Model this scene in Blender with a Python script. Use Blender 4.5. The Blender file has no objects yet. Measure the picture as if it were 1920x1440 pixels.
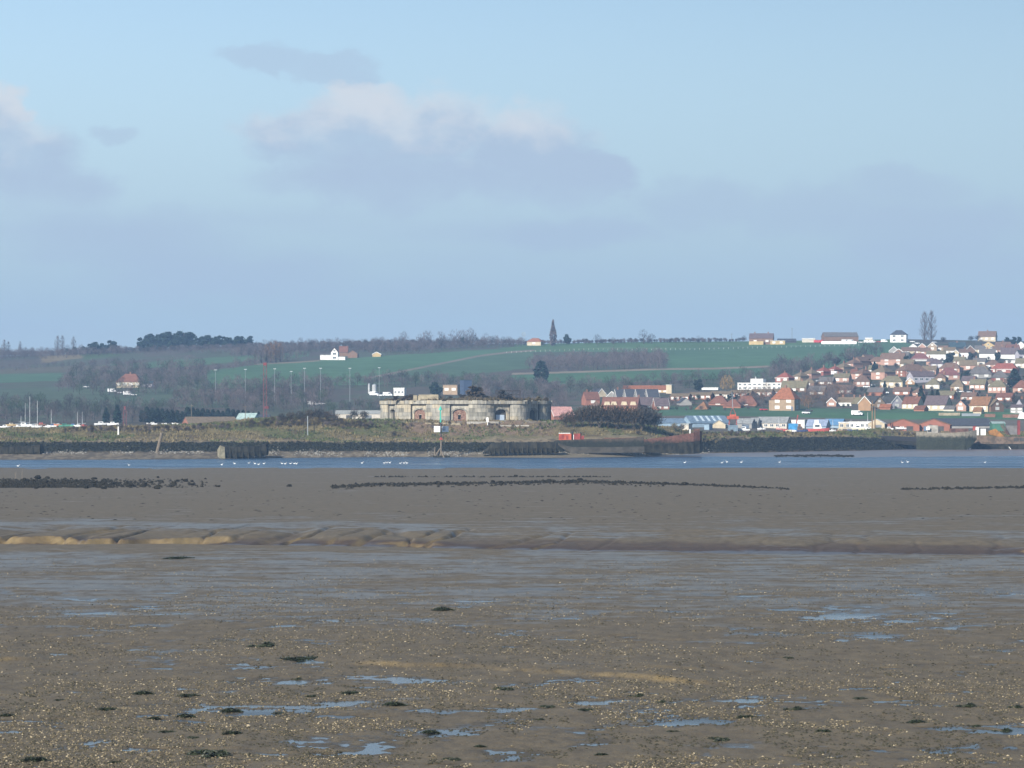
import bpy, math, random
import numpy as np
from mathutils import Vector, Matrix
rnd = random.Random(7)
rng = np.random.default_rng(11)
scene = bpy.context.scene
COL = scene.collection
F, HZ, CH = 5200.0, 775.0, 15.4      # focal length in photo pixels, horizon row, camera height (m)

# ------------------------------------------------------------------ camera
cam_d = bpy.data.cameras.new('camera')
cam_d.sensor_width = 36.0
cam_d.lens = 36.0 * F / 1920.0
cam_d.shift_y = (HZ - 720.0) / 1920.0
cam_d.clip_start = 1.0
cam_d.clip_end = 20000.0
cam = bpy.data.objects.new('camera', cam_d)
COL.objects.link(cam)
cam.location = (0, 0, CH)
cam.rotation_euler = (math.pi / 2, 0, 0)
scene.camera = cam

# ------------------------------------------------------------------ world, sun, exposure
SUN_AZ, SUN_EL = math.radians(214.0), math.radians(26.0)     # compass bearing (from +Y clockwise) and height
SKY_STRENGTH, SUN_STRENGTH, EXPOSURE = 0.060, 5.0, 0.77
HAZE_DENSITY = 0.000122
scene.view_settings.view_transform = 'Standard'
scene.view_settings.look = 'None'
scene.view_settings.gamma = 1.0
scene.view_settings.use_curve_mapping = False
scene.view_settings.exposure = EXPOSURE
world = bpy.data.worlds.new('World')
scene.world = world
world.use_nodes = True
WT = world.node_tree
WT.nodes.clear()

class S:
    """a socket with arithmetic, to write node maths as formulas"""
    def __init__(s, t, sock): s.t, s.k = t, sock
    def _m(s, op, *a, clamp=False):
        n = s.t.nodes.new('ShaderNodeMath'); n.operation = op; n.use_clamp = clamp
        for i, v in enumerate((s,) + a):
            if isinstance(v, S): s.t.links.new(v.k, n.inputs[i])
            else: n.inputs[i].default_value = v
        return S(s.t, n.outputs[0])
    def __add__(s, o): return s._m('ADD', o)
    def __sub__(s, o): return s._m('SUBTRACT', o)
    def __mul__(s, o): return s._m('MULTIPLY', o)
    def __truediv__(s, o): return s._m('DIVIDE', o)
    def max(s, o): return s._m('MAXIMUM', o)
    def min(s, o): return s._m('MINIMUM', o)
    def abs(s): return s._m('ABSOLUTE')
    def clamp(s): return s._m('ADD', 0.0, clamp=True)
    def step(s, a, b):
        n = s.t.nodes.new('ShaderNodeMapRange'); n.interpolation_type = 'SMOOTHSTEP'
        s.t.links.new(s.k, n.inputs[0])
        if a < b: vals = (a, b, 0.0, 1.0)
        else: vals = (b, a, 1.0, 0.0)
        for i, v in enumerate(vals): n.inputs[1 + i].default_value = v
        return S(s.t, n.outputs[0])

def xyz(t, x, y, z=0.0):
    n = t.nodes.new('ShaderNodeCombineXYZ')
    for i, v in enumerate((x, y, z)):
        if isinstance(v, S): t.links.new(v.k, n.inputs[i])
        else: n.inputs[i].default_value = v
    return n.outputs[0]

def noise(t, vec, scale, detail=4.0, rough=0.55):
    n = t.nodes.new('ShaderNodeTexNoise')
    if vec is not None: t.links.new(vec, n.inputs['Vector'])
    n.inputs['Scale'].default_value = scale
    n.inputs['Detail'].default_value = detail
    n.inputs['Roughness'].default_value = rough
    return S(t, n.outputs['Fac'])

def mixc(t, fac, a, b, mode='MIX'):
    n = t.nodes.new('ShaderNodeMix'); n.data_type = 'RGBA'; n.blend_type = mode
    for sock, v in ((n.inputs[0], fac), (n.inputs[6], a), (n.inputs[7], b)):
        if isinstance(v, S): t.links.new(v.k, sock)
        elif hasattr(v, 'is_linked'): t.links.new(v, sock)
        elif isinstance(v, (int, float)): sock.default_value = v
        else: sock.default_value = (*v, 1.0)
    return n.outputs[2]

def build_world():
    t = WT
    out = t.nodes.new('ShaderNodeOutputWorld')
    bg = t.nodes.new('ShaderNodeBackground')
    t.links.new(bg.outputs[0], out.inputs[0])
    bg.inputs[1].default_value = SKY_STRENGTH
    sky = t.nodes.new('ShaderNodeTexSky')
    sky.sky_type = 'NISHITA'
    sky.sun_disc = False
    sky.sun_elevation = SUN_EL
    sky.sun_rotation = -SUN_AZ
    sky.altitude = 0.0
    sky.air_density = 1.0
    sky.dust_density = 0.0
    sky.ozone_density = 1.5
    tc = t.nodes.new('ShaderNodeTexCoord')
    sp = t.nodes.new('ShaderNodeSeparateXYZ')
    t.links.new(tc.outputs['Generated'], sp.inputs[0])
    x, y, z = (S(t, sp.outputs[i]) for i in range(3))
    PX = x._m('ARCTAN2', y) * F + 960.0                   # bearing and height of a sky direction, in 1/5200 rad
    RW = (z._m('ARCSINE') * -F) + HZ
    nv = xyz(t, PX / 150.0, RW / 95.0)
    n1 = noise(t, nv, 1.0, 8.0, 0.6) - 0.5
    nv2 = xyz(t, PX / 150.0 + 31.7, RW / 95.0 + 11.3)
    n2 = noise(t, nv2, 1.0, 8.0, 0.6) - 0.5
    n3 = noise(t, xyz(t, PX / 42.0 + 3.1, RW / 30.0 + 8.8), 1.0, 6.0, 0.62) - 0.5
    pw = PX + n1 * 190.0 + n3 * 42.0
    rw = RW + n2 * 125.0 + n3 * 36.0
    def blob(cx, cy, rx, ry, soft=0.6):
        a = (pw - cx) / rx
        b = (rw - cy) / ry
        return (a * a + b * b).step(1.25, 1.25 - soft * 1.6)
    def union(items):
        m = blob(*items[0])
        for it in items[1:]: m = m.max(blob(*it))
        return m
    big = union([(760, 340, 330, 55, .7), (690, 255, 190, 85), (690, 195, 90, 45), (830, 245, 120, 82), (985, 275, 140, 85), (1085, 335, 120, 62, .4), (565, 255, 130, 55, .7),
                 (30, 330, 150, 110), (0, 235, 62, 75, .4), (120, 365, 130, 62, .6), (-140, 330, 160, 90)])
    big = big * rw.step(440.0, 335.0)
    thin = union([(500, 122, 105, 30, .6), (610, 135, 85, 32, .6), (660, 150, 50, 26, .7), (225, 262, 48, 26, .75)])
    low = union([(1330, 385, 160, 52, .75), (1520, 395, 190, 60, .75), (1690, 355, 140, 50, .75), (1720, 430, 210, 60, .75), (1090, 440, 190, 40, .75),
                 (260, 450, 250, 60, .75), (420, 520, 260, 60, .75)])
    # drawn-out veils low over the horizon, and broken cloud over the rest of the sky
    veil = noise(t, xyz(t, PX / 520.0, RW / 95.0, 3.0), 1.0, 4.0, 0.5).step(0.42, 0.72)
    veil = veil * RW.step(300.0, 450.0) * RW.step(900.0, 640.0)
    rest = noise(t, xyz(t, PX / 700.0, RW / 330.0, 9.0), 1.0, 6.0, 0.55).step(0.54, 0.66)
    aside = (PX - 960.0).abs().step(1250.0, 1700.0).max(RW.step(-160.0, -500.0))
    rest = rest * aside * RW.step(500.0, 250.0)
    # sunlit tops: where the cloud thins out upward and towards the sun
    lump = noise(t, xyz(t, PX / 120.0 + 5.0, RW / 85.0 - 3.0), 1.0, 4.0, 0.55)
    top = (rw * -1.0 + 285.0) / 100.0 + (lump - 0.5) * 2.6
    lit = top.step(-0.15, 1.05)
    base = sky.outputs[0]
    base = mixc(t, 1.0, base, SKY_TINT, 'MULTIPLY')
    cloud_c = mixc(t, lit, CLOUD_SHADE, CLOUD_LIT)
    murk = RW.step(-120.0, 620.0)                            # the pale murk that lies over the horizon all round
    c = mixc(t, murk * 0.94, base, CLOUD_MURK)
    c = mixc(t, veil * 0.45, c, CLOUD_VEIL)
    c = mixc(t, low * 0.5, c, CLOUD_VEIL)
    c = mixc(t, thin * 0.5, c, CLOUD_SHADE)
    dens = noise(t, xyz(t, PX / 210.0 + 2.0, RW / 120.0 + 7.0), 1.0, 5.0, 0.6).step(0.22, 0.6) * 0.35 + 0.5
    c = mixc(t, big * dens, c, cloud_c)
    c = mixc(t, rest * 0.8, c, cloud_c)
    t.links.new(c, bg.inputs[0])
SKY_TINT = (1.09, 1.08, 1.10)
CLOUD_LIT = (6.7, 7.05, 7.6)
CLOUD_SHADE = (4.25, 5.3, 6.85)
CLOUD_VEIL = (4.1, 5.15, 6.75)
CLOUD_MURK = (3.68, 5.08, 6.55)
build_world()

sun_d = bpy.data.lights.new('sun', 'SUN')
sun_d.energy = SUN_STRENGTH
sun_d.angle = math.radians(0.5)
sun_d.color = (1.0, 0.95, 0.87)
sun = bpy.data.objects.new('sun', sun_d)
COL.objects.link(sun)
to_sun = Vector((math.sin(SUN_AZ) * math.cos(SUN_EL), math.cos(SUN_AZ) * math.cos(SUN_EL), math.sin(SUN_EL)))
sun.rotation_euler = to_sun.to_track_quat('Z', 'Y').to_euler()
sun.location = to_sun * 500

# ------------------------------------------------------------------ noise in numpy
def _h(ix, iy, seed):
    h = (ix.astype(np.int64) * 374761393 + iy.astype(np.int64) * 668265263 + seed * 1446648777) & 0xffffffff
    h = ((h ^ (h >> 13)) * 1274126177) & 0xffffffff
    return ((h ^ (h >> 16)) & 0xffff) / 65535.0
def vnoise(x, y, seed=0):
    x, y = np.broadcast_arrays(np.asarray(x, float), np.asarray(y, float))
    ix, iy = np.floor(x), np.floor(y)
    fx, fy = x - ix, y - iy
    fx, fy = fx * fx * (3 - 2 * fx), fy * fy * (3 - 2 * fy)
    a, b, c, d = _h(ix, iy, seed), _h(ix + 1, iy, seed), _h(ix, iy + 1, seed), _h(ix + 1, iy + 1, seed)
    return (a * (1 - fx) + b * fx) * (1 - fy) + (c * (1 - fx) + d * fx) * fy
def fbm(x, y, octv=4, seed=0, gain=0.5):
    s, amp, tot = 0.0, 1.0, 0.0
    for k in range(octv):
        s = s + amp * vnoise(np.asarray(x) * 2 ** k, np.asarray(y) * 2 ** k, seed + k * 17)
        tot += amp; amp *= gain
    return s / tot
def sstep(a, b, x):
    t = np.clip((np.asarray(x, float) - a) / (b - a), 0, 1)   # a > b falls instead of rising
    return t * t * (3 - 2 * t)

# ------------------------------------------------------------------ objects and labels
def put(o, parent=None, loc=None, rot=None, kind=None):
    COL.objects.link(o)
    if parent: o.parent = parent
    if loc is not None: o.location = loc
    if rot is not None: o.rotation_euler = rot if hasattr(rot, '__len__') else (0, 0, rot)
    if kind: o['kind'] = kind
    return o
def tag(o, label, cat, group=None):
    o['label'] = label; o['category'] = cat; o['kind'] = 'thing'
    if group: o['group'] = group
    return o
def thing(name, label, cat, loc, rotz=0.0, group=None):
    o = bpy.data.objects.new(name, None)
    o.empty_display_size = 0.5
    put(o, None, loc, rotz)
    return tag(o, label, cat, group)
def mesh_obj(name, me, parent=None, loc=None, rot=None, kind=None):
    return put(bpy.data.objects.new(name, me), parent, loc, rot, kind)

class MB:
    """collects solids into one mesh"""
    def __init__(s): s.v, s.f, s.m = [], [], []
    def add(s, v, f, m=0):
        o = len(s.v); s.v += [tuple(p) for p in v]
        s.f += [tuple(o + i for i in q) for q in f]; s.m += [m] * len(f)
        return s
    def hexa(s, p, m=0):            # 8 points: 4 low anticlockwise, 4 high
        return s.add(p, [(3, 2, 1, 0), (4, 5, 6, 7), (0, 1, 5, 4), (1, 2, 6, 5), (2, 3, 7, 6), (3, 0, 4, 7)], m)
    def box(s, x0, x1, y0, y1, z0, z1, m=0):
        return s.hexa([(x0, y0, z0), (x1, y0, z0), (x1, y1, z0), (x0, y1, z0), (x0, y0, z1), (x1, y0, z1), (x1, y1, z1), (x0, y1, z1)], m)
    def slab(s, a, b, c, d, t, m=0):  # quad thickened downwards by t along its normal
        a, b, c, d = map(Vector, (a, b, c, d))
        n = (b - a).cross(d - a).normalized() * t
        return s.hexa([a - n, b - n, c - n, d - n, a, b, c, d], m)
    def tube(s, p, q, r0, r1=None, n=6, m=0):
        p, q = Vector(p), Vector(q); r1 = r0 if r1 is None else r1
        d = (q - p).normalized(); u = d.orthogonal().normalized(); w = d.cross(u)
        v = []
        for c, r in ((p, r0), (q, r1)):
            v += [c + (u * math.cos(2 * math.pi * i / n) + w * math.sin(2 * math.pi * i / n)) * r for i in range(n)]
        f = [(i, (i + 1) % n, n + (i + 1) % n, n + i) for i in range(n)]
        return s.add(v, f + [tuple(range(n))[::-1], tuple(range(n, 2 * n))], m)
    def beam(s, p, q, w, m=0):
        return s.tube(p, q, w * 0.7, w * 0.7, 4, m)
    def prism(s, poly, y0, y1, m=0):  # an outline in xz drawn out along y
        n = len(poly)
        v = [(x, y0, z) for x, z in poly] + [(x, y1, z) for x, z in poly]
        f = [(i, (i + 1) % n, n + (i + 1) % n, n + i) for i in range(n)]
        return s.add(v, f + [tuple(range(n))[::-1], tuple(range(n, 2 * n))], m)
    def ball(s, c, rx, ry, rz, m=0, n=8, k=5, jit=0.0, r=None):
        v = [(c[0], c[1], c[2] - rz)]
        for i in range(1, k):
            a = -math.pi / 2 + math.pi * i / k
            for j in range(n):
                b = 2 * math.pi * j / n; g = 1 + (r.uniform(-jit, jit) if r else 0)
                v.append((c[0] + rx * g * math.cos(a) * math.cos(b), c[1] + ry * g * math.cos(a) * math.sin(b), c[2] + rz * g * math.sin(a)))
        v.append((c[0], c[1], c[2] + rz))
        f = [(0, 1 + (j + 1) % n, 1 + j) for j in range(n)]
        for i in range(k - 2):
            for j in range(n):
                a, b = 1 + i * n + j, 1 + i * n + (j + 1) % n
                f.append((a, b, b + n, a + n))
        t = len(v) - 1; o = 1 + (k - 2) * n
        f += [(o + j, o + (j + 1) % n, t) for j in range(n)]
        return s.add(v, f, m)
    def mesh(s, name, mats, smooth=False):
        me = bpy.data.meshes.new(name)
        me.from_pydata(s.v, [], s.f)
        for m in (mats if isinstance(mats, (list, tuple)) else [mats]): me.materials.append(m)
        me.polygons.foreach_set('material_index', s.m)
        me.polygons.foreach_set('use_smooth', [smooth] * len(s.f))
        me.update()
        import bmesh
        bm = bmesh.new(); bm.from_mesh(me); bmesh.ops.recalc_face_normals(bm, faces=bm.faces); bm.to_mesh(me); bm.free()
        return me
    def obj(s, name, mats, parent=None, loc=None, rot=None, kind=None, smooth=False):
        return mesh_obj(name, s.mesh(name, mats, smooth), parent, loc, rot, kind)

def np_mesh(name, V, Fc, mat, col=None, smooth=False):
    """numpy vertices and equal-sized faces -> mesh"""
    me = bpy.data.meshes.new(name)
    k = Fc.shape[1]
    me.vertices.add(len(V)); me.vertices.foreach_set('co', np.ascontiguousarray(V, np.float32).ravel())
    me.loops.add(Fc.size); me.loops.foreach_set('vertex_index', np.ascontiguousarray(Fc, np.int32).ravel())
    me.polygons.add(len(Fc))
    me.polygons.foreach_set('loop_start', np.arange(len(Fc), dtype=np.int32) * k)
    me.polygons.foreach_set('use_smooth', np.full(len(Fc), smooth))
    if col is not None:
        a = me.color_attributes.new('col', 'FLOAT_COLOR', 'POINT')
        a.data.foreach_set('color', np.concatenate([col, np.ones((len(col), 1))], 1).astype(np.float32).ravel())
    me.update(); me.validate()
    me.materials.append(mat)
    return me
def grid_faces(nr, nc):
    i = np.arange((nr - 1) * nc).reshape(nr - 1, nc)[:, :-1].ravel()
    return np.stack([i, i + 1, i + nc + 1, i + nc], 1)

# ------------------------------------------------------------------ materials
_mats = {}
ALBEDO = 0.82          # how bright all painted, built and grown surfaces are taken to be
def mat(name, c, rough=0.8, var=0.25, scale=0.6, bump=0.0, bscale=None, metal=0.0, spec=0.3, c2=None, det=4.0, stretch=None):
    """plain surface whose colour wanders between two shades of itself"""
    if name in _mats: return _mats[name]
    c = tuple(x * ALBEDO for x in c); c2 = c2 and tuple(x * ALBEDO for x in c2)
    m = bpy.data.materials.new(name); m.use_nodes = True
    t = m.node_tree; b = t.nodes['Principled BSDF']
    b.inputs['Roughness'].default_value = rough
    b.inputs['Metallic'].default_value = metal
    b.inputs['Specular IOR Level'].default_value = spec
    g = t.nodes.new('ShaderNodeNewGeometry')
    vec = g.outputs['Position']
    if stretch:
        mp = t.nodes.new('ShaderNodeMapping'); mp.inputs['Scale'].default_value = stretch
        t.links.new(vec, mp.inputs[0]); vec = mp.outputs[0]
    n = noise(t, vec, scale, det, 0.6)
    lo = tuple(x * (1 - var) for x in c); hi = tuple(min(1, x * (1 + var)) for x in c) if c2 is None else c2
    t.links.new(mixc(t, n.step(0.3, 0.7), lo, hi), b.inputs['Base Color'])
    if bump:
        bn = t.nodes.new('ShaderNodeBump'); bn.inputs['Strength'].default_value = bump; bn.inputs['Distance'].default_value = 0.1
        t.links.new(noise(t, vec, bscale or scale * 4, 3.0).k, bn.inputs['Height']); t.links.new(bn.outputs[0], b.inputs['Normal'])
    _mats[name] = m
    return m
def colmat(name, rough=0.9, scale=0.5, var=0.35, spec=0.2, bump=0.5, bdist=0.3):
    """takes its colour from the mesh's own colour attribute, broken up by noise"""
    m = bpy.data.materials.new(name); m.use_nodes = True
    t = m.node_tree; b = t.nodes['Principled BSDF']
    b.inputs['Roughness'].default_value = rough; b.inputs['Specular IOR Level'].default_value = spec
    a = t.nodes.new('ShaderNodeAttribute'); a.attribute_name = 'col'
    g = t.nodes.new('ShaderNodeNewGeometry')
    n = noise(t, g.outputs['Position'], scale, 5.0, 0.65)
    k = (n.step(0.25, 0.75) * (2 * var) + (1 - var)) * ALBEDO
    vm = t.nodes.new('ShaderNodeVectorMath'); vm.operation = 'SCALE'
    t.links.new(a.outputs['Color'], vm.inputs[0]); t.links.new(k.k, vm.inputs['Scale'])
    t.links.new(vm.outputs[0], b.inputs['Base Color'])
    if bump:
        bn = t.nodes.new('ShaderNodeBump'); bn.inputs['Strength'].default_value = bump; bn.inputs['Distance'].default_value = bdist
        t.links.new(n.k, bn.inputs['Height']); t.links.new(bn.outputs[0], b.inputs['Normal'])
    return m

# ------------------------------------------------------------------ ground shapes
def px2x(u, Y): return (np.asarray(u) - 960.0) / F * np.asarray(Y)
def x2px(X, Y): return np.asarray(X) / np.asarray(Y) * F + 960.0
def rz(row, Y): return CH - (row - HZ) / F * Y          # height of a point seen at this row from this distance
def bump1(x, a, b, e): return sstep(a, a + e, x) * (1 - sstep(b - e, b, x))

GULLIES = [(-60, .16, .45), (55, .17, .4), (105, .2, .35), (175, .12, .4), (235, .22, .5), (305, .16, .35), (365, .2, .4), (432, .2, .75), (505, .15, .35), (560, .2, .4), (628, .17, .55), (700, .2, .35), (765, .16, .4), (875, .26, .5), (960, .2, .35), (1050, .22, .4), (1170, .2, .6), (1255, .18, .35), (1340, .2, .4), (1448, .22, .55), (1540, .18, .4), (1630, .2, .35), (1760, .22, .45), (1850, .2, .4), (1960, .2, .4)]
def mud_z(X, Y):
    u = x2px(X, np.maximum(Y, 60))
    Ye = np.interp(u, [-200, 0, 700, 1100, 1920, 2300], [330, 327, 322, 310, 299, 295]) + (vnoise(X / 14, 0, 3) - .5) * 5
    d = Y - Ye
    # far bank of the creek, lobed and cut by gullies that run up it
    g = X - 0.2 * d + (vnoise(X / 9.0, d / 14.0, 5) - .5) * 3.5
    n1 = vnoise(g / 9.0, d / 60.0, 8)
    gully = np.exp(-((n1 - .5) / .06) ** 2)
    gully = gully * .6
    for gu, sl, wd in GULLIES:
        xi = px2x(gu, 335.0) + sl * d + (vnoise(d / 6.0, gu, 61) - .5) * 1.6
        gully = np.maximum(gully, (.35 + .8 * ((gu * 7919) % 13) / 13.0) * np.exp(-((X - xi) / wd) ** 2))
    lobe = vnoise(g / 5.0 + 7, d / 40.0, 9)
    wid = 30 + 16 * (vnoise(X / 11.0 + 3, 0, 12) - .5)
    calm = 1 - .75 * sstep(860, 1180, u)                  # the bank grows lower and smoother this way
    gully = gully * calm; lobe = .5 + (lobe - .5) * (.35 + .65 * calm)
    # wet slope out of the creek, a small broken scarp, then the smooth shoulder
    ds = 15 + 9 * (lobe - .5) + 3 * (vnoise(X / 2.5, d / 30, 14) - .5)
    hs = (.75 + .35 * calm) * sstep(.40, .52, fbm(X / 17.0 + 2, d / 60, 3, 16) * .8 + lobe * .2)
    t = np.clip((d - 5) / 45.0, 0, 1)
    rise = -0.85 + (1.4 - hs * .8) * t ** .9 + hs * .8 * sstep(0, 1.6, d - ds)
    rise = rise - gully * 0.6 * sstep(2, 14, d) * (1 - sstep(34, 50, d)) + (lobe - .5) * .22 * bump1(d, 4, 50, 12)
    rise = rise + (fbm(X / 1.3, d / 5, 3, 18) - .5) * .16
    far = 0.55 * (1 - np.clip((Y - 365) / 420.0, 0, 1)) - np.maximum(Y - 785, 0) * 0.02
    far = far + (fbm(X / 12, Y / 14, 4, 21) - .5) * .09
    near = np.zeros_like(d)
    z = np.where(d < 0, near, np.where(d < 5, -0.85 * sstep(0, 5, d), np.where(t < 1, rise, far)))
    # a low scarp across the near flat
    Ys = np.interp(u, [400, 590, 900, 1350, 1600], [171, 170, 167, 157, 152]) + (vnoise(X / 3, 0, 31) - .5) * 2.0
    w = bump1(u, 570, 1430, 200) + .75 * bump1(u, -500, 110, 90)
    Ys = np.where(u < 300, 172 + (vnoise(X / 3, 1, 32) - .5) * 2, Ys)
    e = Y - Ys
    z = z + w * (.17 + .24 * vnoise(X / 2.2, 0, 33)) * sstep(-0.4, 1.1, e + .8 * (vnoise(X / .7, 0, 34) - .5)) * np.exp(-np.maximum(e, 0) / 16.0) * (d < 0)
    hole = np.exp(-(((u - 572) / 20) ** 2 + ((Y - 175) / 2.5) ** 2))
    z = z - hole * 0.14
    nz = (Y < 312)
    z = z + nz * ((fbm(X / 3.2, Y / 4.2, 5, 41) - .5) * 0.19 + (fbm(X / .55, Y / .8, 3, 55) - .5) * 0.10 * sstep(300, 170, Y) + (fbm(X / 14, Y / 9, 2, 63) - .5) * .12 - .085 * sstep(.62, .74, fbm(X / 4.2, Y / 2.4, 5, 67, .6)))
    return z

# shore of the fort island and the embankment: (u, [(row, Y) of foot, top of the weedy wall, tan strip, crest], flat behind, waterline row)
SH = np.array([
    # u     Ywl   foot        walltop      strip        crest       back
    [-500,  918, 848, 952,   829, 964,    824, 984,    804, 1030,  1075],
    [0,     918, 848, 952,   829, 964,    824, 984,    804, 1030,  1075],
    [200,   920, 847, 955,   829, 968,    824, 985,    801, 1035,  1080],
    [350,   930, 846, 960,   829, 972,    823, 986,    797, 1040,  1090],
    [520,   953, 846, 968,   829, 980,    823, 992,    783, 1042,  1110],
    [700,   975, 846, 985,   829, 994,    823, 1006,   788, 1044,  1130],
    [820,   975, 847, 985,   830, 996,    823, 1010,   788, 1045,  1135],
    [1040,  955, 848, 985,   829, 997,    822, 1010,   790, 1045,  1135],
    [1200,  985, 848, 998,   828, 1006,   817, 1020,   797, 1052,  1120],
    [1330,  1050, 849, 1066, 822, 1084,   817, 1095,   811, 1122,  1160],
    [1450,  1078, 848, 1092, 820, 1106,   816, 1114,   812, 1140,  1180],
    [1600,  1118, 846, 1132, 819, 1148,   815, 1158,   810, 1176,  1205],
    [1650,  1140, 845, 1150, 822, 1166,   813, 1176,   804, 1192,  1215],
    [1720,  1170, 843, 1180, 827, 1194,   820, 1206,   811, 1224,  1245],
    [1850,  1205, 841, 1214, 828, 1226,   820, 1236,   811, 1256,  1275],
    [2500,  1205, 841, 1214, 828, 1226,   820, 1236,   811, 1256,  1275]], float)
SHORE_END = 1320.0
def shore_knots(u):
    c = [np.interp(u, SH[:, 0], SH[:, k]) for k in range(1, 11)]
    Yw, rf, Yf, rt, Yt, rs, Ys, rc, Yc, Yb = c
    Yk = [Yw - 40, Yw, Yf, Yt, Ys, Yc, Yb, Yb + 45]
    zc = rz(rc, Yc)
    Zk = [np.full_like(Yw, -1.6), np.zeros_like(Yw) - .02, rz(rf, Yf), rz(rt, Yt), rz(rs, Ys), zc, np.where(u < 1250, zc, zc - 1.0), np.full_like(Yw, 3.0)]
    return np.stack(Yk), np.stack(Zk)
def shore_zt(u, Y):
    """height, and the running number of the zone between knots"""
    u, Y = np.broadcast_arrays(np.asarray(u, float), np.asarray(Y, float))
    Yk, Zk = shore_knots(u)
    z = np.full(u.shape, 3.0); t = np.full(u.shape, 7.0)
    z = np.where(Y < Yk[0], -1.6, z); t = np.where(Y < Yk[0], 0, t)
    for k in range(7):
        f = (Y - Yk[k]) / (Yk[k + 1] - Yk[k])
        inn = (f >= 0) & (f < 1)
        fs = f if k not in (4, 6) else f * f * (3 - 2 * f) * .6 + f * .4
        z = np.where(inn, Zk[k] + (Zk[k + 1] - Zk[k]) * fs, z); t = np.where(inn, k + f, t)
    return z, t
def shore_z(u, Y):
    z, t = shore_zt(u, Y)
    X = px2x(u, Y)
    n = (fbm(X / 9, Y / 9, 4, 71) - .5) * 1.5 * bump1(t, 3.6, 6.6, .8)
    n = n + (fbm(X / 2.2, Y / 2.5, 3, 75) - .5) * .7 * bump1(t, 1.2, 6.8, .6)
    n = n + (fbm(X / 1.2, Y / 8, 3, 79) - .5) * .6 * bump1(t, 2.0, 3.1, .3)
    return z + n

RIDGE_U = [-700, 0, 100, 200, 330, 480, 640, 800, 1000, 1200, 1400, 1700, 1920, 2600]
RIDGE_R = [672, 668, 665, 660, 652, 648, 648, 645, 645, 641, 640, 636, 640, 650]
HY = [1090, 1180, 1250, 1320, 1400, 1450]
YR = 2450.0
def hill_z(u, Y):
    u = np.asarray(u, float); Y = np.asarray(Y, float)
    s = sstep(1000, 1260, u)
    zk = [np.zeros_like(u) + 1.0, 3.5 + 0 * u, 6.5 + 0 * u, 8.2 + 0 * u, 11.0 + 4.8 * s, 12.4 + 4.6 * s]
    zr = rz(np.interp(u, RIDGE_U, RIDGE_R), YR)
    z = np.zeros(np.broadcast(u, Y).shape)
    o = 125.0 * sstep(1250, 1680, u)                       # the creek mouth lies farther off on this side
    hy = [h + o * w for h, w in zip(HY, (1, 1, .62, .35, 0, 0))]
    for k in range(5):
        f = np.clip((Y - hy[k]) / (hy[k + 1] - hy[k]), 0, 1)
        z = np.where((Y >= hy[k]) & (Y <= hy[k + 1]), zk[k] + (zk[k + 1] - zk[k]) * f, z)
    f = (Y - 1450) / (YR - 1450)
    z = np.where(Y > 1450, zk[5] + (zr - zk[5]) * np.minimum(f, 1), z)
    X = px2x(u, Y)
    z = z + (vnoise(X / 160, Y / 190, 91) - .5) * 5.0 * bump1(Y, 1500, 2400, 250)
    z = np.where(Y > YR, z - (Y - YR) * 0.012, z)
    return np.where(Y < hy[0], -1.5, z)
_YS = np.linspace(1180, YR, 900)
def on_hill(px, row):
    """the point of the mainland seen at this place of the photograph"""
    z = hill_z(np.full_like(_YS, px), _YS)
    rows = HZ - (z - CH) * F / _YS
    rows = np.minimum.accumulate(rows)
    Y = float(np.interp(-row, -rows, _YS))
    return Vector((float(px2x(px, Y)), Y, float(hill_z(np.array([px]), np.array([Y]))[0])))
def on_shore(px, row):
    Yk, Zk = shore_knots(np.array([float(px)]))
    ys = np.linspace(Yk[1, 0], Yk[6, 0], 500)
    z, t = shore_zt(np.full_like(ys, px), ys)
    rows = np.minimum.accumulate(HZ - (z - CH) * F / ys)
    Y = float(np.interp(-row, -rows, ys))
    return Vector((float(px2x(px, Y)), Y, float(shore_z(np.array([px]), np.array([Y]))[0])))
def on_muds(px, row):
    px, row = np.atleast_1d(np.asarray(px, float)), np.atleast_1d(np.asarray(row, float))
    Y = CH * F / (row - HZ)
    for _ in range(5):
        Y = 0.5 * Y + 0.5 * (CH - mud_z(px2x(px, Y), Y)) * F / (row - HZ)
    X = px2x(px, Y)
    return np.stack([X, Y, mud_z(X, Y)], 1)
def on_mud(px, row): return Vector(on_muds(px, row)[0])
def at(px, row, Y): return Vector(((px - 960.0) / F * Y, Y, CH - (row - HZ) / F * Y))

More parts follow.
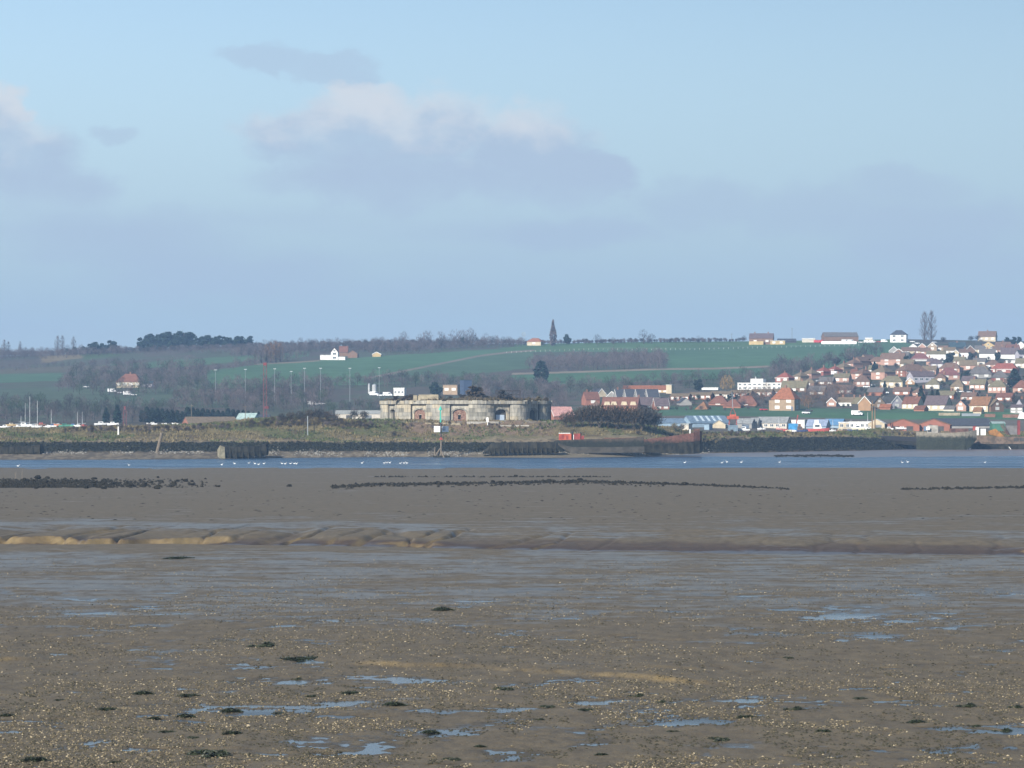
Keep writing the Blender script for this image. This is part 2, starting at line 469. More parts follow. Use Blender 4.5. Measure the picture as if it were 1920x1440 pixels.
# ------------------------------------------------------------------ mudflat
def build_mud():
    us = np.unique(np.concatenate([np.linspace(-5200, -950, 24), np.linspace(2900, 7100, 24), np.linspace(-900, -150, 40), np.linspace(-150, 2070, 560), np.linspace(2070, 2820, 40)]))
    rows = np.concatenate([np.linspace(1465, 1045, 420), np.linspace(1044, 980, 130), np.linspace(979, 877, 110), np.linspace(876, 862, 8)])
    Ys = np.concatenate([[-60, 0, 40, 80, 100], CH * F / (rows - HZ)])
    Y, U = np.meshgrid(Ys, us, indexing='ij')
    X = (U - 960) / F * np.maximum(Y, 90)
    Z = mud_z(X, Y)
    V = np.stack([X, Y, Z], -1).reshape(-1, 3)
    # sunlight painted pale on scarp faces; the creek sides are dark with algae
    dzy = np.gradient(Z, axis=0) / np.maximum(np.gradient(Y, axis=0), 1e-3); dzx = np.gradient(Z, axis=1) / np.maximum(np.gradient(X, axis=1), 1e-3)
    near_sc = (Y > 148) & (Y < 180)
    lit_face = np.clip(sstep(.10, .30, dzy) * ((Y > 300) & (Y < 380)) + sstep(.12, .3, dzy) * near_sc, 0, 1)
    U_ = x2px(X, np.maximum(Y, 60)); Ye_ = np.interp(U_, [-200, 0, 700, 1100, 1920, 2300], [330, 327, 322, 310, 299, 295])
    low = bump1(Y - Ye_, 0, 21, 7) * (.55 + .6 * fbm(X / 6, Y / 10, 3, 19)) + sstep(.05, .25, -Z) * ((Y > 300) & (Y < 380)) * .5
    C = np.zeros(Z.shape + (3,)); C[:] = (1, 1, 1)
    soak = sstep(-.025, -.06, Z) * (Y < 245) * (Y > 80)    # sodden rims of the puddles
    C = C * (1 - .38 * soak[..., None])
    low = low * (1 + .6 * sstep(900, 1200, U_))
    lw = np.clip(low, 0, 1)[..., None]; C = C * (1 - lw) + np.array([.50, .40, .42]) * lw
    lit_w = (lit_face * (.25 + 1.1 * fbm(X / 1.5, Y / 3, 3, 23)).clip(0, 1))[..., None]; C = C * (1 - lit_w) + np.array([1.6, 1.5, 1.2]) * lit_w
    WET = soak * .7 + bump1(Y - Ye_, 0, 17, 6) * (.9 + .4 * sstep(950, 1250, U_)) + bump1(Y - Ye_, 26, 60, 12) * .5
    m = bpy.data.materials.new('wet_mud'); m.use_nodes = True
    t = m.node_tree; b = t.nodes['Principled BSDF']
    g = t.nodes.new('ShaderNodeNewGeometry')
    p = g.outputs['Position']
    sp = t.nodes.new('ShaderNodeSeparateXYZ'); t.links.new(p, sp.inputs[0])
    px_, py_, pz_ = (S(t, sp.outputs[i]) for i in range(3))
    big = noise(t, xyz(t, px_ / 14.0, py_ / 22.0), 1.0, 4.0, 0.6)
    mid = noise(t, xyz(t, px_ / 1.6, py_ / 2.2), 1.0, 5.0, 0.65)
    fine = noise(t, p, 9.0, 4.0, 0.7)
    c = mixc(t, mid.step(0.3, 0.7), MUD_DARK, MUD_PALE)
    c = mixc(t, fine.step(0.35, 0.75) * 0.5, c, MUD_FLECK)
    grit = noise(t, xyz(t, px_ / .22, py_ / .5), 1.0, 3.0, 0.7)
    fleck = noise(t, xyz(t, px_ / .35, py_ / 1.6), 1.0, 2.0, 0.6)
    c = mixc(t, fleck.step(0.66, 0.74) * py_.step(150.0, 200.0) * py_.step(330.0, 290.0) * 0.8, c, (0.26, 0.21, 0.13))
    c = mixc(t, grit.step(0.56, 0.68) * py_.step(330.0, 200.0) * 0.75, c, (0.034, 0.030, 0.020))
    crumb = noise(t, xyz(t, px_ / .11, py_ / .3), 1.0, 2.0, 0.7)
    c = mixc(t, crumb.step(0.58, 0.70) * py_.step(230.0, 150.0) * 0.6, c, (0.19, 0.155, 0.095))
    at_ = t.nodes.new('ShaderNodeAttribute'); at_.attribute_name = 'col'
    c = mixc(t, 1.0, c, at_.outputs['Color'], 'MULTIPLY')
    t.links.new(c, b.inputs['Base Color'])
    # standing film of water: wide wet tracts about 190 to 300 m out and on the lip of the far bank, drier silt beyond
    tract = py_.step(178.0, 235.0) * py_.step(330.0, 300.0)
    lip = py_.step(352.0, 372.0) * py_.step(430.0, 384.0)
    streak = noise(t, xyz(t, px_ / 9.0, py_ / 3.2), 1.0, 4.0, 0.6)
    wa = t.nodes.new('ShaderNodeAttribute'); wa.attribute_name = 'wet'
    wet = (S(t, wa.outputs['Fac']) * 0.8 + tract * 0.5 + lip * 0.25 + (big - 0.5) * 1.3 + (mid - 0.5) * 0.7 + (streak - 0.5) * 1.8 + 0.12).clamp()
    r = (wet.step(0.25, 0.85) * -0.38) + 0.70
    t.links.new(r.k, b.inputs['Roughness'])
    b.inputs['Specular IOR Level'].default_value = 0.45
    bn = t.nodes.new('ShaderNodeBump'); bn.inputs['Strength'].default_value = 0.85; bn.inputs['Distance'].default_value = 0.08
    t.links.new((fine * 0.7 + mid).k, bn.inputs['Height']); t.links.new(bn.outputs[0], b.inputs['Normal'])
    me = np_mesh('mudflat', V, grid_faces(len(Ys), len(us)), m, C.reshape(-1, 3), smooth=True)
    me.attributes.new('wet', 'FLOAT', 'POINT').data.foreach_set('value', WET.astype(np.float32).ravel())
    o = mesh_obj('mudflat', me, kind='structure')
    o['label'] = 'grey brown tidal mudflat cut by a creek with a lobed bank'
MUD_DARK, MUD_PALE, MUD_FLECK = (0.072, 0.056, 0.033), (0.128, 0.101, 0.060), (0.155, 0.12, 0.07)
build_mud()

def water_mat(name, c, rough, scale, strength):
    m = bpy.data.materials.new(name); m.use_nodes = True
    t = m.node_tree; b = t.nodes['Principled BSDF']
    b.inputs['Base Color'].default_value = (*c, 1); b.inputs['Roughness'].default_value = rough
    b.inputs['IOR'].default_value = 1.33
    g0 = t.nodes.new('ShaderNodeNewGeometry'); s0 = t.nodes.new('ShaderNodeSeparateXYZ'); t.links.new(g0.outputs['Position'], s0.inputs[0])
    ro = noise(t, xyz(t, S(t, s0.outputs[0]) / 40.0, S(t, s0.outputs[1]) / 9.0), 1.0, 4.0, 0.6)
    t.links.new((ro.step(0.35, 0.65) * 0.22 + rough).k, b.inputs['Roughness'])       # cat's paws of wind
    g = t.nodes.new('ShaderNodeNewGeometry')
    sp = t.nodes.new('ShaderNodeSeparateXYZ'); t.links.new(g.outputs['Position'], sp.inputs[0])
    x, y = S(t, sp.outputs[0]), S(t, sp.outputs[1])
    n = noise(t, xyz(t, x * scale, y * scale * 1.6), 1.0, 4.0, 0.6)
    bn = t.nodes.new('ShaderNodeBump'); bn.inputs['Strength'].default_value = strength; bn.inputs['Distance'].default_value = 0.4
    t.links.new(n.k, bn.inputs['Height']); t.links.new(bn.outputs[0], b.inputs['Normal'])
    return m
def sheet(name, x0, x1, y0, y1, z, m, label, nx=2, ny=2):
    mb = MB(); mb.add([(x0, y0, z), (x1, y0, z), (x1, y1, z), (x0, y1, z)], [(0, 1, 2, 3)])
    o = mb.obj(name, m, kind='structure'); o['label'] = label
    return o
sheet('channel_water', -420, 520, 700, 1330, 0.0, water_mat('channel_water', (0.014, 0.046, 0.092), 0.16, 0.8, 0.7), 'rippled blue tidal channel between the mudflat and the far shore')
sheet('puddle_water', -60, 60, 85, 240, -0.066, water_mat('puddle_water', (0.03, 0.03, 0.028), 0.05, 3.0, 0.05), 'shallow puddles standing in the hollows of the near mud')

# low wet mud lying bare between the channel and the embankment, and a weed patch on it
def build_spit():
    us = np.linspace(1190, 2500, 150); n = 26
    V = []
    for k in range(n):
        f = k / (n - 1)
        y0 = np.interp(us, [1190, 1300, 1420, 1600, 1920, 2500], [985, 990, 975, 965, 1000, 1010]) + (vnoise(us / 60, 0, 5) - .5) * 14
        y1 = np.interp(us, SH[:, 0], SH[:, 1]) + 30
        Y = y0 + (y1 - y0) * f
        z = -0.03 + 0.2 * np.minimum(f * 4, 1) + (fbm(px2x(us, Y) / 5, Y / 7, 3, 15) - .5) * .12
        V.append(np.stack([px2x(us, Y), Y, z], -1))
    V = np.concatenate(V)
    m = mat('tidal_mud', (0.15, 0.125, 0.12), rough=0.38, var=0.3, scale=0.12, bump=0.25, bscale=0.6, spec=0.5)
    o = mesh_obj('tidal_mud', np_mesh('tidal_mud', V, grid_faces(n, len(us)), m, smooth=True), kind='structure')
    o['label'] = 'shining wet mud bared between the channel and the dark embankment'
build_spit()

# ------------------------------------------------------------------ shore
def build_shore():
    us = np.unique(np.concatenate([np.linspace(-500, -20, 40), np.linspace(-20, 1960, 560), np.linspace(1960, 2500, 40)]))
    fr = np.concatenate([np.linspace(0, 1, 3)[:-1], 1 + np.linspace(0, 1, 8)[:-1], 2 + np.linspace(0, 1, 12)[:-1], 3 + np.linspace(0, 1, 7)[:-1],
                         4 + np.linspace(0, 1, 20)[:-1], 5 + np.linspace(0, 1, 14)[:-1], 6 + np.linspace(0, 1, 8)])
    Yk, Zk = shore_knots(us)
    k = np.minimum(np.floor(fr).astype(int), 6); f = (fr - k)[:, None]
    Y = Yk[k] + (Yk[k + 1] - Yk[k]) * f
    U = np.broadcast_to(us, Y.shape)
    T = np.broadcast_to(fr[:, None], Y.shape)
    X = px2x(U, Y); Z = shore_z(U, Y - 1e-6)
    n1 = fbm(X / 6, Y / 6, 4, 101); n2 = fbm(X / 1.5, Y / 3, 3, 107); n3 = fbm(X / 25, Y / 20, 3, 113)
    C = np.zeros(X.shape + (3,))
    def lay(w, c):
        w = np.clip(w, 0, 1)[..., None]; C[:] = C * (1 - w) + np.array(c) * w
    lay(np.ones_like(X), (0.10, 0.082, 0.058))
    lay(sstep(.42, .62, n2), (0.20, 0.165, 0.115))
    lay(bump1(U, 860, 1330, 60) * .8, (0.20, 0.17, 0.115)); lay((T < 1.12) * .7, (0.07, 0.058, 0.045))
    wall = bump1(T + (n2 - .5) * .5, 1.95, 3.05, .15)
    lay(wall, (0.009, 0.010, 0.008)); lay(wall * sstep(.5, .75, n2) * .6, (0.022, 0.024, 0.016))
    pale = bump1(T + (n2 - .5) * .5, 3.0, 4.12, .2)
    lay(pale, (0.24, 0.19, 0.115)); lay(pale * sstep(.55, .7, n2), (0.09, 0.07, 0.045))
    gr = sstep(3.75, 4.25, T + (n1 - .5) * .8)
    lay(gr, (0.17, 0.138, 0.066))
    lay(gr * sstep(.44, .62, n3) * .65, (0.085, 0.108, 0.034))
    lay(gr * sstep(.5, .68, n1) * .7, (0.095, 0.065, 0.045))
    lay(gr * sstep(.52, .75, n2) * .5, (0.05, 0.05, 0.025))
    # by the fort: bare reddish earth and rubble
    earth = gr * bump1(U, 730, 1080, 60) * bump1(T, 4.12, 5.2, .15)
    lay(earth * sstep(.28, .5, n1), (0.20, 0.14, 0.095)); lay(earth * sstep(.55, .7, n2) * .8, (0.09, 0.065, 0.045)); lay(earth * sstep(4.75, 4.95, T) * sstep(.5, .62, n2), (0.27, 0.25, 0.21))
    tan = gr * sstep(1300, 1400, U)
    lay(tan * .8, (0.18, 0.14, 0.062)); lay(tan * sstep(.5, .7, n1) * .7, (0.075, 0.055, 0.035))
    V = np.stack([X, Y, Z], -1).reshape(-1, 3)
    o = mesh_obj('shore', np_mesh('shore', V, grid_faces(len(fr), len(us)), colmat('shore_ground', scale=0.9, var=.4), C.reshape(-1, 3), smooth=True), kind='structure')
    o['label'] = 'far shore with dark weedy wall and rough grass bank'
build_shore()

# ------------------------------------------------------------------ mainland with its fields
def inpoly(px, py, poly):
    r = np.zeros(px.shape, bool); n = len(poly)
    for i in range(n):
        (x0, y0), (x1, y1) = poly[i], poly[(i + 1) % n]
        c = (y0 > py) != (y1 > py)
        r ^= c & (px < (x1 - x0) * (py - y0) / (y1 - y0 + 1e-9) + x0)
    return r
GREEN = (0.068, 0.144, 0.072)
FIELDS = [
    ([(385, 695), (480, 684), (600, 676), (720, 668), (830, 661), (960, 651), (1000, 648), (960, 660), (900, 667), (830, 681), (700, 706), (690, 722), (395, 728)], GREEN),
    ([(690, 722), (700, 707), (830, 682), (900, 668), (960, 661), (1000, 658), (1000, 690), (900, 700), (780, 718)], (0.068, 0.12, 0.066)),
    ([(965, 640), (1690, 630), (1700, 672), (1640, 690), (1500, 690), (1440, 688), (1250, 694), (1250, 660), (1000, 660), (965, 662)], GREEN),
    ([(940, 655), (1000, 643), (1250, 640), (1700, 634), (1700, 642), (1250, 653), (1000, 658)], (0.074, 0.145, 0.06)),
    ([(960, 703), (1240, 692), (1450, 690), (1440, 706), (1240, 714), (960, 724)], (0.058, 0.128, 0.062)),
    ([(190, 684), (330, 676), (480, 664), (580, 658), (580, 668), (480, 676), (330, 688), (200, 690)], (0.068, 0.132, 0.066)),
    ([(-600, 706), (0, 702), (120, 700), (120, 714), (0, 718), (-600, 725)], (0.064, 0.128, 0.068)),
    ([(-600, 694), (0, 692), (230, 684), (230, 694), (0, 702), (-600, 706)], (0.10, 0.09, 0.06)),
    ([(-200, 735), (0, 728), (330, 722), (430, 740), (430, 765), (200, 760), (0, 775), (-200, 775)], (0.07, 0.10, 0.06)),
    ([(1235, 761), (1400, 763), (1920, 766), (2400, 766), (2400, 800), (1235, 800)], (0.058, 0.128, 0.07)),
    ([(1560, 655), (1690, 640), (1720, 648), (1690, 660), (1640, 668)], GREEN),
    ([(75, 668), (200, 660), (205, 666), (130, 674), (80, 680)], (0.2, 0.16, 0.09)),
    ([(150, 664), (205, 660), (230, 666), (160, 675)], (0.06, 0.10, 0.04)),
]
PATHS = [([(690, 709), (760, 695), (830, 681), (900, 667), (950, 661), (1000, 657)], 1.6, (0.19, 0.165, 0.13)),
         ([(960, 701), (1100, 697), (1240, 692), (1340, 691), (1440, 687)], 1.6, (0.24, 0.2, 0.15)),
         ([(480, 683), (560, 679), (600, 676)], 1.2, (0.2, 0.17, 0.12))]
def build_hill():
    us = np.unique(np.concatenate([np.linspace(-620, -30, 40), np.linspace(-30, 1950, 600), np.linspace(1950, 2540, 40)]))
    Ys = np.concatenate([np.linspace(1090, 1450, 90)[:-1], np.linspace(1450, YR, 330), [2500, 2650, 2900, 3300]])
    Y, U = np.meshgrid(Ys, us, indexing='ij')
    X = px2x(U, Y); Z = hill_z(U, Y)
    R = HZ - (Z - CH) * F / Y
    n1 = fbm(X / 30, Y / 60, 4, 131); n2 = fbm(X / 7, Y / 12, 3, 137)
    C = np.zeros(X.shape + (3,)); C[:] = (0.085, 0.075, 0.06)
    C[:] = np.where((n1 > .5)[..., None], (0.072, 0.085, 0.055), C)
    Uw, Rw = U + (n2 - .5) * 9, R + (n1 - .5) * 4
    for poly, c in FIELDS:
        k = inpoly(Uw, Rw, poly)
        C[k] = np.array(c) * (0.74 + 0.36 * n1[k] + 0.16 * fbm(X[k] / 90, Y[k] / 18, 3, 143))[:, None]
    for line, w, c in PATHS:
        d = np.full(X.shape, 1e9)
        for (x0, y0), (x1, y1) in zip(line, line[1:]):
            f = np.clip(((U - x0) * (x1 - x0) + (R - y0) * (y1 - y0)) / ((x1 - x0) ** 2 + (y1 - y0) ** 2), 0, 1)
            d = np.minimum(d, np.hypot(U - x0 - f * (x1 - x0), (R - y0 - f * (y1 - y0)) * 1.0))
        C[d < w] = c
    town = inpoly(U, R, [(1060, 765), (1100, 730), (1440, 712), (1600, 690), (1680, 656), (1720, 645), (2400, 640), (2400, 768), (1560, 766), (1240, 762)])
    C[town] = np.where((n2[town] > .5)[:, None], (0.055, 0.07, 0.04), (0.10, 0.085, 0.07))
    C[(Y < 1400) & (U < 1240)] = (0.07, 0.06, 0.04)
    C[(Y < 1385) & (U > 1240)] = (0.11, 0.10, 0.085)
    V = np.stack([X, Y, Z], -1).reshape(-1, 3)
    o = mesh_obj('hillside', np_mesh('hillside', V, grid_faces(len(Ys), len(us)), colmat('hill_ground', scale=0.05, var=.15, bump=.15), C.reshape(-1, 3), smooth=True), kind='structure')
    o['label'] = 'long low hillside of green fields rising behind the shore'
build_hill()

# ------------------------------------------------------------------ haze
def build_haze():
    m = bpy.data.materials.new('haze'); m.use_nodes = True
    t = m.node_tree; t.nodes.clear()
    out = t.nodes.new('ShaderNodeOutputMaterial'); v = t.nodes.new('ShaderNodeVolumePrincipled')
    v.inputs['Color'].default_value = HAZE_COLOR
    v.inputs['Density'].default_value = HAZE_DENSITY
    v.inputs['Anisotropy'].default_value = 0.0
    t.links.new(v.outputs[0], out.inputs['Volume'])
    o = MB().box(-1150, 1150, -80, 3400, -3.0, 128.0).obj('haze', m, kind='stuff')
    o['label'] = 'pale blue haze hanging in the air over the estuary'
HAZE_COLOR = (0.38, 0.63, 1.0, 1.0)
build_haze()

# ------------------------------------------------------------------ trees and scrub
ORD = ['first', 'second', 'third', 'fourth', 'fifth', 'sixth', 'seventh', 'eighth', 'ninth', 'tenth', 'eleventh', 'twelfth', 'thirteenth', 'fourteenth', 'fifteenth', 'sixteenth',
       'seventeenth', 'eighteenth', 'nineteenth', 'twentieth', 'twenty-first', 'twenty-second', 'twenty-third', 'twenty-fourth', 'twenty-fifth', 'twenty-sixth', 'twenty-seventh', 'twenty-eighth', 'twenty-ninth', 'thirtieth']
ORD += ['thirty-' + w for w in ORD[:9]] + ['fortieth'] + ['forty-' + w for w in ORD[:9]] + ['fiftieth']
def tri_spray(P, D, L, W):
    """thin triangles rooted at P, pointing along D"""
    n = len(P)
    D = D / np.linalg.norm(D, axis=1, keepdims=True)
    R = rng.normal(size=(n, 3)); Sd = np.cross(D, R); Sd /= np.linalg.norm(Sd, axis=1, keepdims=True)
    L = np.broadcast_to(L, n)[:, None]; W = np.broadcast_to(W, n)[:, None]
    V = np.stack([P - Sd * W / 2, P + Sd * W / 2, P + D * L], 1).reshape(-1, 3)
    return V, np.arange(3 * n).reshape(n, 3)
def leaf_tris(P, s):
    n = len(P)
    A = rng.normal(size=(n, 3)); A /= np.linalg.norm(A, axis=1, keepdims=True)
    B = rng.normal(size=(n, 3)); B = np.cross(A, B); B /= np.linalg.norm(B, axis=1, keepdims=True)
    s = np.broadcast_to(s, n)[:, None]
    V = np.stack([P + A * s, P - A * s * .5 + B * s * .85, P - A * s * .5 - B * s * .85], 1).reshape(-1, 3)
    return V, np.arange(3 * n).reshape(n, 3)
def limb(p, q, r0, r1, n=4):
    p, q = np.array(p, float), np.array(q, float)
    d = q - p; d /= np.linalg.norm(d); u = np.cross(d, [.3, .9, .1]); u /= np.linalg.norm(u); w = np.cross(d, u)
    a = np.arange(n) * 2 * np.pi / n
    ring = lambda c, r: c + r * (np.cos(a)[:, None] * u + np.sin(a)[:, None] * w)
    V = np.concatenate([ring(p, r0), ring(q, r1)])
    Fc = []
    for i in range(n):
        j = (i + 1) % n; Fc += [(i, j, n + j), (i, n + j, n + i)]
    return V, np.array(Fc)
def join(parts):
    Vs, Fs, o = [], [], 0
    for V, Fc in parts:
        Vs.append(V); Fs.append(Fc + o); o += len(V)
    return np.concatenate(Vs), np.concatenate(Fs)
def in_ball(n, lo=0.0):
    P = rng.normal(size=(n, 3)); P /= np.linalg.norm(P, axis=1, keepdims=True)
    return P * (lo + (1 - lo) * rng.random((n, 1)) ** (1 / 2.2))
# every kind is 10 m tall; (trunk with limbs, crown)
def k_bare(n=260, wide=3.1, low=0.7):
    tr = [limb((0, 0, 0), (0.1, 0, 4.2), .22, .15, 5)]
    for i in range(8):
        a = i * 2.4 + rng.random(); r = wide * (.45 + .4 * rng.random()); z0 = 2.2 + 3.2 * rng.random()
        tr.append(limb((0, 0, z0), (r * np.cos(a), r * np.sin(a), z0 + 2.6 + 1.6 * rng.random()), .10, .03, 3))
    P = in_ball(n, .25) * [wide, wide, (10 - low) / 2.15] + [0, 0, low + (10 - low) / 2.1]
    lump = vnoise(P[:, 0] * .7 + P[:, 1] * .5, P[:, 2] * .6, int(rng.integers(99)))
    P = P[lump > .33]
    D = P - [0, 0, 3.0]; D = D / (np.linalg.norm(D, axis=1, keepdims=True) + .1) + [0, 0, .55] + rng.normal(size=P.shape) * .35
    return join(tr), tri_spray(P, D, 1.0 + rng.random(len(P)) * 1.1, .17)
def k_poplar():
    tr = [limb((0, 0, 0), (0, 0, 8.6), .2, .04, 5)]
    for i in range(12):
        a = i * 2.4; z = .8 + i * .55
        tr.append(limb((0, 0, z), (.75 * np.cos(a), .75 * np.sin(a), z + 2.2), .07, .02, 3))
    z = rng.random(260) * 9.4 + .5
    r = 1.25 * np.minimum(1, (z) / 2.5) * np.clip((10.2 - z) / 3.5, 0.08, 1) * rng.random(260) ** .5
    a = rng.random(260) * 6.283
    P = np.stack([r * np.cos(a), r * np.sin(a), z], 1)
    D = np.stack([.25 * np.cos(a), .25 * np.sin(a), np.ones(260)], 1) + rng.normal(size=(260, 3)) * .12
    return join(tr), tri_spray(P, D, 1.3, .1)
def k_pine(n=630):
    tr = limb((0, 0, 0), (0, 0, 8.5), .28, .1, 6)
    Ps = []
    for i in range(9):
        c = np.array([rng.normal() * 1.3, rng.normal() * 1.3, 1.6 + 7.0 * (i + .5) / 9])
        k = 2.3 if i < 6 else 1.4
        Ps.append(in_ball(n // 9, .2) * [k, k, k * .75] + c)
    return tr, leaf_tris(np.concatenate(Ps), (.6 + .3 * rng.random(n // 9 * 9)))
def k_cypress(n=420, r0=1.9):
    tr = limb((0, 0, 0), (0, 0, 7), .25, .1, 6)
    z = 10 * rng.random(n) ** .8
    r = r0 * np.clip((10.1 - z) / 7.0, 0.06, 1) ** .8 * np.minimum(1, (z + .6) / 1.6) * (rng.random(n) ** .35) * (.85 + .3 * vnoise(z * .8, rng.random(n) * 0, 3))
    a = rng.random(n) * 6.283
    return tr, leaf_tris(np.stack([r * np.cos(a), r * np.sin(a), z], 1), .5 + .2 * rng.random(n))
def k_bush(n=420):
    tr = join([limb((0, 0, 0), (np.cos(i) * 1.5, np.sin(i) * 1.5, 4.5), .16, .05, 3) for i in range(6)])
    Ps = []
    for i in range(7):
        a = i * 2.4; c = np.array([2.3 * np.cos(a) * (i % 3) / 2, 2.3 * np.sin(a) * (i % 3) / 2, 4.2 + rng.random() * 2.2])
        Ps.append(in_ball(n // 7, .25) * [3.0, 3.0, 3.4] + c)
    P = np.concatenate(Ps); P[:, 2] = np.clip(P[:, 2], .1, 10)
    D = P - [0, 0, 1.0]; D = D / np.linalg.norm(D, axis=1, keepdims=True) + [0, 0, .4] + rng.normal(size=P.shape) * .6
    return tr, tri_spray(P, D, 1.1 + rng.random(len(P)), .34)
def k_column(n=520):
    tr = limb((0, 0, 0), (0, 0, 7), .25, .1, 6)
    z = 10 * rng.random(n)
    r = 1.75 * np.sqrt(np.clip(1 - ((z - 4.2) / 5.9) ** 2, 0.02, 1)) * (rng.random(n) ** .35) * (.85 + .3 * vnoise(z * .6, z * 0, 5))
    a = rng.random(n) * 6.283
    return tr, leaf_tris(np.stack([r * np.cos(a), r * np.sin(a), z], 1), .5 + .2 * rng.random(n))
def k_willow(n=420):
    tr = limb((0, 0, 0), (0, 0, 6), .4, .2, 6)
    P = in_ball(n, .5) * [5.0, 5.0, 5.4] + [0, 0, 4.6]; P = P[P[:, 2] > 1.4]
    D = np.stack([P[:, 0] * .05, P[:, 1] * .05, -np.ones(len(P))], 1) + rng.normal(size=P.shape) * .15
    return tr, tri_spray(P, D, 2.2, .22)
GEN = dict(bare=k_bare, poplar=k_poplar, pine=k_pine, cypress=k_cypress, bush=k_bush, willow=k_willow, column=k_column)
TONE = dict(bare=(.112, .092, .090), poplar=(.11, .085, .07), pine=(.018, .034, .022), cypress=(.015, .034, .026), column=(.015, .034, .026), bush=(.062, .046, .030), willow=(.26, .165, .055),
            dark=(.050, .046, .042), green=(.035, .055, .025), orange=(.16, .09, .045), tan=(.15, .12, .06), evergreen=(.016, .030, .022))
M_LEAF = colmat('foliage', rough=.85, scale=.35, var=.3, bump=0)
M_BARK = mat('bark', (.075, .058, .045), scale=2.0)
TPL = {k: [g() for _ in range(3)] for k, g in GEN.items()}
_tm = {}
def tree_meshes(kind, v, tone):
    key = (kind, v, tone)
    if key not in _tm:
        (tv, tf), (cv, cf) = TPL[kind][v]
        shade = np.repeat(.7 + .6 * rng.random(len(cf)), 3)[:, None]
        _tm[key] = (np_mesh('trunk', tv, tf, M_BARK), np_mesh('crown', cv, cf, M_LEAF, np.array(TONE[tone])[None] * shade))
    return _tm[key]
_n = [0]
def tree(kind, p, h, label, name=None, group=None, tone=None, wide=1.0, cat='tree'):
    _n[0] += 1
    tm, cm = tree_meshes(kind, _n[0] % 3, tone or kind)
    o = thing(name or {'poplar': 'poplar_tree', 'pine': 'pine_tree', 'cypress': 'cypress_tree', 'column': 'cypress_tree', 'bush': 'bush', 'willow': 'willow_tree'}.get(kind, 'bare_tree'),
              label, cat, p - Vector((0, 0, .15)), rnd.random() * 6.28, group)
    s = h / 10.0; o.scale = (s * wide, s * wide, s)
    mesh_obj('trunk', tm, o); mesh_obj('crown', cm, o)
    return o
def hpx(p, px): return px / F * p.y
def wood(name, label, areas, kind='bare', tones=('bare',), ground=on_hill, zfun=None):
    """many trees that read as one mass: one object"""
    Vs, Fs, Cs, o = [], [], [], 0
    for poly, hp, dx, dy in areas:
        us = [q[0] for q in poly]; rs = [q[1] for q in poly]
        r = min(rs)
        while r <= max(rs):
            u = min(us) + rnd.random() * dx
            while u <= max(us):
                uu, rr = u + rnd.uniform(-.4, .4) * dx, r + rnd.uniform(-.5, .5) * dy
                if inpoly(np.array([uu]), np.array([rr]), poly)[0]:
                    p = ground(uu, rr)
                    (tv, tf), (cv, cf) = TPL[kind][rnd.randrange(3)]
                    s = hpx(p, hp) / 10 * rnd.uniform(.65, 1.2); a = rnd.random() * 6.28
                    V = np.concatenate([tv, cv]); Fc = np.concatenate([tf, cf + len(tv)])
                    w = s * rnd.uniform(.9, 1.35)
                    X = (V[:, 0] * math.cos(a) - V[:, 1] * math.sin(a)) * w + p.x
                    Y = (V[:, 0] * math.sin(a) + V[:, 1] * math.cos(a)) * w + p.y
                    Vs.append(np.stack([X, Y, V[:, 2] * s + p.z - .1], 1)); Fs.append(Fc + o); o += len(V)
                    c = np.array(TONE[rnd.choice(tones)]) * rnd.uniform(.7, 1.3)
                    Cs.append(c[None] * np.concatenate([np.full(len(tv), .8), np.repeat(.75 + .5 * rng.random(len(cf)), 3)])[:, None])
                u += dx
            r += dy
    ob = mesh_obj(name, np_mesh(name, np.concatenate(Vs), np.concatenate(Fs), M_LEAF, np.concatenate(Cs)), kind='stuff')
    ob['label'] = label
    return ob

B3 = ('bare', 'bare', 'bare', 'dark', 'green')
wood('wood', 'bare brown wood on the slope round the red hipped farmhouse', [([(100, 735), (130, 700), (250, 692), (380, 690), (395, 728), (330, 742), (220, 748)], 24, 11, 7)], tones=B3)
wood('wood', 'bare valley wood below the long green field behind the fort', [([(330, 745), (395, 730), (480, 724), (620, 718), (620, 776), (330, 768)], 25, 10, 6), ([(620, 717), (700, 712), (830, 712), (1000, 720), (1000, 728), (620, 728)], 20, 10, 5), ([(620, 762), (1000, 766), (1000, 776), (620, 778)], 20, 9, 6), ([(890, 728), (1060, 735), (1060, 772), (890, 772)], 24, 10, 6)], tones=B3)
wood('wood', 'dark bare trees low behind the yachts of the marina', [([(-60, 760), (330, 765), (330, 792), (-60, 795)], 27, 11, 8)], tones=('bare', 'dark', 'dark', 'green'))
wood('wood', 'bare trees between the tall cypress and the white school', [([(960, 728), (1240, 716), (1440, 706), (1440, 720), (1200, 736), (1080, 750), (960, 755)], 22, 11, 7)], tones=B3)
wood('wood', 'long strip of bare wood across the middle of the upper field', [([(985, 698), (1240, 692), (1252, 682), (1236, 674), (1080, 678), (1000, 688)], 24, 7.5, 4)])
wood('wood', 'bare trees along the ridge beneath the dark pine stands', [([(-60, 676), (-60, 665), (100, 664), (230, 659), (240, 659), (240, 665), (80, 674)], 16, 6, 2.4), ([(240, 659), (330, 655), (480, 651), (470, 664), (330, 662), (240, 666)], 9, 6, 2.4)])
wood('wood', 'wide bare wood on the ridge around the white gabled house', [([(430, 672), (480, 655), (640, 650), (900, 646), (985, 646), (985, 650), (830, 657), (690, 664), (640, 654), (600, 660), (520, 672)], 17, 6, 2.4)], tones=('bare', 'bare', 'bare', 'dark'))
wood('hedgerow', 'bare hedgerows dividing the fields on the slope above the farmhouse', [([(-60, 694), (230, 680), (230, 687), (-60, 700)], 11, 8, 4), ([(380, 694), (560, 668), (585, 672), (500, 684), (400, 699)], 14, 8, 4), ([(690, 668), (830, 658), (830, 661), (690, 671)], 4, 6, 3)])
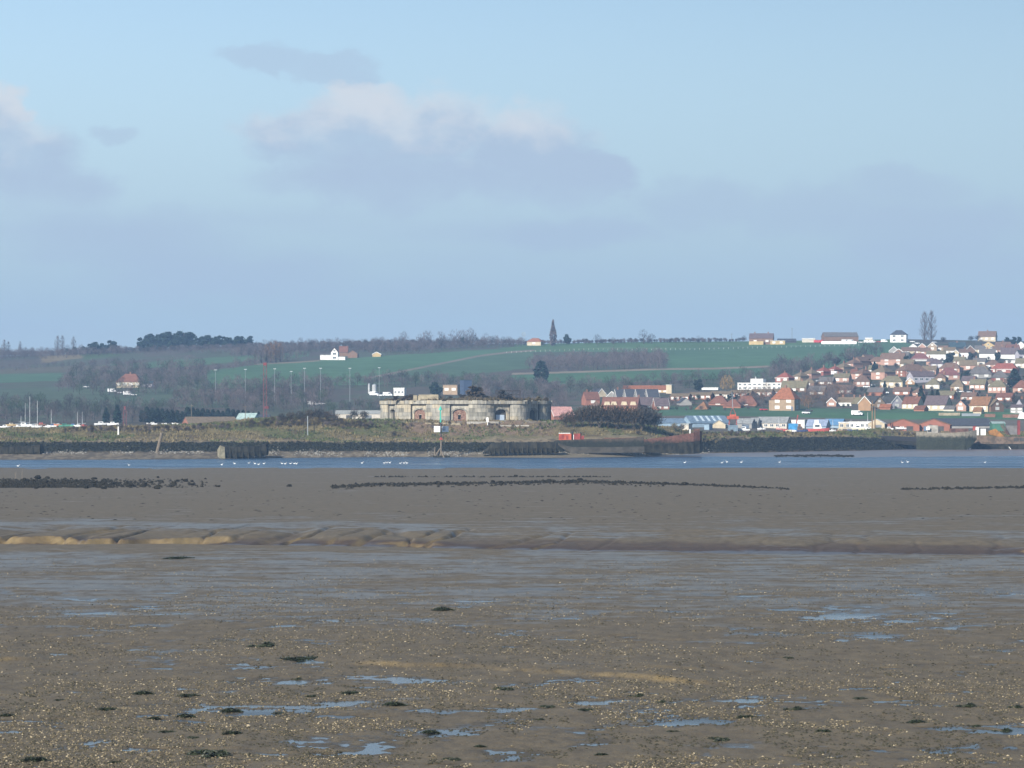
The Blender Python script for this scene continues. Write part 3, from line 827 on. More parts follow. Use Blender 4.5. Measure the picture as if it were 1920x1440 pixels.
wood('hedgerow', 'tangled undergrowth along the skyline beneath the bare ridge trees', [([(-60, 670), (-60, 667), (100, 663), (230, 658), (240, 658), (480, 650), (640, 647), (800, 644), (985, 644), (985, 648), (800, 649), (640, 652), (480, 652), (330, 658), (230, 663), (100, 668)], 9, 7, 1.6)], kind='bush', tones=('bare', 'dark', 'bush'))
wood('hedgerow', 'thin dark hedge along the skyline above the upper field', [([(985, 647), (1400, 642), (1400, 639), (985, 643)], 8, 6, 1.6)], kind='bush', tones=('bare', 'dark'))
wood('wood', 'dense purple brown wood beside the climbing row of houses', [([(1440, 714), (1452, 692), (1520, 690), (1590, 676), (1640, 668), (1660, 664), (1650, 672), (1560, 692), (1470, 712)], 26, 9, 5)], tones=('bare', 'dark'))
wood('wood', 'bare trees massed behind the big orange roofed house', [([(1500, 766), (1500, 740), (1550, 722), (1600, 730), (1600, 752), (1545, 766)], 22, 11, 6), ([(1375, 766), (1385, 745), (1440, 735), (1450, 766)], 20, 11, 7)], tones=('bare', 'bare', 'orange'))
wood('garden_shrubs', 'dark garden trees and shrubs between the houses of the estate', [([(1560, 764), (1600, 705), (1690, 664), (1930, 655), (1930, 768), (1600, 768)], 9, 17, 9)], kind='bush', tones=('dark', 'green', 'dark', 'bare', 'evergreen'))
wood('garden_shrubs', 'dark shrubs among the brick terraces below the school', [([(1100, 770), (1260, 745), (1500, 735), (1500, 768), (1240, 772)], 9, 15, 8)], kind='bush', tones=('dark', 'green', 'bare'))

def TR(kind, px, row, h, label, **k):
    p = on_hill(px, row)
    return tree(kind, p, hpx(p, h), label, **k)
for i, (px, row, h) in enumerate([(128, 666, 14), (141, 665, 16), (155, 664, 16), (168, 664, 21), (180, 663, 24), (192, 662, 20), (207, 662, 26), (215, 661, 19)]):
    TR('pine', px, row, h, ORD[i] + ' dark pine from the left in the low ridge clump', group='pines of the low clump', wide=1.25)
for i, (px, row, h) in enumerate([(267, 657, 26), (278, 657, 31), (289, 656, 33), (301, 656, 34), (312, 655, 35), (323, 655, 36), (334, 654, 34), (345, 654, 36), (353, 653, 33)]):
    TR('pine', px, row, h, ORD[i] + ' dark pine from the left in the tall square ridge stand', group='pines of the tall square stand', wide=1.1)
for i, (px, row, h) in enumerate([(374, 654, 22), (385, 653, 26), (396, 653, 27), (408, 652, 25), (420, 652, 23), (432, 651, 20), (444, 651, 23), (455, 650, 21), (466, 650, 22)]):
    TR('pine', px, row, h, ORD[i] + ' dark pine from the left in the long tapering ridge stand', group='pines of the long tapering stand', wide=1.2)
for px, row, h, lab in [(8, 668, 30, 'twiggy bare poplar at the very edge of the ridge'), (16, 667, 26, 'thin bare poplar beside the edge poplar on the ridge'), (38, 666, 26, 'lone grey bare poplar between the ridge edge and the clump'),
                        (108, 664, 34, 'first bare poplar of the pale pair before the pine clump'), (117, 664, 33, 'second bare poplar of the pale pair before the pine clump'), (138, 664, 32, 'bare pale poplar rising behind the low pine clump'),
                        (1734, 641, 54, 'tall bare poplar, nearer the white skyline house of the twin poplars'), (1746, 641, 55, 'tall bare poplar, farther from the white skyline house of the twin poplars')]:
    TR('poplar', px, row, h, lab, wide=1.5 if px > 1700 else 1.3, group='bare poplars on the skyline')
TR('cypress', 1037, 648, 48, 'pointed spire-like brown tree alone on the ridge', name='spire_tree', wide=.72, tone='bare')
TR('pine', 1063, 645, 20, 'small dark rounded evergreen beside the pointed spire tree', wide=1.1)
for px, row, h, lab in [(757, 649, 28, 'wispy tall bare tree first of those above the footpath field'), (790, 649, 26, 'wispy bare tree leaning with a broad top above the ridge wood'), (802, 648, 30, 'wispy bare tree with forked top above the ridge wood'), (826, 648, 27, 'thin bare tree standing before a close group on the ridge'),
                        (852, 648, 32, 'tall bare tree of the close group on the ridge'), (866, 647, 30, 'second tall bare tree of the close ridge group'), (882, 647, 32, 'last tall bare tree of the close ridge group'), (910, 647, 24, 'faint thin bare tree near the end of the ridge wood'), (930, 647, 20, 'short faint bare tree where the ridge wood thins out'),
                        (1120, 648, 22, 'dark bushy bare tree on the ridge past the round evergreen'), (1207, 645, 29, 'rounded bare tree standing highest on the skyline hedge'), (1222, 645, 21, 'bare tree just beside the rounded skyline tree'), (1150, 647, 15, 'low bare tree midway along the skyline hedge'), (1310, 643, 15, 'low dark bare tree on the hedge toward the brown ridge house'), (1395, 642, 14, 'low bare tree at the gable of the brown ridge house')]:
    TR('bare', px, row, h, lab, wide=1.15, tone='bare' if px < 1100 else 'dark', group='bare trees on the skyline')
TR('pine', 866, 652, 22, 'small dark conifer among the bare trees of the ridge', wide=.6)
TR('column', 1014, 721, 44, 'tall dark cypress standing alone below the upper field', wide=1.7)
TR('pine', 816, 742, 28, 'dark rounded evergreen behind the fort beside the tan block', wide=1.35)
TR('willow', 1363, 730, 29, 'golden weeping willow in front of the white school', wide=.95)
for px, row, h, lab in [(199, 792, 28, 'pointed dark cypress behind the marina, first of the pair'), (220, 793, 34, 'pointed dark cypress behind the marina, taller of the pair')]:
    TR('cypress', px, row, h, lab, wide=1.35, group='cypress pair behind the marina')
k = 0
for px in np.arange(266, 486, 9.5):
    TR('column', px, 791 + (px % 7) * .3, 22 + (k * 7) % 8 - (3 if px > 420 else 0), ORD[k] + ' dark conifer from the left in the screen behind the brown shed', wide=1.25, group='conifer screen behind the brown shed', tone='evergreen'); k += 1
for px, row, h, lab, kind, w in [(1727, 765, 41, 'tall narrow dark conifer standing above the reddish brown roof', 'cypress', 1.2), (1748, 765, 33, 'first of two dark conifers behind the long grey roof', 'cypress', 1.3), (1758, 765, 34, 'second of two dark conifers behind the long grey roof', 'cypress', 1.3),
                                 (1781, 683, 24, 'dark round topped evergreen below the white terrace', 'pine', 1.1), (1820, 675, 16, 'dark evergreen between the skeletal gable and the grey terrace', 'pine', 1.1), (1870, 676, 18, 'slanting dark evergreen between the two white terraces', 'pine', .9),
                                 (1902, 727, 36, 'very broad dark green conifer above the pink house', 'cypress', 2.2), (1843, 762, 22, 'dark round tree behind the orange brown roof', 'bush', 1.2), (1908, 766, 26, 'dark round tree in front of the pink house', 'bush', 1.3),
                                 (1697, 687, 22, 'dark evergreen beside the dusky red roof', 'pine', .9), (1811, 712, 20, 'dark bushy evergreen below the tan house with a white window', 'pine', 1.2), (1889, 645, 14, 'rounded dark evergreen on the skyline, first of three', 'pine', 1.3), (1900, 645, 15, 'rounded dark evergreen on the skyline, second of three', 'pine', 1.2), (1911, 645, 15, 'rounded dark evergreen on the skyline, last of three', 'pine', 1.2),
                                 (1309, 733, 24, 'dark bushy evergreen at the end of the white low school wing', 'pine', 1.1), (1595, 681, 15, 'dark evergreen above the climbing row of houses', 'pine', 1.3), (1566, 684, 16, 'dark rounded evergreen behind the red house of the climbing row', 'pine', 1.3), (1640, 700, 22, 'dark evergreen at the top of the climbing row', 'cypress', 1.6),
                                 (1659, 728, 14, 'small dark conifer between two cream bay windowed houses', 'cypress', 1.4), (1820, 640, 11, 'scrubby dark tree beside the brown skyline house', 'bush', 1.4), (1833, 640, 12, 'dark bush against the gable of the brown skyline house', 'bush', 1.1), (1768, 641, 10, 'scrubby bare bush just beyond the twin poplars', 'bush', 1.3)]:
    TR(kind, px, row, h, lab, wide=w, tone='evergreen' if kind != 'bush' else 'dark', group='dark garden evergreens of the estate')
for i, (px, h) in enumerate([(1285, 10), (1318, 9), (1335, 11), (1352, 11), (1367, 10), (1382, 11), (1405, 12), (1420, 12)]):
    TR('pine', px, 748, h, ORD[i] + ' small dark round tree from the left before the long brick terrace', wide=1.3, tone='evergreen', group='round trees before the brick terrace')
for i, (px, row, h, t) in enumerate([(478, 682, 26, 'bare'), (490, 681, 30, 'bare'), (500, 680, 34, 'orange'), (508, 680, 37, 'orange'), (517, 679, 38, 'orange'), (525, 678, 33, 'orange')]):
    TR('poplar', px, row, h, ORD[i] + ' tall reddish bare tree from the left above the red lattice mast', tone=t, wide=1.9, group='reddish bare row above the mast')

# scrub on the fort island
def SB(px, row, h, label, tone='bush', group=None, wide=1.0):
    p = on_shore(px, row)
    return tree('bush', p, hpx(p, h), label, tone=tone, group=group, wide=wide, cat='bush')
for i, (px, row, h) in enumerate([(1060, 800, 30), (1076, 803, 36), (1092, 803, 41), (1108, 803, 45), (1124, 804, 47), (1140, 803, 46), (1156, 804, 47), (1172, 804, 46), (1188, 805, 48), (1203, 806, 49), (1217, 806, 45), (1230, 807, 34)]):
    SB(px, row, h, ORD[i] + ' dark leafless bush from the left in the thicket beside the fort', tone='dark' if px % 4 else 'bush', group='thorn thicket beyond the fort', wide=1.1)
for px, row, h, t, lab in [(1265, 809, 16, 'tan', 'tan bush by the blue roofed sheds'), (1278, 810, 14, 'dark', 'small dark bush beside the tan one by the blue roofed sheds'), (664, 788, 20, 'dark', 'dark mound of bramble against the pale shed wall'), (682, 790, 21, 'dark', 'dark bramble mound just before the fort wall'),
                           (1197, 815, 9, 'dark', 'black bush low behind the rusty hulk'), (1222, 813, 7, 'dark', 'flat dark bush behind the hulk bow'), (740, 818, 12, 'dark', 'dark bush on the bank between grass and bare earth')]:
    SB(px, row, h, lab, tone=t, wide=1.2)
for i, (px, row, h) in enumerate([(528, 790, 17), (545, 789, 20), (562, 790, 23), (580, 790, 25), (597, 790, 26), (613, 791, 22), (628, 793, 18)]):
    SB(px, row, h, ORD[i] + ' brown leafless bush from the left on the mound by the thin poles', tone='bush' if i % 2 else 'dark', group='brown bushes on the mound', wide=1.2)
def scrub(name, label, areas, tones):
    return wood(name, label, areas, kind='bush', tones=tones, ground=on_shore)
scrub('scrub', 'low brown scrub on the mound in front of the conifer screen', [([(330, 806), (380, 801), (450, 799), (490, 790), (520, 786), (600, 788), (700, 794), (700, 804), (520, 800), (330, 810)], 9, 8, 3)], ('bush', 'bush', 'bare', 'tan'))
scrub('scrub', 'brown bramble on the slope before the fort wall', [([(630, 792), (720, 793), (850, 796), (1040, 797), (1040, 808), (860, 806), (700, 806), (630, 806)], 7, 15, 6)], ('bush', 'bare', 'tan', 'bush'))
scrub('scrub', 'mauve brown scrub between the yachts and the grass bank', [([(120, 806), (250, 803), (330, 803), (330, 810), (120, 812)], 9, 9, 3)], ('bare', 'bush'))
scrub('scrub', 'dark scrub in front of the sheds behind the embankment', [([(1300, 814), (1480, 811), (1480, 815), (1300, 818)], 7, 9, 2.5), ([(1640, 812), (1720, 813), (1720, 818), (1640, 816)], 7, 10, 3)], ('dark', 'bush', 'bare'))
scrub('scrub', 'tawny grass tussocks on the embankment before the boatyard', [([(1235, 815), (1330, 814), (1450, 813), (1600, 813), (1600, 817), (1330, 820), (1235, 822)], 6, 8, 3), ([(1310, 822), (1345, 818), (1345, 832), (1315, 835)], 7, 9, 4)], ('tan', 'bush', 'tan'))

def grass():
    n = 26000
    u = rng.uniform(-100, 2020, n); f = rng.random(n)
    Yk, Zk = shore_knots(u)
    Y = Yk[3] + (Yk[5] + 6 - Yk[3]) * f
    X = px2x(u, Y); Z = shore_z(u, Y)
    keep = (fbm(X / 5, Y / 5, 3, 201) > .42) & ~((u > 905) & (u < 1210) & (f < .35))
    u, f, X, Y, Z = (a[keep] for a in (u, f, X, Y, Z)); n = len(X)
    P = np.stack([X, Y, Z - .05], 1)
    D = np.stack([rng.normal(size=n) * .35, rng.normal(size=n) * .35, np.ones(n)], 1)
    V, Fc = tri_spray(P, D, .45 + .6 * rng.random(n), .35 + .3 * rng.random(n))
    g = fbm(X / 25, Y / 20, 3, 113)[:, None]
    C = np.where(g > .53, [[.08, .10, .034]], [[.17, .138, .07]]) * (.6 + .7 * rng.random((n, 1)))
    o = mesh_obj('grass', np_mesh('grass', V, Fc, M_LEAF, np.repeat(C, 3, 0)), kind='stuff')
    o['label'] = 'rough green and straw grass on the far bank'
grass()

# ------------------------------------------------------------------ houses
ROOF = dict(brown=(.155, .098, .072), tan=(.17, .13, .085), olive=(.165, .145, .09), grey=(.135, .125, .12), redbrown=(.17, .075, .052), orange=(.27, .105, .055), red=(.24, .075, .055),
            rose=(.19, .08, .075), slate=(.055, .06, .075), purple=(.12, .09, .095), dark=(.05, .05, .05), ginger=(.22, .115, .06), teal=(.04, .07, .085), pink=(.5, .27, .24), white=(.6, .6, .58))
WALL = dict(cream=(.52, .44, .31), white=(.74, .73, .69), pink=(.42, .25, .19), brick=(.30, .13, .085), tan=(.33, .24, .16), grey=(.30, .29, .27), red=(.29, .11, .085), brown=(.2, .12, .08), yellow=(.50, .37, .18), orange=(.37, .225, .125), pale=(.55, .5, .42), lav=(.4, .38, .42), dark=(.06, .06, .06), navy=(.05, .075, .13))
def roof_mat(c): return mat('roof_tiles_' + c, ROOF[c], rough=.85, var=.22, scale=.9, bump=.3, bscale=5)
def wall_mat(c): return mat('wall_' + c, WALL[c], rough=.9, var=.12, scale=.5, bump=.15, bscale=6)
M_WHITE = mat('white_paint', (.80, .79, .76), rough=.5, var=.05)
M_GLASS = mat('window_glass', (.06, .075, .09), rough=.12, var=.3, scale=.3, spec=.5)
M_PALEPANE = mat('pale_pane', (.72, .70, .64), rough=.5, var=.12, scale=.5)  # pale pane colour of the white windows
M_BRICK = mat('chimney_brick', (.22, .12, .085), rough=.9)
M_POT = mat('clay_pot', (.30, .16, .10), rough=.8)
M_DOOR = mat('door_paint', (.12, .14, .2), rough=.5)
_wm = {}
def window_meshes(w, h, kind):
    w, h = round(w * 5) / 5, round(h * 5) / 5
    key = (w, h, kind)
    if key not in _wm:
        a = MB(); f = .13
        a.box(-w / 2, w / 2, -.09, .02, -h / 2, -h / 2 + f).box(-w / 2, w / 2, -.09, .02, h / 2 - f, h / 2)
        a.box(-w / 2, -w / 2 + f, -.088, .02, -h / 2 + f, h / 2 - f).box(w / 2 - f, w / 2, -.088, .02, -h / 2 + f, h / 2 - f)
        if w > 1.3: a.box(-f / 2, f / 2, -.085, .02, -h / 2 + f, h / 2 - f)
        b = MB().box(-w / 2 + f, w / 2 - f, -.055, .015, -h / 2 + f, h / 2 - f)
        _wm[key] = (a.mesh('window', M_WHITE), b.mesh('pane', M_PALEPANE if kind == 'w' else M_GLASS))
    return _wm[key]
def add_window(parent, x, y, z, w, h, kind, rot=0.0):
    f, p = window_meshes(w, h, kind)
    o = mesh_obj('window', f, parent, (x, y, z), rot)
    mesh_obj('pane', p, o)
    return o
_cm = {}
def add_chimney(roof, x, y, z, m=None):
    key = 'c'
    if key not in _cm:
        _cm[key] = (MB().box(-.45, .45, -.35, .35, -1.2, 1.1).box(-.52, .52, -.42, .42, .9, 1.08).mesh('chimney', M_BRICK), None)
    return mesh_obj('chimney', _cm[key][0], roof, (x, y, z))
def gable_solid(L, D, e, r, m_wall=0):
    """closed walls with gable ends, ridge along x, from -1.5 below ground"""
    mb = MB()
    prof = [(-D / 2, -1.5), (D / 2, -1.5), (D / 2, e), (0, e + r), (-D / 2, e)]
    v = [(-L / 2, y, z) for y, z in prof] + [(L / 2, y, z) for y, z in prof]
    n = 5
    f = [(i, (i + 1) % n, n + (i + 1) % n, n + i) for i in range(n)] + [tuple(range(n))[::-1], tuple(range(n, 2 * n))]
    return mb.add(v, f)
def make_roof(L, D, e, r, typ):
    mb = MB(); ov, t = .35, .2
    if typ == 'hip':
        a, b = L / 2 + ov, D / 2 + ov
        rl = max(L / 2 - D / 2 * .9, .05)
        ze = e - ov * r / (D / 2) + .05
        mb.add([(-a, -b, ze - t), (a, -b, ze - t), (a, b, ze - t), (-a, b, ze - t), (-a, -b, ze), (a, -b, ze), (a, b, ze), (-a, b, ze), (-rl, 0, e + r + .1), (rl, 0, e + r + .1)],
               [(3, 2, 1, 0), (0, 1, 5, 4), (1, 2, 6, 5), (2, 3, 7, 6), (3, 0, 4, 7), (4, 5, 9, 8), (5, 6, 9), (6, 7, 8, 9), (7, 4, 8)])
    elif typ == 'flat':
        mb.box(-L / 2 - .2, L / 2 + .2, -D / 2 - .2, D / 2 + .2, e + .004, e + max(r, .25))
    else:
        s = r / (D / 2); a = L / 2 + .25; y = D / 2 + ov; ze = e - ov * s + t
        mb.slab((-a, -y, ze), (a, -y, ze), (a, 0.02, e + r + t), (-a, 0.02, e + r + t), t)
        mb.slab((-a, -.02, e + r + t), (a, -.02, e + r + t), (a, y, ze), (-a, y, ze), t)
    return mb
def barge(L, D, e, r, ends):
    mb = MB(); s = r / (D / 2); y = D / 2 + .35; t = .2
    for sx in ends:
        x = sx * (L / 2 + .29)
        for sy in (-1, 1):
            a = Vector((x, sy * y, e - .35 * s + t)); b = Vector((x, 0, e + r + t))
            for p, q in ((a, b),):
                mb.hexa([(x - .03, p.y, p.z - .42), (x + .03, p.y, p.z - .42), (x + .03, q.y, q.z - .42), (x - .03, q.y, q.z - .42),
                         (x - .03, p.y, p.z + .03), (x + .03, p.y, p.z + .03), (x + .03, q.y, q.z + .03), (x - .03, q.y, q.z + .03)])
    return mb
HOUSE_GROUP = 'houses of the hillside estate'
def house(px, row, w, e, r, typ, rc, wc, yaw, win, label, depth=8.0, name='house', cat='house', group=HOUSE_GROUP, opt='', land=on_hill):
    """px, row: middle of the front's foot in the photograph; w, e, r: front width, eaves and roof height in photo pixels.
    typ: g ridge along the front, f gable to the front, h hipped, flat.  yaw > 0 turns the front to the sun's side.
    win: (rows, columns, kind) of the front.  opt: c/C chimneys, b white bargeboards, s windows on the side, d door, l lean-to porch"""
    if 2 < yaw < 21 and typ != 'f' and row > 655: yaw += 9
    if yaw > 0: yaw += math.degrees((px - 960) / F)          # yaw counts from the line of sight
    p = land(px, row)
    k = p.y / F
    W, E, R = w * k / max(.6, math.cos(math.radians(yaw))), e * k, max(r * k, .25)
    t = thing(name, label, cat, p, -math.radians(yaw), group)
    back = depth / 2
    if group == HOUSE_GROUP and typ in 'gh' and depth >= 7.5 and not set('cCm') & set(opt) and rnd.random() < .75: opt += rnd.choice('mcC')
    ft = typ
    L, D, rot = (W, depth, 0.0) if typ != 'f' else (depth, W, math.pi / 2)
    if typ in ('h', 'hip'): ft = 'hip'
    if ft in ('hip', 'flat'): walls = MB().box(-L / 2, L / 2, -D / 2, D / 2, -1.5, E)
    else: walls = gable_solid(L, D, E, R)
    walls.obj('wall', wall_mat(wc), t, (0, back, 0), rot)
    ro = make_roof(L, D, E, R, ft).obj('roof', roof_mat(rc), t, (0, back, 0), rot)
    if 'b' in opt and ft in ('g', 'f'): barge(L, D, E, R, (-1, 1)).obj('bargeboard', M_WHITE, t, (0, back, 0), rot)
    if 'e' in opt: MB().box(-W / 2 - .36, W / 2 + .36, -.42, -.3, E - .35, E - .05).obj('eaves_board', M_WHITE, t)
    if 'c' in opt: add_chimney(ro, -L * .28, 0, E + R + .3)
    if 'C' in opt: add_chimney(ro, L * .28, 0, E + R + .3)
    if 'm' in opt: add_chimney(ro, 0, 0, E + R + .2)
    if win:
        nr, nc, kind = win
        fh = E / nr; ww = min(2.6, W / nc * .62); hh = min(1.5, fh * .55)
        for a in range(nr):
            for b in range(nc):
                add_window(t, (b + .5) / nc * W - W / 2, 0, fh * (a + .56), ww, hh, kind)
        if typ == 'f' and R > 2.6: add_window(t, 0, 0, E + R * .3, min(1.6, W * .3), 1.1, kind)
        if 's' in opt:
            for a in range(nr): add_window(t, W / 2, depth * .5, fh * (a + .56), 1.8, hh, 'd', math.pi / 2)
            for a in range(nr): add_window(t, -W / 2, depth * .5, fh * (a + .56), 1.8, hh, 'w', -math.pi / 2)
    if 'd' in opt: MB().box(W * .36, W * .36 + 1.0, -.07, .02, 0, 2.1).obj('door', M_DOOR, t)
    return t

H = house
A, B2, C3, D4 = (1, 1, 'w'), (1, 2, 'w'), (1, 3, 'w'), (2, 2, 'w')
# along the green strip
big = H(1468, 770, 41, 23, 20, 'h', 'orange', 'tan', 10, (2, 2, 'w'), 'large two storey house with a bright orange hipped roof above the green strip', opt='mds', depth=9)
MB().box(-8, -5.8, 1.0, 5, -1.5, 5.4).obj('side_wing', wall_mat('tan'), big)
H(1559, 762, 17, 8, 8, 'f', 'brown', 'pink', 4, A, 'small gabled house with white bargeboards next to a long low brown bungalow', opt='b')
H(1588, 761, 36, 7, 9, 'g', 'tan', 'white', 6, C3, 'long low bungalow with a brown tan roof and white strip of windows', opt='cC')
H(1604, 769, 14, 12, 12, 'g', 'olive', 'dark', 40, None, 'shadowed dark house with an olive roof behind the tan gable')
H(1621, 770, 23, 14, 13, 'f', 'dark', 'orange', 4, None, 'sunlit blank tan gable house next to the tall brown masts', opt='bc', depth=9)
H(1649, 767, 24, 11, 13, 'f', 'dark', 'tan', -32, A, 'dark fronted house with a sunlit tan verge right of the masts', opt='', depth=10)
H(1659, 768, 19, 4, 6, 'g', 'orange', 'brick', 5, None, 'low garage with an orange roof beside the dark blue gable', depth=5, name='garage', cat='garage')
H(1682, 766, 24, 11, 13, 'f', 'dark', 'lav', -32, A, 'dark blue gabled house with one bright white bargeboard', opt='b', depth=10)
H(1706, 767, 27, 10, 13, 'g', 'redbrown', 'cream', 15, (1, 3, 'w'), 'cream house with a reddish brown roof before the tall narrow conifer', opt='C')
H(1723, 771, 18, 4, 6, 'g', 'redbrown', 'brick', 12, None, 'low reddish brown garage between the cream house and the grey roofed house', depth=6, name='garage', cat='garage')
H(1753, 770, 37, 11, 17, 'g', 'purple', 'cream', 12, (1, 3, 'w'), 'largest grey roofed house with a long cream front by the green strip', depth=9)
H(1779, 771, 18, 4, 6, 'g', 'grey', 'pale', 12, None, 'low grey brown garage leaning on the largest grey roofed house', depth=6, name='garage', cat='garage')
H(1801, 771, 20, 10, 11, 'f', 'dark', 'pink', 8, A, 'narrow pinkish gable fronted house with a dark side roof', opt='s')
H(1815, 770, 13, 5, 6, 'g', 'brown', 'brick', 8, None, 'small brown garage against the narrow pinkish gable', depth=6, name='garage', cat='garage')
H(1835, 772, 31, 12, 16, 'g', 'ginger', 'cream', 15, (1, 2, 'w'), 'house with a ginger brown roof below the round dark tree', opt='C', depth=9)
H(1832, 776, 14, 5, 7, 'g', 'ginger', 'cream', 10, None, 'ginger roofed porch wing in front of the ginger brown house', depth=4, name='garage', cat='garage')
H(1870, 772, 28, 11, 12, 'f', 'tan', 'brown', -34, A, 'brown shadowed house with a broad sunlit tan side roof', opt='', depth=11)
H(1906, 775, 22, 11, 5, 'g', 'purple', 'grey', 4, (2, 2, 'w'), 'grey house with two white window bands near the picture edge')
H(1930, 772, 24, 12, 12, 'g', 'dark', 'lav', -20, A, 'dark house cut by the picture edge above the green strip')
# the row above
H(1618, 725, 26, 11, 11, 'h', 'brown', 'pink', -5, (1, 3, 'w'), 'brown hipped house with an unbroken white window band', opt='')
H(1671, 727, 40, 12, 10, 'h', 'olive', 'cream', 4, (1, 3, 'w'), 'wide cream house with an olive hipped roof and white bay windows', opt='c')
H(1706, 721, 17, 5, 8, 'f', 'orange', 'orange', 6, A, 'small orange brick gable with white trim, lit bright', opt='b', depth=5)
H(1733, 717, 44, 11, 10, 'g', 'purple', 'lav', -22, (1, 4, 'd'), 'long purple brown roofed house behind the small orange gable', opt='m')
H(1748, 729, 25, 9, 10, 'h', 'olive', 'pale', 5, B2, 'olive roofed house peeping over the two dark conifers')
H(1794, 735, 22, 12, 12, 'h', 'tan', 'tan', 6, A, 'plain tan house with a single broad white window', depth=7)
H(1832, 731, 27, 10, 10, 'g', 'olive', 'pink', 5, C3, 'olive roofed house with white windows over the round dark tree')
H(1869, 737, 31, 13, 11, 'h', 'olive', 'pink', 5, (1, 4, 'w'), 'brown olive hipped house with a row of four white windows', opt='')
H(1913, 736, 26, 10, 13, 'h', 'redbrown', 'pink', 3, A, 'pink house with a reddish roof under the broad conifer')
# third row
H(1607, 712, 17, 12, 9, 'h', 'brown', 'pink', 38, (2, 1, 'w'), 'pink fronted brown house at the foot of the climbing row, side in shadow', depth=13)
H(1646, 712, 23, 15, 10, 'h', 'tan', 'pink', 34, (2, 1, 'w'), 'tall pink house with a pointed tan roof and dark side wing', depth=12)
H(1717, 706, 44, 12, 11, 'h', 'brown', 'brick', -24, (2, 3, 'd'), 'long brown house with a sunlit pink end and shaded front', opt='s', depth=8)
H(1783, 712, 34, 10, 13, 'h', 'rose', 'pink', -12, B2, 'house with a rose red hipped roof amid the brown roofs', opt='')
H(1840, 709, 38, 9, 13, 'h', 'grey', 'grey', -6, B2, 'broad grey hipped house above the olive roofed house', opt='m')
H(1878, 716, 28, 9, 12, 'h', 'grey', 'red', -6, B2, 'grey roofed house with red walls beside the broad conifer')
# fourth row
H(1673, 685, 42, 12, 11, 'g', 'brown', 'pink', 3, D4, 'wide brown roofed house with red walls and four white windows', opt='')
H(1728, 677, 32, 4, 11, 'h', 'rose', 'white', -8, B2, 'bungalow with a dusky red roof and white gutter line', opt='e')
H(1757, 690, 22, 9, 9, 'h', 'purple', 'lav', -4, B2, 'mauve grey house with white windows below the dusky red roof')
H(1780, 698, 36, 8, 10, 'h', 'brown', 'pink', 3, B2, 'brown roofed house with white windows between mauve and tan houses')
H(1815, 694, 31, 9, 10, 'g', 'tan', 'pink', 2, A, 'tan roofed house with one large bright white window')
H(1838, 699, 27, 6, 10, 'h', 'tan', 'cream', 3, B2, 'low tan hipped house just below the bright windowed one')
H(1882, 699, 46, 7, 11, 'h', 'red', 'red', 3, C3, 'wide red roofed bungalow with white eaves under the terrace', opt='e')
# fifth row
H(1755, 674, 35, 10, 6, 'g', 'olive', 'white', 2, C3, 'white fronted terrace under a low olive roof below the gables', opt='')
H(1792, 672, 11, 11, 5, 'f', 'grey', 'cream', 3, A, 'very narrow cream gable beside the dark round evergreen', opt='b')
H(1809, 672, 21, 11, 6, 'g', 'brown', 'white', 2, B2, 'white house with a brown roof next to the narrow cream gable')
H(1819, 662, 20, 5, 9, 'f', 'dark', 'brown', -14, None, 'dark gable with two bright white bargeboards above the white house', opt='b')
H(1851, 674, 29, 11, 9, 'g', 'grey', 'white', 2, (2, 2, 'w'), 'grey roofed white terrace with red panels between the window bands', opt='m')
H(1893, 673, 33, 9, 12, 'g', 'purple', 'white', 2, B2, 'white terrace with a dark purple roof near the picture edge', opt='')
H(1896, 681, 20, 5, 0, 'flat', 'white', 'white', 2, None, 'flat white garage below the dark purple roofed terrace', name='garage', cat='garage', depth=5)
H(1921, 676, 20, 12, 8, 'g', 'dark', 'lav', -15, A, 'dark blue house cut by the edge beside the purple terrace')
# top row under the skyline
H(1676, 661, 18, 3, 8, 'f', 'grey', 'grey', 3, None, 'pale grey gable, higher one of the overlapping pair', opt='b')
H(1685, 664, 19, 3, 7, 'f', 'brown', 'brown', 3, None, 'brown gable overlapping the pale grey gable', opt='b')
H(1709, 663, 34, 5, 7, 'g', 'brown', 'cream', 0, B2, 'long brown roofed bungalow beneath the little white gable')
H(1712, 652, 13, 2, 5, 'f', 'white', 'white', 3, None, 'little bright white gable poking above the brown bungalow', opt='b')
H(1729, 653, 14, 3, 6, 'f', 'brown', 'pink', 6, None, 'small pinkish gable with white verge under the twin poplars', opt='b')
H(1748, 659, 16, 10, 7, 'f', 'brown', 'tan', 6, A, 'tan gabled house with white verges beneath the twin poplars', opt='b')
H(1767, 658, 20, 7, 3, 'flat', 'brown', 'tan', 2, B2, 'flat topped tan houses next to the dark teal roof')
H(1797, 655, 32, 4, 9, 'g', 'teal', 'dark', -8, None, 'dark teal roofed bungalow below the scrub on the skyline')
H(1853, 655, 26, 6, 9, 'f', 'brown', 'yellow', 3, (1, 2, 'd'), 'cream yellow bungalow gable with two dark windows', depth=10)
H(1882, 652, 28, 3, 8, 'g', 'brown', 'brick', 0, None, 'plain pinkish brown roof beside the cream yellow gable')
H(1901, 656, 24, 3, 7, 'g', 'redbrown', 'brick', -5, None, 'reddish brown roof in front of the white end gable')
H(1914, 654, 19, 5, 8, 'f', 'white', 'white', 4, None, 'white gable at the picture edge below three evergreens', opt='b')
H(1850, 640, 31, 9, 10, 'g', 'brown', 'cream', 10, (1, 3, 'w'), 'brown roofed house standing alone on the skyline near the picture edge', opt='m', depth=9)
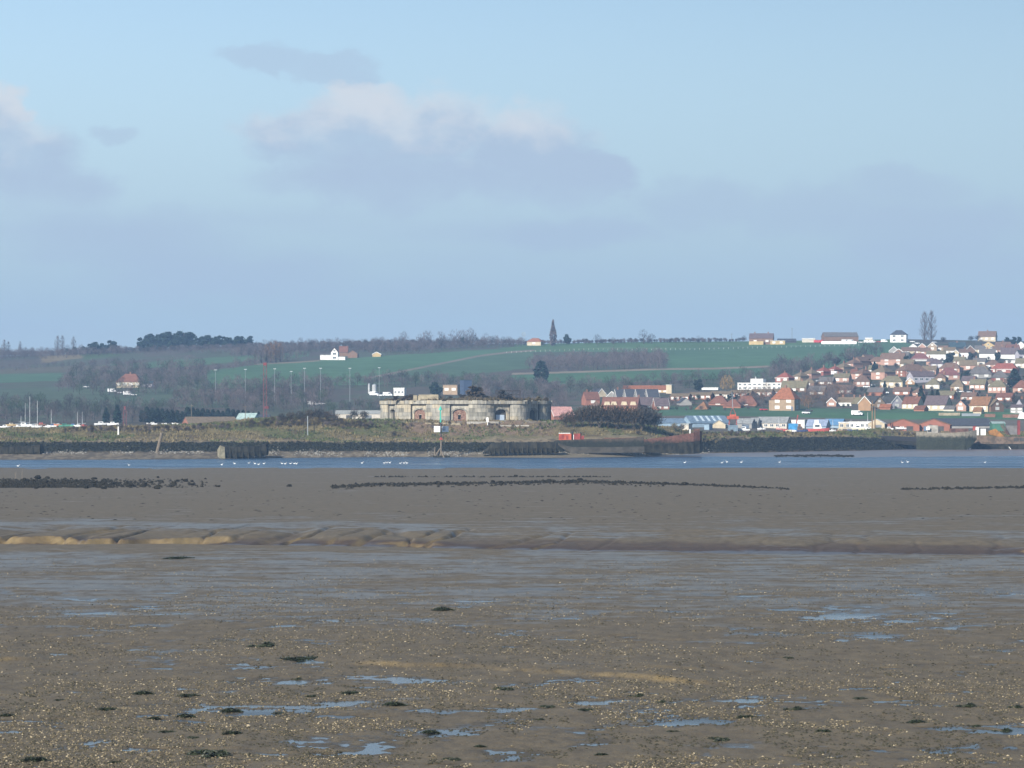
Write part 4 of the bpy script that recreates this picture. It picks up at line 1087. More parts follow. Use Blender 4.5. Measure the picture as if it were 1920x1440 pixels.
# the row climbing beside the wood
cl = 'houses climbing beside the wood'
H(1466, 717, 23, 9, 9, 'h', 'red', 'red', 30, B2, 'red house with white eaves, lowest of the climbing row', opt='em', group=cl)
H(1493, 714, 14, 9, 8, 'h', 'tan', 'tan', 38, A, 'tan hipped house, second up the climbing row', opt='m', group=cl, depth=10)
H(1513, 710, 15, 10, 8, 'h', 'tan', 'pink', 38, A, 'tan and pink hipped house, third up the climbing row', opt='m', group=cl, depth=10)
H(1536, 704, 14, 8, 8, 'h', 'red', 'red', 38, A, 'red hipped house with white eaves, fourth up the climbing row', opt='em', group=cl, depth=10)
H(1557, 701, 12, 8, 7, 'h', 'red', 'pink', 38, A, 'small red roofed house, fifth up the climbing row', opt='em', group=cl, depth=10)
H(1573, 697, 16, 9, 8, 'h', 'tan', 'tan', 38, A, 'tan house, sixth up the climbing row', opt='m', group=cl, depth=11)
H(1592, 691, 14, 10, 8, 'h', 'brown', 'pink', 38, A, 'brown roofed house, seventh up the climbing row', opt='m', group=cl, depth=11)
H(1606, 686, 12, 9, 8, 'f', 'brown', 'brown', 38, None, 'dark brown gable, eighth up the climbing row', group=cl, depth=11)
H(1618, 680, 13, 7, 8, 'f', 'brown', 'tan', 38, None, 'topmost brown gable of the climbing row', group=cl, depth=11)
H(1577, 717, 28, 9, 8, 'g', 'olive', 'pink', 3, B2, 'olive roofed house with two big white windows below the climbing row', opt='cC')
H(1600, 709, 11, 9, 8, 'g', 'redbrown', 'pink', 3, None, 'narrow reddish house at the end of the olive roofed house')
H(1488, 735, 46, 8, 13, 'g', 'olive', 'brown', 3, C3, 'broad olive roofed house behind the big orange roof', opt='cC')
H(1530, 741, 30, 7, 10, 'g', 'grey', 'brown', 3, B2, 'grey roofed house half hidden by bare trees behind the orange roof')
# houses seen only between and above the others
for a in [(1640, 700, 24, 7, 8, 'g', 'olive', 'pink', 3, B2, 'olive roofed house beside the dark evergreen at the top of the climbing row'), (1693, 702, 26, 8, 8, 'h', 'brown', 'pink', 3, B2, 'brown hipped house just above the long house with a sunlit pink end'),
          (1741, 702, 26, 8, 8, 'g', 'tan', 'pink', 3, B2, 'tan roofed house under the mauve grey house'), (1762, 716, 20, 8, 8, 'h', 'brown', 'tan', 4, A, 'little brown hipped house before the rose red roof'), (1815, 722, 24, 8, 9, 'g', 'purple', 'pink', 3, B2, 'purplish roofed house between the tan house and the broad grey one'),
          (1853, 727, 22, 8, 8, 'h', 'tan', 'pale', 4, A, 'tan hipped house behind the olive roofed row'), (1893, 726, 22, 8, 8, 'g', 'brown', 'pink', 4, B2, 'brown roofed house before the trunk of the broad conifer'), (1690, 741, 30, 7, 8, 'g', 'brown', 'brick', 4, B2, 'brown roofed house above the pale garden fences'), (1640, 742, 28, 7, 8, 'g', 'grey', 'brick', 4, None, 'grey roof low behind the tan gable and the masts'),
          (1722, 742, 22, 7, 9, 'h', 'brown', 'pink', 4, A, 'brown hipped house behind the tall narrow conifer'), (1772, 748, 30, 7, 8, 'g', 'olive', 'brick', 4, B2, 'olive roof just above the largest grey roofed house'), (1815, 750, 26, 6, 8, 'g', 'brown', 'pink', 4, B2, 'brown roof just above the narrow pinkish gable'), (1882, 752, 28, 7, 8, 'g', 'redbrown', 'brick', 4, B2, 'reddish roof between the round tree and the tan side roof'),
          (1700, 690, 24, 8, 8, 'g', 'tan', 'cream', 3, B2, 'tan roofed cream house left of the mauve grey one'), (1640, 684, 22, 7, 8, 'h', 'brown', 'pink', 30, A, 'brown hipped house between the climbing row and the wide red walled house'), (1745, 684, 16, 7, 7, 'h', 'purple', 'pink', 4, None, 'small purple roof tucked under the dusky red roof'), (1798, 685, 20, 8, 8, 'g', 'olive', 'pale', 3, B2, 'olive roofed house before the dark round topped evergreen'),
          (1860, 690, 26, 7, 8, 'h', 'brown', 'pink', 3, B2, 'brown hipped house above the wide red roofed bungalow'), (1915, 690, 22, 9, 9, 'g', 'olive', 'pale', 3, B2, 'olive roofed house at the edge above the broad conifer'), (1835, 685, 22, 7, 7, 'g', 'grey', 'pale', 3, B2, 'pale house with a grey roof below the grey roofed terrace'), (1690, 673, 24, 6, 7, 'g', 'grey', 'pale', 3, B2, 'grey roofed pale house above the wide red walled house'),
          (1780, 664, 22, 7, 6, 'g', 'tan', 'pale', 2, B2, 'tan roofed house under the dark teal bungalow'), (1837, 662, 18, 7, 7, 'g', 'grey', 'cream', 2, A, 'grey roofed cream house left of the cream yellow gable'), (1872, 662, 22, 6, 7, 'g', 'brown', 'pink', 2, B2, 'brown roofed house right below the cream yellow gable'), (1735, 665, 18, 6, 7, 'g', 'brown', 'pink', 2, B2, 'brown house below the small pinkish gable'),
          (1548, 722, 26, 7, 8, 'g', 'grey', 'brown', 5, B2, 'grey roofed house among the bare trees below the climbing row'), (1585, 738, 26, 7, 9, 'g', 'brown', 'brick', 5, B2, 'brown roofed house half hidden by bare trees left of the window band house'), (1515, 724, 22, 7, 8, 'h', 'tan', 'brown', 8, A, 'tan hipped house just right of the broad olive roof')]:
    H(*a)
# town behind the thicket
tn = 'houses of the lower town'
H(1112, 759, 26, 10, 14, 'g', 'redbrown', 'brick', -18, A, 'reddish brown house with a chimney at the near end of the lower town', opt='c', group=tn)
H(1128, 744, 17, 5, 10, 'f', 'slate', 'cream', -26, None, 'bright cream gable end with a dark green grey roof', opt='b', group=tn, depth=11)
H(1147, 745, 20, 2, 9, 'f', 'slate', 'grey', 2, None, 'grey gable outlined by white bargeboards in the lower town', opt='b', group=tn, depth=10)
for i, px in enumerate((1167, 1185, 1206, 1226)):
    H(px, 747, 21, 3, 14, 'g', 'slate', 'grey', -12, None, 'slate roofed terrace house, %s of four from the white bargeboards' % ORD[i], opt='b' if i else 'bc', group=tn)
for i, (px, w) in enumerate(((1143, 30), (1170, 24), (1187, 16))):
    t = H(px, 771, w, 10, 16, 'g', 'redbrown', 'brick', 3, None, 'red brick roofed house with a cream dormer, %s from the cypress side' % ORD[i], group=tn)
    k = t.location.y / F
    for dx in ((0,) if i else (-5, 8)):
        MB().prism([(dx * k - 2.1, 7 * k), (dx * k + 2.1, 7 * k), (dx * k + 1.2, 18 * k), (dx * k - 1.2, 18 * k)], .2, 4.5).obj('dormer', wall_mat('cream'), t)
H(1117, 765, 18, 4, 9, 'h', 'brown', 'cream', 2, None, 'small cream hip end rising from the thicket', group=tn)
H(1210, 767, 34, 7, 15, 'g', 'purple', 'brick', -10, B2, 'purple slate house behind the dark thicket', group=tn, opt='c')
H(1242, 768, 26, 7, 14, 'g', 'purple', 'brick', -10, B2, 'purple slate house with a white verge past the thicket', group=tn, opt='b')
sh = H(1209, 737, 86, 6, 8, 'g', 'orange', 'yellow', 3, (1, 8, 'w'), 'long shop row with a bright orange red roof', depth=12, name='shop_building', cat='shop', group=None)
H(1254, 738, 10, 16, 0, 'flat', 'white', 'cream', 12, None, 'square cream tower block at the end of the orange roofed shops', name='tower_block', cat='building', depth=5, group=None)
for i, (px, row, w, wc) in enumerate(((1274, 751, 34, 'brick'), (1312, 749, 40, 'brick'), (1350, 747, 38, 'pale'), (1388, 745, 38, 'brick'), (1427, 743, 38, 'pink'), (1464, 742, 34, 'lav'))):
    H(px, row, w, 8, 5, 'g', 'tan', wc, 4, (1, 4, 'w'), 'brick terrace with a pale ribbon roof, %s block from the tower' % ORD[i], name='terrace_block', cat='terrace', group='blocks of the long terrace', opt='')
H(1286, 760, 22, 5, 9, 'f', 'slate', 'grey', -10, None, 'small grey gable among the dark trees below the terrace', group=tn)
H(1315, 768, 21, 2, 13, 'h', 'ginger', 'tan', 8, None, 'sunlit tan pyramid roof by the green strip', group=tn)
H(1346, 760, 34, 5, 13, 'h', 'redbrown', 'brick', 4, A, 'reddish hipped house below the terrace, with one white window', group=tn)
H(1372, 765, 32, 5, 11, 'h', 'redbrown', 'brick', 4, None, 'low reddish hipped roof in front of the bare orange trees', group=tn)
H(1398, 761, 40, 5, 14, 'h', 'redbrown', 'brick', 4, A, 'broad reddish hipped house under the bare trees', group=tn)
# the school
sc = H(1424, 731, 80, 13, 0, 'flat', 'white', 'white', 4, (2, 9, 'd'), 'white modern school with flat roofs and a small tower', depth=14, name='school_building', cat='school', group=None)
k = sc.location.y / F
MB().box(-20 * k, 4 * k, 4, 12, 13 * k + .26, 21 * k).obj('roof_block', wall_mat('white'), sc)
MB().tube((-13 * k, 8, 21 * k + .01), (-13 * k, 8, 25 * k), .5).obj('flue', mat('flue_metal', (.5, .5, .5), metal=.5, rough=.4), sc)
H(1331, 731, 30, 4, 0, 'flat', 'white', 'white', 3, None, 'long low white wing of the school beyond the golden willow', name='school_building', cat='school', depth=7, group=None)
# farther off
H(240, 727, 46, 12, 14, 'h', 'redbrown', 'cream', 10, (1, 4, 'w'), 'cream farmhouse with a reddish hipped roof and white chimney in the wood', opt='m', depth=10, name='farmhouse', group=None)
H(276, 726, 18, 7, 4, 'g', 'teal', 'lav', 4, None, 'small blue grey shed beside the cream farmhouse', name='shed', cat='shed', group=None)
wh = H(627, 675, 13, 15, 8, 'f', 'redbrown', 'white', 6, (2, 1, 'd'), 'white house with a tall pointed gable on the edge of the ridge wood', opt='', group=None)
k = wh.location.y / F
MB().box(-27 * k, -7 * k, .5, 7, -1.5, 9 * k).box(-27.5 * k, -6.5 * k, .2, 7.3, 9 * k + .004, 9.6 * k).obj('side_wing', wall_mat('white'), wh)
MB().box(7 * k, 20 * k, .5, 7, -1.5, 6 * k).obj('low_wing', wall_mat('white'), wh)
H(644, 668, 16, 8, 11, 'g', 'redbrown', 'brown', 0, None, 'red brown roof close behind the white gabled house', group=None)
H(661, 671, 18, 8, 6, 'f', 'brown', 'brown', 8, None, 'plain brown barn next to the white gabled house', name='barn', cat='barn', group=None)
H(706, 669, 16, 5, 4, 'f', 'white', 'yellow', 4, None, 'tiny yellow garage alone on the field edge', name='garage', cat='garage', opt='b', group=None)
H(1001, 648, 26, 8, 6, 'h', 'orange', 'cream', 20, A, 'house with an orange roof on the ridge beside the wind pump', group=None)
t = H(1427, 646, 44, 12, 9, 'g', 'purple', 'brown', 5, (1, 2, 'w'), 'brown house on the skyline with yellow lower extensions', opt='cC', depth=10, group=None)
k = t.location.y / F
MB().box(-22 * k, 5 * k, -3.5, -.06, -1.5, 6 * k).obj('front_wing', wall_mat('yellow'), t)
H(1458, 646, 27, 7, 0, 'flat', 'white', 'yellow', 4, B2, 'low yellow block beside the brown skyline house', group=None, depth=6)
H(1476, 643, 34, 3, 5, 'g', 'slate', 'dark', 0, None, 'long dark shed roof behind the low yellow block', name='shed', cat='shed', group=None)
H(1578, 641, 64, 10, 8, 'g', 'grey', 'brown', -6, None, 'long grey roofed farm barn on the skyline', name='barn', cat='barn', group=None, depth=14)
H(1516, 642, 24, 6, 2, 'flat', 'white', 'pale', 3, None, 'low pale shed on the skyline beside the red container', name='shed', cat='shed', group=None, depth=6)
H(1684, 642, 29, 15, 8, 'h', 'slate', 'white', 8, (2, 2, 'd'), 'bright white square house with a slate hipped roof on the skyline', opt='', depth=10, group=None)
H(1629, 642, 13, 6, 3, 'flat', 'white', 'cream', 3, None, 'small cream hut between the long barn and the vans', name='hut', cat='shed', group=None, depth=4)
H(844, 740, 27, 18, 0, 'flat', 'tan', 'tan', 10, (1, 2, 'w'), 'square tan brick block behind the fort with white corner windows', name='office_block', cat='building', depth=8, group=None)
H(877, 742, 15, 29, 0, 'flat', 'teal', 'navy', -20, None, 'tall dark blue clad tower behind the fort', name='tower_block', cat='building', depth=7, group=None)
H(748, 742, 20, 12, 3, 'flat', 'white', 'white', 8, (1, 3, 'd'), 'white cabin with dark windows beyond the fort', name='portable_cabin', cat='cabin', depth=4, group=None)

# ------------------------------------------------------------------ the fort
STONES = [mat('granite_%s' % n, c, rough=.9, var=.3, scale=.9, bump=.5, bscale=3, det=6.0, stretch=(1.3, 1.3, .28)) for n, c in (('pale', (.36, .335, .275)), ('grey', (.29, .275, .235)), ('stained', (.21, .20, .165)), ('buff', (.38, .335, .25)))]
M_CORE = mat('dark_and_shade', (.07, .066, .06), rough=.95)  # near-black; also stands in for the shade inside the gun ports
M_RBRICK = mat('red_infill_brick', (.17, .085, .062), rough=.9, var=.3, scale=1.6, c2=(.30, .19, .14), bump=.4, bscale=6)
M_CONC = mat('weathered_concrete', (.34, .29, .20), rough=.9, var=.25, scale=.5, bump=.3)
M_EARTH = colmat('fort_turf', scale=.8, var=.4)
M_RUST = mat('rusty_steel', (.13, .07, .05), rough=.85, var=.45, scale=1.2, bump=.3)
def build_fort():
    R, ZB = 33.0, 12.2
    Yc = 1083.0; Xc = (875 - 960) / F * Yc
    t = thing('sea_fort', 'round ruined granite sea fort with arched bricked up gun ports', 'fort', (Xc, Yc, ZB))
    H0, HT = 6.75, 8.15                                   # wall head and top of coping above the foot
    pol = lambda a, r, z: (r * math.sin(math.radians(a)), -r * math.cos(math.radians(a)), z)
    def seg(mb, a0, a1, r0, r1, z0, z1, m=0, r1b=None):
        rb = r1 if r1b is None else r1b
        mb.hexa([pol(a0, r1, z0), pol(a1, rb, z0), pol(a1, r0, z0), pol(a0, r0, z0), pol(a0, r1, z1), pol(a1, rb, z1), pol(a1, r0, z1), pol(a0, r0, z1)], m)
    step = 29.7; arches = [-63.5 + step * k for k in range(-1, 6)]
    hw = 6.3
    def Rb(a):                                            # the piers swell outwards like drums
        for c0, c1 in zip(arches, arches[1:]):
            if c0 + hw <= a <= c1 - hw:
                f = (a - (c0 + c1) / 2) / ((c1 - c0) / 2 - hw); return R + 1.5 * (1 - f * f) - .5
        return R - .9
    core = MB()
    cover = lambda a: any(abs(a - c) < hw - .2 for c in arches[:-1])
    spans = []
    edges = sorted([c - hw for c in arches] + [c + hw for c in arches])
    lo, hi = arches[0] - hw, arches[-1] + hw
    for i in range(len(arches) - 1):                      # core behind the piers
        a0, a1 = arches[i] + hw, arches[i + 1] - hw
        for k in range(4): seg(core, a0 + (a1 - a0) * k / 4, a0 + (a1 - a0) * (k + 1) / 4, R - 4.0, R - .95, -1.5, H0)
    for k in range(24):                                   # plain back of the ring
        w = 360 - (hi - lo)
        seg(core, hi + w * k / 24, hi + w * (k + 1) / 24, R - 4.0, R, -1.5, H0)
    core.obj('core_wall', M_CORE, t)
    nb = 0
    for i in range(len(arches) - 1):
        a0, a1 = arches[i] + hw, arches[i + 1] - hw
        for row in range(5):
            z0, z1 = -1.0 + row * 1.55, -1.0 + (row + 1) * 1.55 - .05
            ncol = 4 if row % 2 else 3
            for c in range(ncol):
                b0, b1 = a0 + (a1 - a0) * c / ncol, a0 + (a1 - a0) * (c + 1) / ncol
                g = .05
                mb = MB(); j = rnd.uniform(-.07, .07)
                am = (b0 + b1) / 2
                e0, e1 = b0 + (0 if c == 0 else g), b1 - (0 if c == ncol - 1 else g)
                seg(mb, e0, am, R - .94, Rb(e0 + 1e-4) + j, z0, z1, 0, Rb(am) + j); seg(mb, am, e1, R - .94, Rb(am) + j, z0, z1, 0, Rb(e1 - 1e-4) + j)
                mb.obj('stone_block', STONES[rnd.choices((0, 1, 2, 3), (5, 4, 2 if row else 4, 2))[0]], t); nb += 1
    a = lo
    while a < hi:                                          # coping course
        w = rnd.uniform(2.2, 3.4)
        a1_ = min(a + w - .12, hi); mb = MB(); jj = .42 + rnd.uniform(-.06, .06); seg(mb, a, a1_, R - 1.9, max(Rb(a), R - .6) + jj, H0 + .003, HT - rnd.choice((0, 0, 0, .06, .15, .3)), 0, max(Rb(a1_), R - .6) + jj)
        mb.obj('coping_stone', STONES[rnd.choice((0, 0, 3, 1))], t); a += w
    mb = MB()
    for k in range(24):
        w = 360 - (hi - lo); seg(mb, hi + w * k / 24, hi + w * (k + 1) / 24, R - 1.6, R + .4, H0 + .003, HT)
    mb.obj('rear_coping', STONES[1], t)
    # gun ports: arched stone surround, red brick infill, dark panel painted for the shade inside
    for i, c in enumerate(arches):
        half = (R - 1.0) * math.sin(math.radians(hw)) + .1
        rr = R * math.cos(math.radians(hw)) - 1.9          # plane of the port, set back between the piers
        ca = math.radians(c); base = Vector((rr * math.sin(ca), -rr * math.cos(ca), 0))
        rot = ca                                           # local -y looks outward
        aw, sp, cr = 2.55, 3.3, 1.45                       # arch half width, springing, rise
        arch = lambda x: sp + cr * math.sqrt(max(0, 1 - (x / aw) ** 2))
        xs = np.linspace(-aw, aw, 11)
        mb = MB()
        mb.box(-half, -aw, -.5, .6, -1.2, H0 - .002).box(aw, half, -.5, .6, -1.2, H0 - .002)
        for x0, x1 in zip(xs, xs[1:]):
            z0, z1 = arch(x0), arch(x1)
            mb.hexa([(x0, -.5, z0), (x1, -.5, z1), (x1, .6, z1), (x0, .6, z0), (x0, -.5, H0 - .002), (x1, -.5, H0 - .002), (x1, .6, H0 - .002), (x0, .6, H0 - .002)])
        su = mb.obj('port_surround', STONES[0 if i % 2 else 3], t, base, rot)
        n = 9                                              # voussoirs, each a stone
        for k in range(n):
            f0, f1 = math.pi * (1 - k / n) - .012, math.pi * (1 - (k + 1) / n) + .012
            P = lambda f, e: (math.cos(f) * (aw + e), sp + math.sin(f) * (cr + e))
            mb = MB(); (x0, z0), (x1, z1), (x2, z2), (x3, z3) = P(f0, .04), P(f1, .04), P(f1, .62), P(f0, .62)
            mb.hexa([(x0, -.72, z0), (x1, -.72, z1), (x1, -.51, z1), (x0, -.51, z0), (x3, -.72, z3), (x2, -.72, z2), (x2, -.51, z2), (x3, -.51, z3)])
            mb.obj('voussoir', STONES[2 if k % 2 else 1], su)
        if i in (2, 3):
            ww, w0, w1 = .55, .95, 2.6
            mb = MB()
            mb.box(-aw, -ww, -.1, .25, -1.2, w1).box(ww, aw, -.1, .25, -1.2, w1).box(-ww, ww, -.1, .25, -1.2, w0)
            for x0, x1 in zip(xs, xs[1:]):
                z0, z1 = arch(x0) + .01, arch(x1) + .01
                if min(z0, z1) > w1 - 5: mb.hexa([(x0, -.1, w1), (x1, -.1, w1), (x1, .25, w1), (x0, .25, w1), (x0, -.1, max(z0, w1 + .01)), (x1, -.1, max(z1, w1 + .01)), (x1, .25, max(z1, w1 + .01)), (x0, .25, max(z0, w1 + .01))])
            br = mb.obj('brick_infill', M_RBRICK, t, base, rot)
            MB().box(-ww - .1, ww + .1, -.16, -.1, w1, w1 + .18).obj('lintel', STONES[0], br)
            MB().box(-ww, ww, .9, 1.0, w0, w1).obj('port_shade', M_CORE, br)
        elif i == 4:
            MB().box(-1.6, 1.9, .7, .8, .55, 2.65).obj('bright_view_panel', mat('pale_blue_panel', (.50, .60, .72), rough=.6, var=.08), t, base, rot)['label'] = 'pale blue panel added for the bright view through the open gun port'  # added panel; its pale blue stands in for brightness through the port
            MB().box(-aw, aw, .62, .69, 2.7, 4.8).box(-aw, -1.65, .62, .69, -1, 2.7).box(1.95, aw, .62, .69, -1, 2.7).box(-1.65, 1.95, .62, .69, -1, .5).obj('port_shade', M_CORE, t, base, rot)
        else:
            MB().box(-aw, aw, .62, .7, -1, 4.8).obj('port_shade', M_CORE, t, base, rot)
    # turf roof with humps
    rs, an = np.linspace(0, R - 1.0, 26), np.linspace(0, 2 * np.pi, 73)
    A, RR = np.meshgrid(an, rs); X, Y = RR * np.sin(A), -RR * np.cos(A)
    hump = (fbm((X + Xc) / 4, Y / 5, 4, 301) - .30) * 2.6 + 3.0 * np.exp(-((X - 3.7) ** 2 / 22 + (Y + 21) ** 2 / 30)) + 1.3 * np.exp(-((X + 20) ** 2 + (Y + 18) ** 2) / 22) + 2.2 * np.exp(-((X - 14.5) ** 2 + (Y + 20) ** 2) / 14)
    Z = HT - .5 + np.maximum(hump, -.2) * sstep(R - 1, R - 5, RR) + .15 * fbm(X, Y, 2, 9)
    n1 = fbm(X / 2, Y / 2, 3, 303)[..., None]
    C = np.where(n1 > .5, [[[.13, .10, .065]]], [[[.065, .058, .035]]])
    mesh_obj('turf_roof', np_mesh('turf_roof', np.stack([X, Y, Z], -1).reshape(-1, 3), grid_faces(26, 73), M_EARTH, C.reshape(-1, 3), smooth=True), t)
    # weeds and grass along the wall head and rubble
    n = 3800
    a = rng.uniform(lo, hi, n); r = R - 1 - rng.random(n) ** 1.5 * 10
    P = np.stack([r * np.sin(np.radians(a)), -r * np.cos(np.radians(a)), HT - .1 + rng.random(n) * .2], 1)
    P[:, 2] += (3.0 * np.exp(-((P[:, 0] - 3.7) ** 2 / 22 + (P[:, 1] + 21) ** 2 / 30)) + 2.2 * np.exp(-((P[:, 0] - 14.5) ** 2 + (P[:, 1] + 20) ** 2) / 14)) * .95
    V, Fc = tri_spray(P, np.stack([rng.normal(size=n) * .5, rng.normal(size=n) * .5, np.ones(n)], 1), .5 + .9 * rng.random(n) ** 2, .35)
    o = mesh_obj('weeds', np_mesh('weeds', V, Fc, M_LEAF, np.repeat(np.where(rng.random((n, 1)) > .5, [[.14, .105, .06]], [[.07, .06, .032]]), 3, 0)), t, kind='stuff')
    # concrete gun-director block on the roof
    fx = lambda px: (px - 875) / F * 1056
    mb = MB().box(fx(777), fx(784), -27, -22, HT - .3, HT + 1.95).box(fx(787), fx(824), -27, -22, HT - .3, HT + 2.2)
    mb.box(fx(784), fx(787), -26.5, -22.5, HT - .3, HT + 1.7).obj('concrete_block', M_CONC, t)
    MB().box(fx(826), fx(836), -24, -20, HT - .3, HT + 2.0).obj('dark_hut', M_CORE, t)
    # bare steel frame
    mb = MB(); z0, z1 = HT - .3, HT + 3.7
    for y in (-24, -20):
        for px in (932, 947, 962.5, 977.5): mb.beam((fx(px), y, z0), (fx(px), y, z1), .34)
        mb.beam((fx(932), y, z1), (fx(978), y, z1), .36); mb.beam((fx(962.5), y, z0 + 2.5), (fx(977.5), y, z0 + 2.5), .3)
    for px in (932, 947, 962.5, 977.5): mb.beam((fx(px), -24, z1), (fx(px), -20, z1), .22)
    mb.obj('steel_frame', mat('black_steel', (.035, .03, .03), rough=.8), t)
    return t
fort = build_fort()
def roof_bush(px, h, dy, tone, label):
    p = Vector(((px - 960) / F * 1062, 1062 + dy, 12.2 + 8.1))
    tree('pine', p, h * 1.35, label, name='bush', tone=tone, wide=1.7, cat='bush')
roof_bush(893, 4.6, -3, 'bush', 'brown bramble mound on the fort roof, largest of the roof bushes')
roof_bush(945, 3.3, -5, 'dark', 'dark bramble mound under the rusty frame on the fort roof')
roof_bush(768, 2.0, -2, 'bush', 'low reddish bramble on the fort roof beside the concrete block')
roof_bush(1010, 1.4, -2, 'tan', 'low straw coloured tuft at the dark end of the fort roof')

for px, h, dy, tone, lab in [(742, 1.6, -3, 'bush', 'straggling bramble on the fort roof near its lit end'), (757, 1.6, 0, 'bare', 'reddish twiggy bush on the fort roof before the concrete block'), (845, 1.5, 1, 'bush', 'low bramble on the fort roof behind the dark hut'), (868, 2.1, 0, 'dark', 'dark bramble between the hut and the largest mound'), (908, 1.9, 2, 'bush', 'bramble shoulder behind the largest roof mound'), (925, 1.2, -4, 'tan', 'dry grass tuft on the wall head above the middle pier'), (990, 1.2, -4, 'tan', 'dry tuft on the wall head after the steel frame'), (1024, 1.1, -4, 'bush', 'last scrubby tuft at the dark end of the wall head')]:
    roof_bush(px, h, dy, tone, lab)
def block(px, row, w, h, d, name, label, m, cat, yaw=0, land=on_shore):
    p = land(px, row); k = p.y / F
    o = MB().box(-w * k / 2, w * k / 2, 0, d, -.6, h * k).obj(name, m, None, p, -math.radians(yaw))
    return tag(o, label, cat)
block(985, 787, 15, 9, 5, 'concrete_cube', 'square concrete block at the foot of the fort, one side in shadow', M_CONC, 'concrete block', 35)
block(905, 794, 60, 3, 2.5, 'concrete_ledge', 'long low concrete ledge under the middle of the fort', mat('pale_concrete', (.33, .31, .27), rough=.9), 'ledge')
block(830, 797, 66, 2.4, 2.5, 'concrete_ledge', 'broken pale ledge below the first bricked up ports', M_CONC, 'ledge')
block(965, 798, 55, 3, 3, 'concrete_ledge', 'grey stepped ledge in front of the concrete block', mat('pale_concrete', (.3, .3, .3)), 'ledge')

# ------------------------------------------------------------------ posts, masts, beacon
M_WOOD = mat('grey_timber', (.17, .14, .105), rough=.9, var=.35, scale=1.5, stretch=(3, 3, .4))
M_WEED = mat('weedy_timber', (.020, .020, .015), rough=.9, var=.5, scale=1.2, spec=.15, c2=(.055, .05, .034), stretch=(1.5, 1.5, .3))
M_GREEN = mat('sea_green_paint', (.06, .47, .36), rough=.45, var=.08)
M_RED = mat('red_paint', (.30, .055, .045), rough=.6, var=.35)
M_ORANGE = mat('orange_paint', (.42, .095, .05), rough=.6, var=.3)
M_STEEL = mat('galvanised_steel', (.26, .29, .31), rough=.5, var=.1)
def post(px, row, top, r, name, label, m, cat, lean=0.0, land=on_shore, group=None):
    p = land(px, row); h = (row - top) / F * p.y
    o = MB().tube((0, 0, -1), (lean * h, 0, h), r, r * .85, 8).obj(name, m, None, p)
    return tag(o, label, cat, group)
post(293, 849, 811, .6, 'leaning_post', 'stout grey timber post leaning over the dark shore wall', M_WOOD, 'post', .27)
post(222, 815, 800, .32, 'white_post', 'short white post standing in the grass near the yachts', M_WHITE, 'post')
post(577, 817, 781, .2, 'mooring_pole', 'thin pale pole on the grass bank, nearer the sea wall barge', M_STEEL, 'pole')
post(589, 815, 783, .18, 'mooring_pole', 'fainter thin pole just beside the first pale pole', M_WOOD, 'pole')
p = on_shore(914, 799)
t = thing('white_marker', 'small white marker board on a short post below the fort', 'marker', p)
MB().tube((0, 0, -1), (0, 0, 3.1), .16, n=6).obj('post', M_WHITE, t); MB().box(-.42, .42, -.18, .18, 1.5, 3.2).obj('board', M_WHITE, t)

def beacon():
    p = at(827, 858, 968.0); p.z = 0.1
    t = thing('channel_beacon', 'tall beacon with a green cone topmark and two white notice boards', 'beacon', p)
    z = lambda row: rz(row, 968.0) - p.z
    MB().tube((0, 0, -1), (0, 0, z(823)), .34, .3, 8).obj('lower_post', M_WOOD, t)
    MB().tube((0, 0, z(823)), (-.15, 0, z(792)), .22, .2, 8).obj('pole', mat('dark_post', (.06, .05, .06)), t)
    MB().tube((-.15, 0, z(792)), (-.2, 0, z(768)), .22, .2, 8).obj('green_pole', M_GREEN, t)
    MB().tube((-.2, 0, z(769)), (-.2, 0, z(761)), .72, .04, 10).obj('cone_topmark', M_GREEN, t)
    MB().box(-.7, .5, -.12, .12, z(786), z(785.2)).box(-.6, .3, -.12, .12, z(790), z(789.4)).obj('crossbar', M_GREEN, t)
    MB().box(-.6, .5, -.4, .4, z(824.5), z(822)).tube((0, 0, z(822)), (0, 0, z(819)), .28).obj('red_collar', M_RED, t)
    k = 968 / F
    M_SIGN = mat('sign_white', (.82, .82, .82), rough=.5, var=.03); M_TXT = mat('sign_print', (.16, .17, .24), rough=.6)
    for x0, x1, y, ry, lines in ((-13.2 * k, -1.6 * k, -.3, -.30, ((.62, .8),)), (1.8 * k, 13.6 * k, .05, .95, ((.28, .8), (.5, .74), (.68, .8)))):
        w = (x1 - x0); h = 11 * k
        b = MB().box(0, w / math.cos(ry), -.05, .05, 0, h).obj('notice_board', M_SIGN, t, (x0, y - (w * math.tan(ry) if ry < 0 else 0) * -1 if False else y, z(810)), (0, 0, ry))
        for f, l in lines:
            MB().box(w * (1 - l) / 2, w * (1 + l) / 2, -.062, -.052, h * (1 - f) - .1, h * (1 - f) + .1).obj('printed_line', M_TXT, b)
    for k2, (dx, dy, h) in enumerate(((-2.6, -.5, 3.0), (-1.8, 1.2, 2.2), (1.2, -1.0, 2.0), (2.2, .6, 1.2))):
        MB().tube((dx, dy, -.6), (dx * .12, dy * .2, h), .34, .26, 6).obj('timber_strut', M_WOOD, t)
    MB().tube((-2.3, .4, -.6), (-2.1, .3, 3.6), .28, .2, 6).obj('timber_pile', M_WOOD, t)
    MB().box(-2.8, 3.2, -.9, 1.0, -.5, .55).obj('footing', M_WEED, t)
beacon()

